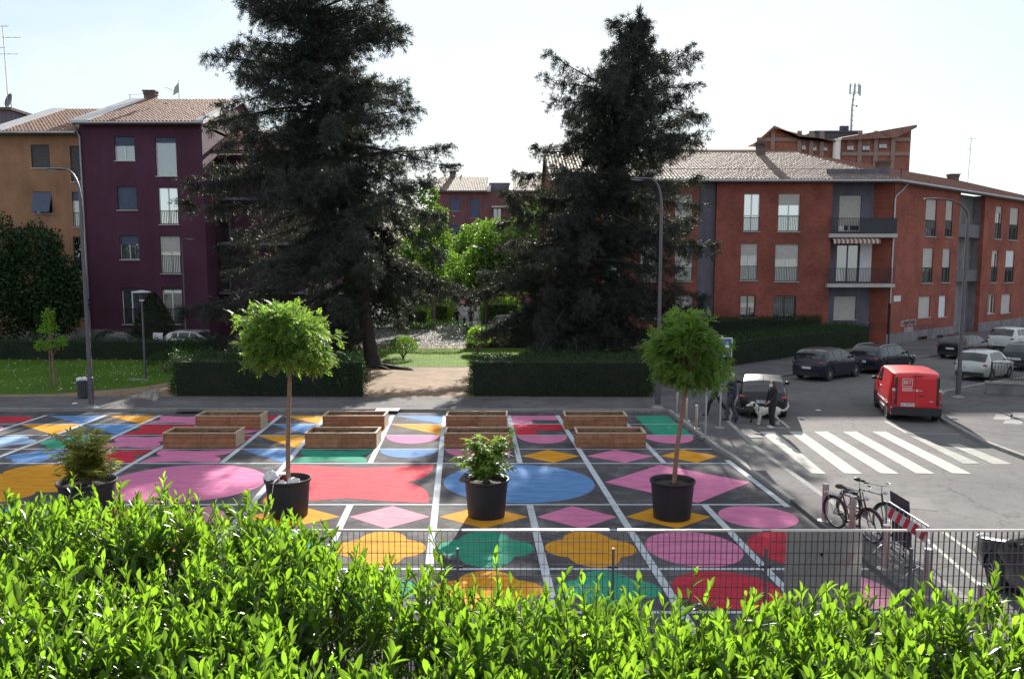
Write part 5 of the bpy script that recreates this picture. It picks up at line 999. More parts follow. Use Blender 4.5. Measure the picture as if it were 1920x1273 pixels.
# planter boxes of boards
board_m = []
for k, c in enumerate(((.30, .135, .065), (.26, .115, .058), (.33, .155, .08))):
    m = mat('planter_board', c, .75, var=.28, scale=7, detail=8); board_m.append(m)
end_m = mat('planter_edge', (.46, .36, .26), .8, var=.15, scale=8)
def planter(label, a, b_, dep, h):
    a, b_ = Vector(a), Vector(b_); d = (b_-a).normalized(); n = Vector((d.y, -d.x, 0)); W_ = (b_-a).length; t = thing('planter_box', label, 'planter', a); O_ = Vector((0, 0, 0)); th = .045; hh = h/3
    for r_ in range(3):
        for half in (0, 1):
            s0, s1 = (0, W_/2-.003) if half == 0 else (W_/2+.003, W_)
            for e0, e1 in ((0, th), (dep-th, dep)):
                b = MB(); j = random.uniform(-.003, .003); b.boxf(O_, d, n, s0, s1, r_*hh+.004, (r_+1)*hh-.004, e0+j, e1+j); b.build('plank', random.choice(board_m), t)
        for s0, s1 in ((0, th), (W_-th, W_)):
            b = MB(); b.boxf(O_, d, n, s0+.002, s1-.002, r_*hh+.004, (r_+1)*hh-.004, th+.004, dep-th-.004); b.build('plank', end_m if s0 > 1 else random.choice(board_m), t)
    b = MB(); z0 = h+.002
    for q in ((-.01, W_+.01, -.01, .05), (-.01, W_+.01, dep-.05, dep+.01)): b.boxf(O_, d, n, q[0], q[1], z0, z0+.03, q[2], q[3])
    for q in ((-.01, .05), (W_-.05, W_+.01)): b.boxf(O_, d, n, q[0], q[1], z0, z0+.03, .052, dep-.052)
    b.build('rim', end_m, t)
    for e0, e1 in ((-.022, -.004), (dep+.006, dep+.022)): b = MB(); b.boxf(O_, d, n, W_/2-.05, W_/2+.05, .01, h-.01, e0, e1); b.build('batten', board_m[1], t)
    b = MB(); nx, ny = 22, 8; P = lambda i, j: d*(th+.01+(W_-2*th-.02)*i/nx)-n*(th+.01+(dep-2*th-.02)*j/ny)+Z*(h-.10+random.uniform(-.03, .05))
    b.v = [tuple(P(i, j)) for i in range(nx+1) for j in range(ny+1)]; b.f = [(i*(ny+1)+j, (i+1)*(ny+1)+j, (i+1)*(ny+1)+j+1, i*(ny+1)+j+1) for i in range(nx) for j in range(ny)]; b.build('soil', soil_m, t)
    for sx in (.06, W_/2, W_-.06):
        b = MB()
        for zz in (.08, .18, .3, .4): b.tube([d*sx+n*.026+Z*zz, d*sx+n*.002+Z*zz], .008, 5)
        b.build('screws', iron, t)
names = ['first', 'second', 'third', 'fourth']
for i, (u0, u1) in enumerate(((306, 442), (572, 706), (833, 961), (1081, 1211))): planter('wooden planter box, %s from the left in the front row' % names[i], G(u0, 839.5, .014), G(u1, 839.5, .014), .98, .45)
for i, (u0, u1) in enumerate(((367, 488), (605, 721), (836, 951), (1059, 1176))): planter('wooden planter box, %s from the left in the back row' % names[i], G(u0, 805, .014), G(u1, 805, .014), .98, .46)

# ------------------------------------------------------------------ lamps, bollards, signs
pole_m = mat('lamp_pole', (.10, .095, .115), .5, metal=.4, var=.15); steel = mat('brushed_steel', (.52, .45, .43), .32, metal=.9, var=.12, scale=12); lamp_g = mat('lamp_glass', (.6, .6, .6), .3, var=0)
def street_lamp(label, base, h, arm, rise, r=.085, mt=None):
    mt = mt or pole_m; t = thing('street_lamp', label, 'street lamp', base); ax, ay = arm; L_ = math.hypot(ax, ay); d = Vector((ax/L_, ay/L_, 0))
    b = MB(); b.tube([(0, 0, 0), (0, 0, 1.2), (0, 0, 1.22), (0, 0, h-rise)], [r*1.3, r*1.25, r, r*.7], 12); b.build('pole', mt, t, smooth=40)
    pts = [Vector((0, 0, h-rise))]
    for k in range(1, 8): s = k/7; pts.append(Vector((0, 0, h-rise))+d*(L_-.5)*(s**1.7)+Z*rise*(1-(1-s)**1.9))
    b = MB(); b.tube(pts, [r*.68, r*.62, r*.58, r*.55, r*.5, r*.48, r*.45, r*.45], 10); b.build('arm', mt, t, smooth=60)
    b = MB(); e = pts[-1]; M_ = Matrix.Rotation(math.atan2(d.y, d.x), 3, 'Z'); b.ell(e+d*.36+Z*.0, (.42, .15, .055), 14, 6, M_); b.build('lamp_head', mt, t, smooth=70); b = MB(); b.ell(e+d*.42-Z*.035, (.26, .10, .03), 12, 5, M_); b.build('lens', lamp_g, t, smooth=70)
    b = MB(); b.lathe([(.26, 0), (.26, .02), (r*1.6, .05), (r*1.35, .12)], n=16); b.build('base_plate', kerb_m, t, smooth=40); return t
street_lamp('tall street lamp standing left beside the litter bin', G(172, 764, .1), 9.3, (-1.05, .0), 1.1)
street_lamp('tall street lamp rising in front of the right conifer', G(1233, 764, .1), 8.95, (-.95, .2), 1.0)
street_lamp('street lamp on the right pavement beside the red van', G(1796, 745, .1), 8.35, (-1.75, -.2), .75)
street_lamp('slim street lamp behind the hedge before the purple block', (at(349, 640, 55.5).x, 55.5, .1), 7.3, (.6, 0), .35, .05)
street_lamp('slender street lamp among the trees at the centre', (at(911, 600, 80).x, 80, .09), 7.3, (-1.25, 0), .5, .085)
p = G(273, 711, .09); t = thing('park_lamp', 'short park lamp with a flat disc top on the daisy lawn', 'lamp', p); b = MB(); b.tube([(0, 0, 0), (0, 0, 3.9)], [.06, .05], 10); b.build('pole', pole_m, t, smooth=60)
b = MB(); b.lathe([(.07, 3.85), (.12, 3.9), (.12, 3.95), (.06, 3.97)], n=14); b.build('collar', lamp_g, t, smooth=40); b = MB(); b.lathe([(.10, 3.96), (.13, 4.28)], n=14); b.build('lantern', frame_d, t, smooth=40); b = MB(); b.lathe([(.02, 4.42), (.45, 4.34), (.46, 4.30), (.02, 4.29)], n=20); b.build('disc', mat('lamp_disc', (.45, .45, .48), .4), t, smooth=50); b = MB(); b.box((-.3, -.1, .01), (.9, .6, .02)); b.build('footing', kerb_m, t)
def bollard(label, u, v, h=.82, r=.055, z=.1):
    t = thing('steel_bollard', label, 'bollard', G(u, v, z), group=None); b = MB(); b.lathe([(r, .01), (r, h-.02), (r*.97, h-.004)], n=18); b.build('post', steel, t, smooth=40); b = MB(); b.lathe([(r*.98, h-.004), (r*1.02, h), (r*.6, h+.006)], n=18); b.build('cap', lamp_g, t, smooth=40); b = MB(); b.lathe([(.15, 0), (.15, .012), (r, .025)], n=18); b.build('flange', steel, t, smooth=40); return t
bollard('steel bollard farthest back near the right round tree trunk', 1269.5, 776); bollard('steel bollard just right of the right round tree trunk', 1287, 789); bollard('steel bollard left of the tall bare sign post', 1305.5, 803)
bollard('steel bollard by the bicycles\' rear wheels', 1546, 976, .84, .068); bollard('steel bollard standing in front of the bicycle frames', 1597, 1003, .84, .068); bollard('steel bollard at the left end of the striped barrier', 1659, 1066, .84, .068); bollard('steel bollard at the right end of the striped barrier', 1737, 1118, .84, .068); bollard('steel bollard next to the black car at the right edge', 1837, 1195, .84, .068)
def sign_post(label, u, v, h):
    t = thing('sign_post', label, 'sign post', G(u, v, .1)); b = MB(); b.tube([(0, 0, 0), (0, 0, h)], .032, 10); b.build('pole', mat('galvanised', (.42, .43, .47), .4, metal=.7, var=.1) if 'galvanised' not in MATS else MATS['galvanised'], t, smooth=60); b = MB(); b.lathe([(.16, 0), (.16, .015), (.05, .03)], n=14); b.build('flange', kerb_m, t); return t
t = sign_post('bare galvanised post standing nearest on the corner pavement', 1322.5, 819.5, 2.2); b = MB(); b.box((0, 0, 2.2), (.10, .05, .05)); b.build('bracket', MATS['galvanised'], t)
t = sign_post('post carrying the blue sign behind the round tree', 1349.6, 802, 3.2)
sg = mat('sign_blue', (.03, .07, .30), .4, var=.05); S_ = MB(); S_.box((.06, -.045, 2.82), (.56, .02, .64)); s_ = S_.build('sign_plate', frame_w, t); S_ = MB(); S_.box((.06, -.058, 2.82), (.50, .004, .58)); S_.build('blue_field', sg, s_)
S_ = MB(); S_.ell((.16, -.062, 2.98), (.04, .003, .04)); S_.add([(0.10, -.062, 2.93), (0.22, -.062, 2.93), (0.24, -.062, 2.74), (0.28, -.062, 2.60), (0.23, -.062, 2.60), (0.17, -.062, 2.72), (0.10, -.062, 2.60), (0.05, -.062, 2.60), (0.11, -.062, 2.76)], [(0, 1, 2, 3, 4, 5, 6, 7, 8)]); S_.build('pictogram', frame_w, s_)
# litter bin
p = G(158, 746, .095); t = thing('litter_bin', 'dark slatted litter bin with a white bag by the left lamp', 'litter bin', p); b = MB()
b.lathe([(.19, .05), (.21, .1), (.225, .78)], n=20); b.build('liner', iron, t, smooth=40)
for k in range(20): a = 6.283*k/20; b = MB(); b.box((.235*math.cos(a), .235*math.sin(a), .45), (.03, .05, .78), Matrix.Rotation(a, 3, 'Z')); b.build('slat', frame_d, t)
b = MB(); b.lathe([(.235, .78), (.27, .80), (.25, .86), (.2, .84)], n=18); b.v = [(x*(1+random.uniform(-.1, .1)), y*(1+random.uniform(-.1, .1)), z+random.uniform(-.04, .06)) for x, y, z in b.v]; b.build('bin_bag', bag_w, t)
# cobbled patch at the hedge end and manhole covers
cob = struct(sheet('cobble_patch', [G(225, 741, .1), G(293, 752, .1), G(300, 735, .1), G(280, 727, .1), G(255, 730, .1)], earth, .108))
for i in range(120):
    u, v = random.uniform(228, 296), random.uniform(729, 752)
    if v < 757-.32*(u-205) or v > 741+.16*(u-225): continue
    q = G(u, v, .1); b = MB(); b.ell((q.x, q.y, .108), (random.uniform(.07, .13), random.uniform(.07, .12), .045), 7, 4); b.build('cobble', kerb_m, cob)
def manhole(u, v, w, d, z, lab, mm=None):
    q = G(u, v, z); t = thing('manhole_cover', lab, 'manhole cover', (q.x, q.y, z+.003)); b = MB(); b.box((0, 0, .004), (w, d, .012)); b.build('lid', mm or zinc, t); b = MB()
    for k in range(4): b.box((0, -d*.36+d*.24*k, .013), (w*.85, .02, .008))
    b.build('ribs', iron, t)
manhole(727, 768, .9, .6, .1, 'rectangular drain cover on the far pavement before the dirt patch'); manhole(1415, 819, .5, .45, .0, 'small square cover in the road by the crossing', kerb_m); manhole(352, 769, 1.0, .5, .1, 'flat cover on the far pavement under the long hedge', asphalt); manhole(930, 668, 1.4, .8, .095, 'low stone cover in the sunlit lawn', kerb_m)

# ------------------------------------------------------------------ grille fence in front of the hedge
wire_m = mat('dull_wire', (.06, .06, .075), .9, var=.05, spec=.05); fence_m = mat('galvanised_grille', (.10, .10, .12), .7, metal=0, spec=.15, var=.1); rail_m = mat('bright_rail', (.62, .62, .64), .35, metal=.6, var=.08)
FD = 9.3; zt_ = at(1000, 994, FD).z; f_ = thing('grille_fence', 'long galvanised grille fence between laurel hedge and painted plaza', 'fence', (0, FD, 0)); zb_ = .85
wall_low = MB(); wall_low.box((0, FD+.02, .42), (24, .25, .86)); tag(wall_low.build('retaining_wall', plinth_m), 'low concrete wall carrying the grille fence', 'wall')
struct(sheet('garden_bank', [(-14, -8), (14, -8), (14, FD-.12), (-14, FD-.12)], earth, .80))
edges = [-5.4, at(570, 994, FD).x-.02, at(858, 994, FD).x, at(1150, 994, FD).x, at(1437, 994, FD).x, at(1709, 994, FD).x, at(1995, 994, FD).x]
barm = MB(); barm.box((0, 0, (zt_+zb_)/2), (.0045, .022, zt_-zb_-.03)); bar_me = barm.mesh('bar'); bar_me.materials.append(fence_m)
for i in range(len(edges)-1):
    a, c = edges[i]+.05, edges[i+1]-.05
    if i == 0: continue
    b = MB(); b.box(((a+c)/2, 0, zt_), (c-a, .03, .022)); pn = b.build('panel', rail_m, f_); nb = int((c-a)/.064)
    for k in range(nb+1): o = bpy.data.objects.new('bar', bar_me); link(o, pn); o.location = (a+(c-a)*k/nb, 0, 0)
    zz = zt_-.13
    while zz > zb_: b = MB(); b.box(((a+c)/2, .0, zz), (c-a, .008, .006)); b.build('cross_wire', wire_m, pn); zz -= .132
for i, x in enumerate(edges[1:]):
    b = MB(); b.box((x, -.02, (zb_+zt_-.2)/2), (.026, .045, zt_-.2-zb_)); b.build('post', fence_m, f_); b = MB(); b.box((x, -.01, zt_-.42), (.12, .02, .025)); b.build('clamp', wire_m, f_)
# grey banner tied to the far side of the fence
bn = thing('banner', 'grey sheet banner seen from behind, tied to the grille fence', 'banner', (at(1546, 994, FD+.06).x, FD+.06, 0)); x0, x1 = at(1474, 994, FD+.06).x-bn.location.x, at(1618, 994, FD+.06).x-bn.location.x; z1 = zt_-.03; z0 = at(1500, 1140, FD+.06).z
b = MB(); nx = 14
for i in range(nx):
    for j in range(8):
        q = lambda a, c: (x0+(x1-x0)*a/nx, .012*math.sin(a*1.1+c*.6), z0+(z1-z0)*c/8); b.quad(q(i, j), q(i+1, j), q(i+1, j+1), q(i, j+1))
bs = b.build('sheet', leaf_mat('banner_sheet', (.46, .445, .445), (.46, .445, .445), (.26, .25, .245), .5, .7, .1), bn, smooth=180)
fm_ = mat('faint_print', (.36, .33, .335), .8, var=.05); fr_ = mat('faint_red_print', (.44, .29, .28), .8, var=.05)
def stroke(p, q, w, m): 
    b = MB(); (xa_, za), (xb_, zb2) = p, q; b.add([(xa_-w, -.016, za), (xa_+w, -.016, za), (xb_+w, -.016, zb2), (xb_-w, -.016, zb2)], [(0, 1, 2, 3)]); b.build('faint_print', m, bs)
Lx = lambda f: x0+(x1-x0)*f; zc = lambda v: at(1546, v, FD+.05).z
stroke((Lx(.30), zc(1056)), (Lx(.37), zc(1036)), .03, fm_); stroke((Lx(.40), zc(1056)), (Lx(.46), zc(1036)), .03, fm_); stroke((Lx(.53), zc(1056)), (Lx(.48), zc(1036)), .03, fm_); stroke((Lx(.66), zc(1060)), (Lx(.58), zc(1033)), .03, fm_); stroke((Lx(.79), zc(1062)), (Lx(.87), zc(1035)), .03, fr_)
b = MB(); b.ell((Lx(.71), -.015, zc(1046)), (.05, .002, .05), 14, 8); b.build('faint_print', fm_, bs)
for k in range(9): stroke((Lx(.1+.075*k), zc(1074)), (Lx(.105+.075*k), zc(1067)), .022, fm_)
# ------------------------------------------------------------------ striped barrier and board beside the road
bx_ = 7.40; y0, y1 = G(1747, 991, 1.1).y, G(1661, 938, 1.1).y; t = thing('road_barrier', 'galvanised road barrier with red and white striped board', 'barrier', (bx_, (y0+y1)/2, .1)); h2 = (y1-y0)/2; galv = MATS['galvanised']
b = MB(); pts = [(0, h2, .02), (0, h2, .86)]+[(0, h2-.14+.14*math.cos(a), .86+.14*math.sin(a)) for a in (.4, .8, 1.2, 1.57)]+[(0, -h2+.14-.14*math.cos(a), .86+.14*math.sin(a)) for a in (1.57, 1.2, .8, .4)]+[(0, -h2, .86), (0, -h2, .02)]
b.tube(pts, .02, 8); b.build('frame', galv, t, smooth=60); b = MB(); b.tube([(0, -h2, .22), (0, h2, .22)], .014, 6); b.build('lower_rail', galv, t)
for k in range(9): y = -h2+.2+(2*h2-.4)*k/8; b = MB(); b.tube([(0, y, .22), (0, y, .98)], .007, 5); b.build('bar', galv, t)
for s in (-1, 1):
    b = MB(); b.tube([(-.34, s*(h2-.25), .015), (-.2, s*(h2-.25), .16), (0, s*(h2-.25), .24), (.2, s*(h2-.25), .16), (.34, s*(h2-.25), .015)], .014, 6); b.build('foot', galv, t, smooth=60)
rw_r = mat('reflective_red', (.42, .012, .022), .4, var=.08); rw_w = mat('reflective_white', (.46, .45, .47), .4, var=.08); ns = 11; za_, zb3 = .70, .93; ya, yb = -h2+.10, h2-.10
bd = MB(); bd.box((-.028, 0, (za_+zb3)/2), (.008, yb-ya, zb3-za_)); bdo = bd.build('striped_board', rw_w, t)
for k in range(5):
    w = (yb-ya)/5; s0 = yb-k*w-.02; b = MB(); b.add([(-.034, s0, zb3*0+za_+.002), (-.034, s0-w*.5, za_+.002), (-.034, max(ya, s0-w*.98), zb3-.002), (-.034, s0-w*.48, zb3-.002)], [(0, 1, 2, 3)]); b.build('red_stripe', rw_r, bdo)
pb_ = G(1692, 1018, .3); t = thing('road_sign_board', 'dark back of a road sign board leaning on the striped barrier', 'sign', (bx_+.16, 16.15, .1)); b = MB(); b.box((0, 0, .68), (.02, .80, 1.0), Matrix.Rotation(R(-6), 3, 'Y')); b.build('panel', mat('sign_back', (.045, .032, .055), .6, var=.12), t)
b = MB(); b.tube([(-.03, -.25, .02), (-.03, -.25, 1.0)], .015, 6); b.tube([(-.03, .25, .02), (-.03, .25, 1.0)], .015, 6); b.build('stand', iron, t)
# ------------------------------------------------------------------ low wall with railing on the right pavement
A_ = G(1849, 738, .1); Bq = Vector((A_.x+9, A_.y-3.6, .1)); d_ = (Bq-A_).normalized(); n_ = Vector((d_.y, -d_.x, 0)); L_ = (Bq-A_).length
t = thing('garden_wall', 'low grey wall on the right pavement behind the lamp', 'wall', A_); b = MB(); b.boxf(Vector(), d_, n_, 0, L_, 0, .46, 0, .3); b.build('wall', plinth_m, t)
k = 0; s = -.04
while s < L_: b = MB(); b.boxf(Vector(), d_, n_, s, min(L_, s+1.19), .462, .54, -.05, .35); b.build('coping_stone', kerb_m, t); s += 1.2
t2 = thing('railing_fence', 'black iron railing standing on the low grey wall', 'railing', A_+Z*.54)
for q in (.12, .80): b = MB(); b.boxf(Vector(), d_, n_, .15, L_, q, q+.035, .13, .165); b.build('rail', iron, t2)
bm = MB(); bm.boxf(Vector(), d_, n_, -.009, .009, .12, .8, .138, .156); bme = bm.mesh('bar'); bme.materials.append(iron); s = .2
while s < L_: o = bpy.data.objects.new('bar', bme); link(o, t2); o.location = d_*s; s += .115
for q in (.17, 1.9, 3.6, 5.3): b = MB(); b.boxf(Vector(), d_, n_, q-.03, q+.03, 0, .88, .12, .18); b.build('post', iron, t2)
# paper litter
for u, v, z, lab in ((140, 758, .1, 'scrap of white litter on the path edge by the bin'), (1534, 771, 0, 'small white scrap lying on the shaded road')):
    q = G(u, v, z); o = crumple('litter', lab, 'litter', q+Vector((0, 0, .03)), .09, bag_w, u, (1.2, .7, .4))

# worn pale slabs let into the right pavement, and tar patches in the road
for u0, u1, v0, v1 in ((1862, 1892, 776, 786), (1893, 1925, 773, 782), (1880, 1915, 787, 794)):
    sheet('paving_slab', [G(u0, v1, .1), G(u1, v1+2, .1), G(u1+8, v0+1, .1), G(u0+6, v0, .1)], kerb_m, .106, right_pave)
tar = mat('tar_patch', (.075, .072, .078), .9, var=.25, scale=3, bump=.3)
for pts in ([(1690, 930), (1742, 934), (1758, 958), (1700, 952)], [(1590, 745), (1640, 742), (1652, 756), (1598, 760)]): sheet('tar_patch', [G(*q) for q in pts], tar, -.001, road)
# ------------------------------------------------------------------ vehicles
def paint(name, c, rough=.3, metal=.0): return mat(name, c, rough, metal=metal, var=.06, scale=2, coat=.35, spec=.35)
tyre_m = mat('tyre_rubber', (.018, .018, .02), .85, var=.15); rim_m = mat('alloy_rim', (.48, .48, .50), .3, metal=.8, var=.05); trim_m = mat('black_trim', (.016, .016, .018), .6, var=.1); cglass = mat('car_glass', (.018, .02, .025), .06, var=0, spec=.8)
tail_m = mat('tail_lamp', (.30, .012, .015), .15, var=.1, coat=.5); lens_m = mat('clear_lens', (.5, .5, .52), .12, var=.05, coat=.5); plate_m = mat('number_plate', (.55, .56, .58), .5, var=.05); plate_t = mat('plate_letters', (.03, .03, .05), .6, var=0)
def text_mesh(body, size, ext=.002):
    cu = bpy.data.curves.new('lettering', 'FONT'); cu.body = body; cu.size = size; cu.extrude = ext; cu.align_x = 'CENTER'; cu.align_y = 'CENTER'; o = bpy.data.objects.new('lettering', cu); COL.objects.link(o)
    dg = bpy.context.evaluated_depsgraph_get(); me = bpy.data.meshes.new_from_object(o.evaluated_get(dg)); bpy.data.objects.remove(o); bpy.data.curves.remove(cu); return me
REARM = Matrix(((0, 0, -1, 0), (-1, 0, 0, 0), (0, 1, 0, 0), (0, 0, 0, 1)))     # lettering that faces backwards
def wheel_mesh(r, w):
    ty = MB(); n = 28
    pr = [(r*.62, -w/2), (r*.9, -w/2), (r*.985, -w*.36), (r, -w*.2), (r, w*.2), (r*.985, w*.36), (r*.9, w/2), (r*.62, w/2)]
    for q, y in pr:
        for k in range(n): a = 6.2832*k/n; ty.v.append((q*math.cos(a), y, q*math.sin(a)))
    for i in range(len(pr)-1):
        for k in range(n): ty.f.append((i*n+k, i*n+(k+1) % n, (i+1)*n+(k+1) % n, (i+1)*n+k))
    ri = MB()
    for s in (-1, 1):
        b0 = len(ri.v)
        for q, y in ((r*.65, s*w*.47), (r*.58, s*w*.40), (r*.56, s*w*.12), (.001, s*w*.12)):
            for k in range(20): a = 6.2832*k/20; ri.v.append((q*math.cos(a), y, q*math.sin(a)))
        for i in range(3):
            for k in range(20): f = (b0+i*20+k, b0+i*20+(k+1) % 20, b0+(i+1)*20+(k+1) % 20, b0+(i+1)*20+k); ri.f.append(f if s < 0 else f[::-1])
    sp = MB()
    for s in (-1, 1):
        for k in range(10): a = 6.2832*k/10; sp.box((r*.33*math.cos(a), s*w*.36, r*.33*math.sin(a)), (r*.56, .03, r*.075), Matrix.Rotation(-a, 3, 'Y'))
        sp.ell((0, s*w*.36, 0), (r*.14, .03, r*.14), 10, 6)
    return ty.mesh('wheel'), ri.mesh('rim'), sp.mesh('spokes')
WM = {}
def car(label, cx, cy, heading, L, W, H, pm, top, belt=.92, wr=.315, ax=(.19, .80), sides=((.16, .26), (.28, .44), (.455, .64)), ws=(.565, .735), rw=(.02, .11), tail='corner', cat='car', name='parked_car', z=0.0, rails=False, plate='', van=False, roofw=.76, front=True):
    t = thing(name, label, cat, (cx, cy, z), math.pi/2-R(heading)); X0 = -L/2
    tx = np.array([a for a, _ in top]); tz = np.array([c for _, c in top])
    def sec(x):
        zt = float(np.interp(x, tx, tz)); zb = min(belt+.05*(1-x), zt-.05); g = max(0., min(1., (zt-zb)/(H-belt))); e = max(0, (abs(x-.5)-.36)/.14); wl = W/2*(1-.13*e*e); zl = .20+.10*e*e
        ar = 0.0
        for a in ax:
            dx = (x-a)*L; ra = wr+.055
            if abs(dx) < ra: ar = max(ar, wr+math.sqrt(ra*ra-dx*dx)*1.0)
        z2 = max(zl+.10, ar); z1 = max(zl, ar); wr_ = wl*(.93+(roofw-.93)*g)
        return [(0, zl), (wl*.66, zl), (wl*.90, z1), (wl*.975, z2), (wl, max(z2+.02, .62*zb+.1)), (wl*.965, zb), (wr_, zt-.05*(.4+.6*g)), (wr_*.84, zt-.012), (0, zt+.02)]
    def S(x, k, s=1):
        q = sec(x); i = min(7, int(k)); w = k-i; return Vector((X0+x*L, s*(q[i][0]*(1-w)+q[i+1][0]*w), q[i][1]*(1-w)+q[i+1][1]*w))
    xs = sorted(set(list(np.linspace(0, 1, 61))+[a+d for a in ax for d in (-(wr+.055)/L, (wr+.055)/L, -(wr+.056)/L, (wr+.056)/L, -(wr+.03)/L, (wr+.03)/L)]))
    b = MB(); ring = []
    for x in xs:
        q = sec(x); ring.append(len(b.v)); pts = [(-y, zz) for y, zz in q[1:8]][::-1]+[q[0]]+q[1:]; pts = [q[8]]+pts[0:7]+[q[0]]+q[1:8]
        b.v += [(X0+x*L, -y if 1 <= j <= 7 else y, zz) for j, (y, zz) in enumerate([q[8]]+q[7:0:-1]+[q[0]]+q[1:8])]
    m = 16
    for i in range(len(xs)-1):
        for k in range(m): a, c = ring[i]+k, ring[i]+(k+1) % m; b.f.append((a, c, c+m, a+m))
    b.f.append(tuple(ring[0]+k for k in range(m))[::-1]); b.f.append(tuple(ring[-1]+k for k in range(m)))
    me = b; body_ = me.build('body', pm, t, smooth=38)
    def patch(nm, m_, x0, x1, k0, k1, s, off, nx=5, nk=4, x0u=None, x1u=None, parent=body_):
        q = MB(); x0u = x0 if x0u is None else x0u; x1u = x1 if x1u is None else x1u
        for j in range(nk+1):
            f = j/nk; a, c = x0+(x0u-x0)*f, x1+(x1u-x1)*f
            for i in range(nx+1): q.v.append(tuple(S(a+(c-a)*i/nx, k0+(k1-k0)*f, s)+Vector(off)))
        for j in range(nk):
            for i in range(nx): a = j*(nx+1)+i; f = (a, a+1, a+nx+2, a+nx+1); q.f.append(f if s < 0 else f[::-1])
        return q.build(nm, m_, parent, smooth=60)
    for s in (-1, 1):
        for k, (a, c) in enumerate(sides):
            up0 = a+(.02 if k == 0 else 0); up1 = c-(.085 if k == len(sides)-1 else 0); patch('side_window', cglass, a, c, 5.12, 5.9, s, (0, s*.007, .002), x0u=up0, x1u=max(up1, up0+.02))
        b = MB(); b.ell((X0+ws[1]*L-.30, s*(W/2+.06), belt+.10), (.07, .10, .075), 10, 7); b.tube([(X0+ws[1]*L-.28, s*(W/2-.06), belt+.04), (X0+ws[1]*L-.29, s*(W/2+.02), belt+.08)], .022, 6); b.build('mirror', trim_m if van else pm, t, smooth=80)
        for xh in ((sides[-1][0]+.02, ) if van else (sides[-1][0]+.02, sides[-2][0]+.015)): p = S(xh, 4.75, s); b = MB(); b.box(p+Vector((0, s*.015, 0)), (.17, .02, .028)); b.build('door_handle', pm, t)
        for a in ax:
            key = (wr,); 
            if key not in WM: WM[key] = wheel_mesh(wr, .20); WM[key][0].materials.append(tyre_m); WM[key][1].materials.append(trim_m); WM[key][2].materials.append(rim_m)
            o = bpy.data.objects.new('wheel', WM[key][0]); link(o, t); o.location = (X0+a*L, s*(W/2-.115), wr); r_ = bpy.data.objects.new('rim', WM[key][1]); link(r_, o); r2_ = bpy.data.objects.new('spokes', WM[key][2]); link(r2_, o)
        for xd in ((sides[0][1]+.008, sides[1][1]+.006, sides[-1][1]+.012) if not van else (.48, .70)): patch('door_seam', trim_m, xd, xd+.0028, 3.35, 5.1, s, (0, s*.004, 0), nx=1, nk=5)
        if rails: b = MB(); b.tube([S(.12+.5*k/6, 6.35, s)+Vector((0, 0, .05 if 0 < k < 6 else 0.01)) for k in range(7)], .018, 6); b.build('roof_rail', rim_m, t, smooth=60)
        if tail == 'corner':
            zq = belt-.10; b = MB(); p = S(.004, 4.7, s); b.ell((X0+.06, s*(W/2*.80), zq), (.07, .15, .07), 12, 8); b.build('tail_light', tail_m, t, smooth=80)
        elif tail == 'tall': b = MB(); b.box((X0+.02, s*(W/2*.845), 1.0), (.10, .09, .30)); b.build('tail_light', tail_m, t); b = MB(); b.box((X0+.02, s*(W/2*.845), 1.20), (.098, .085, .09)); b.build('indicator', lens_m, t)
        b = MB(); b.ell((X0+L-.10, s*(W/2*.72), .70), (.10, .16, .07), 12, 8); b.build('headlight', lens_m, t, smooth=80)
    def across(nm, x0, x1, m_, dx, dz, k0=6.12, n=7):
        q = MB(); ks = [k0, 6.55, 7, 7.5, 8]
        for j in range(n+1):
            x = x0+(x1-x0)*j/n; row = [S(x, k, -1) for k in ks]+[S(x, k, 1) for k in ks[:-1][::-1]]; q.v += [tuple(p+Vector((dx, 0, dz))) for p in row]
        w = len(ks)*2-1
        for j in range(n):
            for i in range(w-1): a = j*w+i; q.f.append((a, a+1, a+w+1, a+w))
        return q.build(nm, m_, body_, smooth=70)
    across('windscreen', ws[0]+.004, ws[1]-.006, cglass, .005, .008)
    if rw: across('rear_window', rw[0], rw[1], cglass, -.012, .004)
    b = MB(); b.box((X0+.0, 0, .36), (.10, W*.80, .20)); b.build('rear_bumper', trim_m, t); b = MB(); b.box((X0+L-.02, 0, .38), (.10, W*.76, .20)); b.build('front_bumper', trim_m, t); b = MB(); b.box((X0+L-.015, 0, .60), (.05, W*.5, .08)); b.build('grille', trim_m, t)
    b = MB(); pz = .66 if not van else .66; py = .0 if not van else .30; b.box((X0-.022, py, pz), (.012, .52, .115)); pl = b.build('number_plate', plate_m, t)
    b = MB(); b.box((X0-.0295, py+.24, pz), (.002, .035, .11)); b.build('plate_band', MATS['sign_blue'], pl)
    if plate: me_ = text_mesh(plate, .10); me_.materials.append(plate_t); o = bpy.data.objects.new('plate_lettering', me_); link(o, pl); o.matrix_local = Matrix.Translation((X0-.0305, py, pz)) @ REARM
    if not van: b = MB(); b.tube([(X0+.14*L, 0, H-.04), (X0+.11*L, 0, H+.14)], .008, 5); b.build('aerial', trim_m, t)
    return t
HATCH = lambda H: [(0, .86), (.015, .98), (.06, 1.18), (.12, H-.09), (.18, H-.03), (.38, H), (.50, H-.03), (.565, H-.10), (.735, 1.0), (.80, .93), (.93, .80), (.985, .66), (1, .52)]
ESTATE = lambda H: [(0, .84), (.012, .95), (.05, 1.2), (.10, H-.07), (.2, H-.01), (.42, H), (.54, H-.05), (.58, H-.10), (.745, .97), (.82, .90), (.93, .79), (.985, .66), (1, .5)]
SUV = lambda H: [(0, .95), (.012, 1.08), (.05, 1.32), (.10, H-.09), (.18, H-.02), (.40, H), (.52, H-.03), (.575, H-.10), (.735, 1.12), (.80, 1.06), (.93, .95), (.985, .8), (1, .6)]
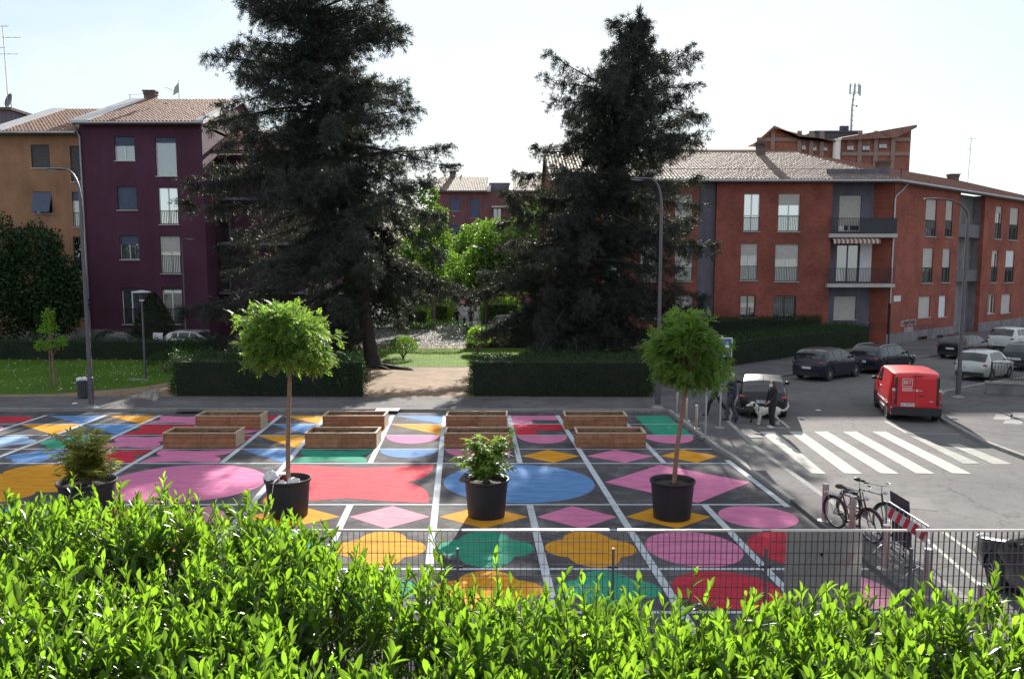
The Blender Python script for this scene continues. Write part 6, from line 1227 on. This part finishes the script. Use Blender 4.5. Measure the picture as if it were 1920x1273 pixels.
VAN = [(0, 1.60), (.008, 1.70), (.025, 1.77), (.06, 1.82), (.3, 1.85), (.58, 1.83), (.66, 1.76), (.83, 1.16), (.88, 1.08), (.96, .94), (.99, .78), (1, .6)]
navy = paint('navy_car_paint', (.010, .013, .026)); black_c = paint('black_car_paint', (.010, .010, .014)); silver = paint('silver_car_paint', (.42, .42, .42), .3, .5); white_c = paint('white_car_paint', (.55, .55, .57)); red_c = paint('red_van_paint', (.50, .012, .022), .35); grey_c = paint('dark_grey_car_paint', (.035, .035, .042), .3, .4); red_d = paint('dark_red_car_paint', (.30, .015, .02))
car('black hatchback parked beside the dog walkers, rear to the camera', 9.95, 33.55, 16, 4.3, 1.8, 1.46, black_c, HATCH(1.46), plate='FZ 899')
car('dark crossover parked by the long hedge, left of the dark estate', 16.25, 43.55, 50, 4.15, 1.78, 1.58, navy, SUV(1.58), belt=1.03, wr=.34)
car('dark estate car with roof rails parked ahead of the crossover', 20.35, 46.6, 50, 4.6, 1.8, 1.47, navy, ESTATE(1.47), rails=True)
car('dark hatchback with a lit red tail lamp beyond the lamp pole', 28.5, 53.4, 52, 4.15, 1.76, 1.47, black_c, HATCH(1.47))
car('white sport utility car parked farthest up the street', 33.8, 57.2, 54, 4.2, 1.8, 1.64, white_c, SUV(1.64), belt=1.05, wr=.34)
car('small silver hatchback parked behind the right street lamp', 24.15, 43.3, 50, 3.65, 1.66, 1.5, silver, HATCH(1.5), wr=.29)
car('dark car half out of frame behind the silver hatchback', 29.1, 47.5, 52, 4.2, 1.78, 1.48, navy, HATCH(1.48))
car('black car nose at the bottom right edge behind the fence', 9.42, 13.35, 0, 4.3, 1.78, 1.45, grey_c, HATCH(1.45))
car('dark car with a sunlit roof behind the lawn hedge', .35, 71.5, 90, 4.4, 1.8, 1.55, black_c, HATCH(1.55), z=.09)
car('red car far up the path between the trees', -5.0, 118, 60, 4.1, 1.75, 1.48, red_d, HATCH(1.48), z=.09); car('pale blue car far up the path beside the red one', -7.2, 123, 80, 4.1, 1.75, 1.48, silver, HATCH(1.48), z=.09)
car('dark car behind the lawn hedge under the purple block', -24.9, 55.3, 98, 4.1, 1.75, 1.48, grey_c, HATCH(1.48), z=.1); car('pale silver car behind the hedge beside the scooters', -20.3, 55.0, 95, 4.2, 1.76, 1.46, silver, HATCH(1.46), z=.1)
vn = car('small bright red delivery van stopped by the right kerb', 15.3, 32.85, 15, 4.35, 1.83, 1.85, red_c, VAN, belt=1.12, wr=.32, ax=(.17, .80), sides=((.66, .69), (.50, .70)), ws=(.66, .83), rw=None, tail='tall', cat='van', name='delivery_van', plate='FE 909YD', van=True, roofw=.86)
XR = -4.35/2
def vpart(name, m, boxes, parent=vn):
    b = MB()
    for c, s in boxes: b.box(c, s)
    return b.build(name, m, parent)
vpart('rear_door', red_c, [((XR-.012, 0, 1.09), (.03, 1.30, 1.04))]); vpart('door_seam', trim_m, [((XR-.028, .05, 1.13), (.004, .012, 1.1))])
for s in (-1, 1): vpart('corner_strip', trim_m, [((XR+.0, s*.71, 1.16), (.05, .085, 1.02))])
vpart('bumper', trim_m, [((XR-.01, 0, .42), (.14, 1.70, .28))]); vpart('door_handle', trim_m, [((XR-.035, -.14, .98), (.02, .17, .035))]); vpart('brake_lamp', tail_m, [((XR-.005, -.02, 1.735), (.05, .34, .03))])
for s in (-1, 1): vpart('lower_sill', trim_m, [((.05, s*.905, .33), (2.1, .04, .18))]); vpart('side_rub_strip', trim_m, [((-.2, s*.925, .62), (3.2, .02, .06))])
vw = mat('van_lettering', (.55, .54, .54), .5, var=.03); yl = XR-.0305
fr4 = MB()
for c, s in (((yl, .33, 1.60), (.004, .34, .016)), ((yl, .33, 1.34), (.004, .34, .016)), ((yl, .492, 1.47), (.004, .016, .244)), ((yl, .168, 1.47), (.004, .016, .244))): fr4.box(c, s)
lg_ = fr4.build('logo_frame', vw, vn); me_ = text_mesh('BRT', .20, .003); me_.materials.append(vw); o = bpy.data.objects.new('logo_lettering', me_); link(o, vn); o.matrix_local = Matrix.Translation((yl, .33, 1.47)) @ REARM @ Matrix.Diagonal((.78, 1, 1, 1))
for k, (zz, hh) in enumerate(((1.285, .02), (1.235, .02), (1.18, .03))): vpart('logo_bar', vw, [((yl, .33, zz), (.004, .34, hh))])
b = MB(); b.tube([(yl+.004, .0, 1.19), (yl-.001, .0, 1.19)], .042, 14); b.build('logo_dot', vw, vn); vpart('logo_bar', vw, [((yl, .11, 1.19), (.004, .09, .02))]); vpart('logo_bar', vw, [((yl, -.12, 1.19), (.004, .11, .02))]); vpart('model_badge', vw, [((yl, -.50, .80), (.004, .14, .02))])
# scooters behind the hedge
def scooter(label, x, y, h, pm):
    t = thing('motor_scooter', label, 'scooter', (x, y, .1), math.pi/2-R(h)); b = MB(); b.tube([(-.55, 0, .72), (-.2, 0, .74), (.1, 0, .42), (.35, 0, .40), (.5, 0, .85)], [.14, .16, .12, .11, .09], 10); b.build('body', pm, t, smooth=80)
    b = MB(); b.ell((-.3, 0, .82), (.36, .14, .07)); b.build('seat', trim_m, t, smooth=80); b = MB(); b.tube([(.5, -.32, 1.06), (.5, 0, 1.02), (.5, .32, 1.06)], .018, 6); b.tube([(.5, 0, .8), (.5, 0, 1.03)], .03, 6); b.build('handlebar', trim_m, t)
    b = MB(); b.add([(.56, -.2, .95), (.56, .2, .95), (.48, .16, 1.35), (.48, -.16, 1.35)], [(0, 1, 2, 3)]); b.build('windshield', lens_m, t)
    for xx in (-.55, .62):
        b = MB(); b.tube([(xx, -.05, .24), (xx, .05, .24)], .24, 18); b.build('wheel', tyre_m, t, smooth=40)
    b = MB(); b.ell((.56, 0, .92), (.06, .08, .07)); b.build('headlight', lens_m, t, smooth=80)
scooter('dark scooter behind the hedge nearer the dark car', -22.9, 55.0, 170, trim_m); scooter('white scooter behind the hedge next to the pale car', -22.3, 54.8, 195, white_c)
# bicycles leaning on the bollards
def bicycle(label, p_rear, p_front, fm_, lean, seat_h=.92):
    d = Vector((p_front.x-p_rear.x, p_front.y-p_rear.y, 0)); rz_ = math.atan2(d.y, d.x); t = thing('bicycle', label, 'bicycle', (p_rear.x, p_rear.y, .1), rz_); t.rotation_euler = (R(lean), 0, rz_); wb = 1.06; r = .335
    for x, nm in ((0, 0), (wb, 1)):
        b = MB(); n = 32; b.tube([(x+r*math.cos(6.2832*k/n), 0, r+r*math.sin(6.2832*k/n)) for k in range(n+1)], .020, 8, cap=False); w_ = b.build('wheel', tyre_m, t, smooth=80)
        b = MB(); b.tube([(x+.305*math.cos(6.2832*k/n), 0, r+.305*math.sin(6.2832*k/n)) for k in range(n+1)], .011, 6, cap=False); b.build('rim', rim_m, w_, smooth=80)
        b = MB(); [b.tube([(x, .02*(-1)**k, r), (x+.30*math.cos(6.2832*k/20), 0, r+.30*math.sin(6.2832*k/20))], .0022, 3, cap=False) for k in range(20)]; b.tube([(x, -.05, r), (x, .05, r)], .022, 8); b.build('spokes', rim_m, w_)
        b = MB(); a0, a1 = (R(20), R(200)) if nm == 0 else (R(25), R(170)); b.tube([(x+.375*math.cos(a0+(a1-a0)*k/12), 0, r+.375*math.sin(a0+(a1-a0)*k/12)) for k in range(13)], .022, 6); b.build('mudguard', fm_, t, smooth=80)
    bb_, st_, hd, hb = Vector((.44, 0, .29)), Vector((.24, 0, .80)), Vector((.87, 0, .86)), Vector((.93, 0, .66)); b = MB()
    for a, c, q in ((bb_, st_, .017), (st_, hd+(hb-hd)*.15, .015), (bb_, hb, .019), (hd, hb, .019), (Vector((0, .045, r)), bb_, .010), (Vector((0, -.045, r)), bb_, .010), (Vector((0, .045, r)), st_-Z*.03, .009), (Vector((0, -.045, r)), st_-Z*.03, .009)): b.tube([a, c], q, 8)
    b.build('frame', fm_, t, smooth=80); b = MB()
    for s in (-1, 1): b.tube([hb, hb+Vector((.02, s*.05, -.06)), (wb, s*.05, r)], [.016, .013, .009], 6)
    b.build('fork', fm_, t, smooth=80); b = MB(); b.tube([st_, (.21, 0, seat_h)], .013, 6); b.build('seat_post', rim_m, t); b = MB(); b.ell((.16, 0, seat_h+.03), (.10, .085, .045), 12, 8); b.ell((.28, 0, seat_h+.03), (.11, .035, .03), 12, 8); b.build('saddle', trim_m, t, smooth=80)
    b = MB(); b.tube([hd, (.84, 0, 1.0), (.86, 0, 1.02)], .014, 6); b.tube([(.70, -.30, 1.03), (.80, -.27, 1.05), (.92, -.12, 1.03), (.86, 0, 1.02), (.92, .12, 1.03), (.80, .27, 1.05), (.70, .30, 1.03)], .012, 6); b.build('handlebar', rim_m, t, smooth=80)
    for s in (-1, 1): b = MB(); b.tube([(.66, s*.305, 1.03), (.77, s*.285, 1.045)], .018, 8); b.build('grip', trim_m, t); b = MB(); b.tube([(bb_.x, s*.06, bb_.z), (bb_.x+s*.12, s*.07, bb_.z-s*.12)], .009, 5); b.box((bb_.x+s*.12, s*.12, bb_.z-s*.12), (.09, .08, .022)); b.build('pedal', trim_m, t)
    b = MB(); b.tube([(bb_.x, .05, bb_.z), (bb_.x, .056, bb_.z)], .09, 20); b.build('chainring', rim_m, t); b = MB(); b.tube([(bb_.x, .053, bb_.z+.085), (0, .053, r+.035)], .006, 4); b.tube([(bb_.x, .053, bb_.z-.085), (0, .053, r-.035)], .006, 4); b.build('chain', trim_m, t)
    b = MB(); 
    for s in (-.06, 0, .06): b.tube([(-.28, s, .74), (.22, s, .74)], .007, 5)
    for x in (-.28, -.1, .1): b.tube([(x, -.06, .74), (x, .06, .74)], .006, 4)
    for s in (-1, 1): b.tube([(-.15, s*.06, .74), (0, s*.05, r)], .006, 4)
    b.build('carrier', rim_m, t); b = MB(); b.ell((.97, 0, .90), (.05, .05, .05), 10, 7); b.build('lamp', lens_m, t, smooth=80)
bike_r = mat('maroon_frame', (.05, .010, .016), .35, var=.1, coat=.4); bike_k = mat('black_frame', (.02, .018, .022), .4, var=.1)
bicycle('maroon city bicycle nearer the fence, leaning by the steel bollards', G(1567, 988, .1), G(1634, 1016, .1), bike_r, 5); bicycle('black city bicycle on the road side of the maroon one', G(1588, 978, .1), G(1652, 1003, .1), bike_k, -6, .96)
# ------------------------------------------------------------------ people and dogs
def skin_over(b, name, m, parent, vox=.011, sm=4):
    o = b.build(name, m, parent); r_ = o.modifiers.new('shape', 'REMESH'); r_.mode = 'VOXEL'; r_.voxel_size = vox; r_.use_smooth_shade = True; s_ = o.modifiers.new('soft', 'SMOOTH'); s_.iterations = sm; s_.factor = .5; return o
def limb(b, pts, rad, n=10):
    b.tube(pts, rad, n)
    for p, q in zip(pts, rad): b.ell(p, (q, q, q), n, 6)
skin_t = mat('skin', (.40, .22, .16), .6, var=.06); hair_b = mat('brown_hair', (.065, .03, .02), .7, var=.2); hair_g = mat('grey_hair', (.35, .34, .33), .8, var=.15); cloth_k = mat('black_cloth', (.016, .015, .020), .9, var=.2); cloth_n = mat('navy_cloth', (.020, .022, .040), .9, var=.15); cloth_g = mat('grey_trousers', (.055, .05, .07), .9, var=.15); cloth_t = mat('teal_cloth', (.05, .25, .32), .85, var=.25, scale=20); cloth_w = mat('pale_cloth', (.42, .45, .52), .85, var=.1); shoe_m = mat('dark_shoe', (.02, .018, .022), .6); shoe_w = mat('pale_shoe', (.5, .48, .47), .6); mask_m = mat('face_mask', (.55, .62, .68), .8, var=.05)
def person(label, loc, rz, h=1.68, armL=((.02, .24, 1.14), (.05, .26, .90)), armR=((.02, -.24, 1.14), (.05, -.26, .90)), legL=((.03, .09, .50), (0, .09, .09)), legR=((.03, -.09, .50), (0, -.09, .09)), top=None, bottom=None, shoes=None, hair=None, long_hair=False, cap=None, mask=False, long_sleeve=True, lean=0.0, pack=None, turn=0.0, vox=.011, fat=1.0):
    t = thing('person', label, 'person', loc, rz); k = h/1.68; V = lambda p: Vector((p[0]*k+lean*max(0, p[2]-.9)*k, p[1]*k, p[2]*k)); b = MB(); hips = {1: (0, .085, .90), -1: (0, -.085, .90)}; sho = {1: (0, .17, 1.38), -1: (0, -.17, 1.38)}
    limb(b, [V((0, 0, .92)), V((-.01, 0, 1.12)), V((0, 0, 1.32)), V((.0, 0, 1.42))], [.125*k, .115*k, .125*k, .085*k]); limb(b, [V((0, 0, 1.42)), V((.015, 0, 1.50))], [.052*k, .05*k])
    hd = V((.03, 0, 1.585)); Mh = Matrix.Rotation(turn, 3, 'Z'); f = Mh @ Vector((1, 0, 0)); sd = Mh @ Vector((0, 1, 0)); b.ell(hd, (.098*k, .078*k, .115*k), 16, 12, Mh); b.ell(hd+f*.035*k-Z*.065*k, (.06*k, .055*k, .05*k), 12, 8, Mh); b.ell(hd+f*.10*k-Z*.012*k, (.022*k, .014*k, .022*k), 8, 6, Mh)
    for s in (-1, 1): b.ell(hd+sd*s*.078*k-Z*.005*k, (.02*k, .012*k, .03*k), 8, 6, Mh)
    for s, ar, lg2 in ((1, armL, legL), (-1, armR, legR)):
        S_, E_, W_ = V(sho[s]), V(ar[0]), V(ar[1]); limb(b, [S_, E_], [.052*k, .042*k]); limb(b, [E_, W_], [.041*k, .029*k]); d = (W_-E_).normalized(); pal = W_+d*.055*k; limb(b, [W_, pal], [.027*k, .033*k]); x_ = d.cross(Vector((1, .1, 0))).normalized(); y_ = x_.cross(d)
        for q, (o_, ln) in enumerate(((-.027, .065), (-.009, .078), (.009, .073), (.027, .055))): a0 = pal+y_*o_*k+d*.02*k; a1 = a0+d*ln*.55*k; limb(b, [a0, a1, a1+(d*.6-x_*.6)*ln*.45*k], [.0095, .009, .008], 6)
        limb(b, [W_+y_*.02*k, W_+(d*.5+y_*.7).normalized()*.065*k, W_+(d*.85+y_*.55).normalized()*.09*k], [.011, .010, .009], 6)
        H_, K_, A_ = V(hips[s]), V(lg2[0]), V(lg2[1]); limb(b, [H_, K_], [.085*k, .058*k]); limb(b, [K_, A_], [.055*k, .038*k])
    skin_over(b, 'body', skin_t, t, vox)
    # clothes
    c = MB(); g = .018*k; limb(c, [V((0, 0, .86 if long_sleeve else .88)), V((-.01, 0, 1.12)), V((0, 0, 1.32)), V((0, 0, 1.405))], [(.135*fat)*k+g, (.122*fat)*k+g, .130*k+g, .075*k+g], 14)
    for s, ar in ((1, armL), (-1, armR)):
        S_, E_, W_ = V(sho[s]), V(ar[0]), V(ar[1]); limb(c, [V((0, s*.06, 1.37)), S_, E_ if long_sleeve else S_.lerp(E_, .75)], [.07*k, .058*k+g*.6, .045*k+g*.6])
        if long_sleeve: limb(c, [E_, E_.lerp(W_, .93)], [.045*k+g*.6, .034*k+g*.5])
    skin_over(c, 'jacket' if long_sleeve else 'shirt', top, t, vox)
    c = MB(); limb(c, [V((0, 0, .97)), V((0, 0, .88))], [.125*fat*k+g*.6, .13*fat*k+g*.6], 14)
    for s, lg2 in ((1, legL), (-1, legR)): H_, K_, A_ = V(hips[s]), V(lg2[0]), V(lg2[1]); limb(c, [H_, K_, K_.lerp(A_, .94)], [.088*k+g*.7, .063*k+g*.6, .048*k+g*.6])
    skin_over(c, 'trousers', bottom, t, vox)
    for s, lg2 in ((1, legL), (-1, legR)): A_ = V(lg2[1]); c = MB(); c.ell(A_+Vector((.055*k, 0, -.052*k)), (.135*k, .047*k, .045*k), 14, 8); c.ell(A_+Vector((0, 0, -.02*k)), (.055*k, .045*k, .06*k), 12, 8); skin_over(c, 'shoe', shoes or shoe_m, t, vox*.8, 2)
    if hair:
        c = MB(); c.ell(hd-f*.018*k+Z*.022*k, (.102*k, .088*k, .108*k), 16, 12, Mh)
        if long_hair: limb(c, [hd-f*.05*k, hd-f*.085*k-Z*.15*k, hd-f*.075*k-Z*.27*k], [.085*k, .075*k, .045*k], 12); limb(c, [hd+sd*.06*k, hd+sd*.075*k-Z*.2*k], [.045*k, .035*k]); limb(c, [hd-sd*.06*k, hd-sd*.075*k-Z*.2*k], [.045*k, .035*k])
        o = skin_over(c, 'hair', hair, t, vox)
    if cap: c = MB(); c.ell(hd+Z*.055*k, (.106*k, .092*k, .075*k), 16, 8, Mh); c.ell(hd+f*.13*k+Z*.045*k, (.075*k, .065*k, .012*k), 12, 6, Mh); skin_over(c, 'cap', cap, t, vox*.8, 2)
    if mask: c = MB(); c.ell(hd+f*.068*k-Z*.05*k, (.050*k, .068*k, .056*k), 14, 10, Mh); skin_over(c, 'face_mask', mask_m, t, vox*.7, 2)
    for s in (-1, 1):
        if not cap: c = MB(); c.ell(hd+f*.088*k+sd*s*.033*k+Z*.012*k, (.009, .012, .007), 8, 6, Mh); c.build('eye', trim_m, t)
    if pack: c = MB(); limb(c, [V((-.19, 0, 1.05)), V((-.19, 0, 1.32))], [.13*k, .12*k]); skin_over(c, 'backpack', pack, t, vox)
    return t
G1 = G(1447, 802); person('person in black with a face mask and long brown hair holding a dog leash', (G1.x, G1.y, 0), R(198), 1.66, armL=((.05, .22, 1.14), (.20, .15, 1.0)), armR=((.03, -.24, 1.14), (.10, -.22, .90)), legL=((.05, .10, .50), (.03, .12, .09)), legR=((.02, -.09, .50), (-.05, -.10, .09)), top=cloth_k, bottom=cloth_k, shoes=shoe_w, hair=hair_b, long_hair=True, mask=True, turn=.15)
G2 = G(1371, 788, .1); person('person in navy T-shirt and cap walking with a black dog', (G2.x, G2.y, .1), R(150), 1.74, armL=((.15, .24, 1.16), (.38, .20, 1.10)), armR=((-.05, -.24, 1.14), (.12, -.24, .92)), legL=((.12, .09, .50), (.12, .09, .09)), legR=((.0, -.09, .48), (-.18, -.09, .12)), top=cloth_n, bottom=cloth_g, hair=hair_g, cap=hair_g, long_sleeve=False, fat=1.12)
G3 = G(1343, 779, .1); person('person in a pale and teal top striding ahead with a pack', (G3.x, G3.y, .1), R(165), 1.66, armL=((.10, .22, 1.14), (.22, .20, .95)), armR=((-.14, -.22, 1.15), (-.18, -.2, .92)), legL=((.26, .09, .50), (.34, .09, .09)), legR=((-.14, -.09, .50), (-.46, -.09, .13)), top=cloth_w, bottom=cloth_k, hair=hair_g, long_sleeve=True, pack=cloth_t, lean=.06)
for u, hh, lab, tp, kw in ((857, 1.66, 'far person in dark clothes on the left of the walking family', cloth_k, dict(armR=((.0, -.26, 1.14), (.05, -.42, .95)))), (870.5, .98, 'small child walking between the two far grown-ups', cloth_k, dict(armL=((.0, .3, 1.15), (.0, .48, 1.25)))), (883, 1.74, 'far person in light trousers on the right of the walking family', cloth_g, dict())):
    q = G(u, 613, .09); person(lab, (q.x, q.y, .095), R(90), hh, top=tp, bottom=cloth_k if u < 875 else cloth_g, hair=hair_b, vox=.02, legL=((.06, .09, .5), (.08, .09, .09)), legR=((-.02, -.09, .5), (-.10, -.09, .1)), **kw)
def dog(label, loc, rz, h, m1, m2, seed, tail_up=.2, pant=True):
    t = thing('dog', label, 'dog', loc, rz); b = MB(); k = h/.60; V = lambda x, y, z: Vector((x*k, y*k, z*k))
    b.ell(V(.20, 0, .46), (.20*k, .125*k, .165*k), 14, 10); b.ell(V(-.08, 0, .48), (.24*k, .11*k, .125*k), 14, 10); b.ell(V(-.30, 0, .49), (.15*k, .11*k, .13*k), 14, 10)
    limb(b, [V(.30, 0, .52), V(.42, 0, .64), V(.47, 0, .70)], [.105*k, .08*k, .075*k]); b.ell(V(.50, 0, .70), (.10*k, .08*k, .08*k), 12, 8); limb(b, [V(.55, 0, .68), V(.68, 0, .645)], [.05*k, .036*k])
    for s in (-1, 1):
        limb(b, [V(.26, s*.08, .44), V(.25, s*.085, .28), V(.27, s*.085, .15), V(.27, s*.085, .03)], [.07*k, .045*k, .032*k, .03*k]); b.ell(V(.30, s*.085, .022), (.05*k, .03*k, .022*k), 8, 6)
        limb(b, [V(-.32, s*.08, .46), V(-.24, s*.085, .31), V(-.38, s*.085, .17), V(-.36, s*.085, .03)], [.095*k, .06*k, .033*k, .028*k]); b.ell(V(-.33, s*.085, .022), (.05*k, .03*k, .022*k), 8, 6)
    limb(b, [V(-.42, 0, .53), V(-.52, 0, .48), V(-.62, 0, .46+tail_up*.3), V(-.70, 0, .50+tail_up*.7), V(-.68, 0, .56+tail_up)], [.03*k, .035*k, .04*k, .035*k, .015*k]); skin_over(b, 'body', m1, t, .011)
    for s in (-1, 1): c = MB(); c.ell(V(.465, s*.078, .69), (.045*k, .02*k, .075*k), 10, 7); skin_over(c, 'ear', m2, t, .008, 2)
    c = MB(); c.ell(V(.712, 0, .655), (.018, .022, .018)); c.build('nose', trim_m, t, smooth=80)
    for s in (-1, 1): c = MB(); c.ell(V(.575, s*.05, .72), (.012, .01, .012)); c.build('eye', trim_m, t, smooth=80)
    c = MB(); c.tube([V(.33, .118*math.cos(a), .545+.118*math.sin(a)) for a in [6.283*i/16 for i in range(17)]], .014, 6, cap=False); c.build('collar', trim_m, t); return t
dw = mat('white_fur', (.52, .49, .46), .95, var=.12, scale=12); dk = mat('black_fur', (.015, .014, .016), .8, var=.2); q = G(1438, 796); dog('big white dog with dark ears on a leash by the masked person', (q.x, q.y, 0), R(178), .64, dw, dk, 1); q = G(1392, 791, 0); dog('black dog walking beside the person in navy', (q.x, q.y, 0), R(170), .52, dk, dk, 2, -.12)
hand = Vector((G1.x-.26, G1.y-.17, .99)); coll = Vector((q.x, q.y, 0)); dd = G(1438, 796); b = MB(); b.tube([hand, hand.lerp(Vector((dd.x-.3, dd.y, .62)), .5)-Z*.08, (dd.x-.3, dd.y-.02, .66)], .012, 6); tag(b.build('dog_leash', trim_m), 'dark leash from the masked person to the white dog', 'leash')
b = MB(); hp = Vector((G2.x-.36, G2.y-.06, 1.15)); b.tube([hp, (G2.x-.1, G2.y-.3, .75), (q.x-.25, q.y, .47)], .010, 6); tag(b.build('dog_leash', trim_m), 'dark leash from the person in navy to the black dog', 'leash')
# groups of repeats
GROUPS = dict(apartment_block='apartment blocks round the square', roof_aerial='aerials on the roofs', roof_vent='chimneys on the far tower', conifer='tall conifers in the park', clipped_hedge='clipped hedges of the park and street', broadleaf_tree='leafy trees behind the park',
  round_shrub='loose shrubs in the park', plant_pot='black pots on the plaza', robinia_tree='round-headed potted trees', plastic_bag='bags in the left tree pot', planter_box='wooden planters on the plaza', street_lamp='street lamps', steel_bollard='steel bollards along the pavement',
  sign_post='sign posts on the corner', litter='scraps of litter', manhole_cover='covers in the ground', parked_car='parked cars', motor_scooter='scooters behind the hedge', bicycle='bicycles by the bollards', person='people walking', dog='dogs on leashes', dog_leash='dog leashes', grass='lawns')
for o in scene.objects:
    k = o.name.split('.')[0]
    if o.parent is None and k in GROUPS and 'category' in o and 'group' not in o: o['group'] = GROUPS[k]
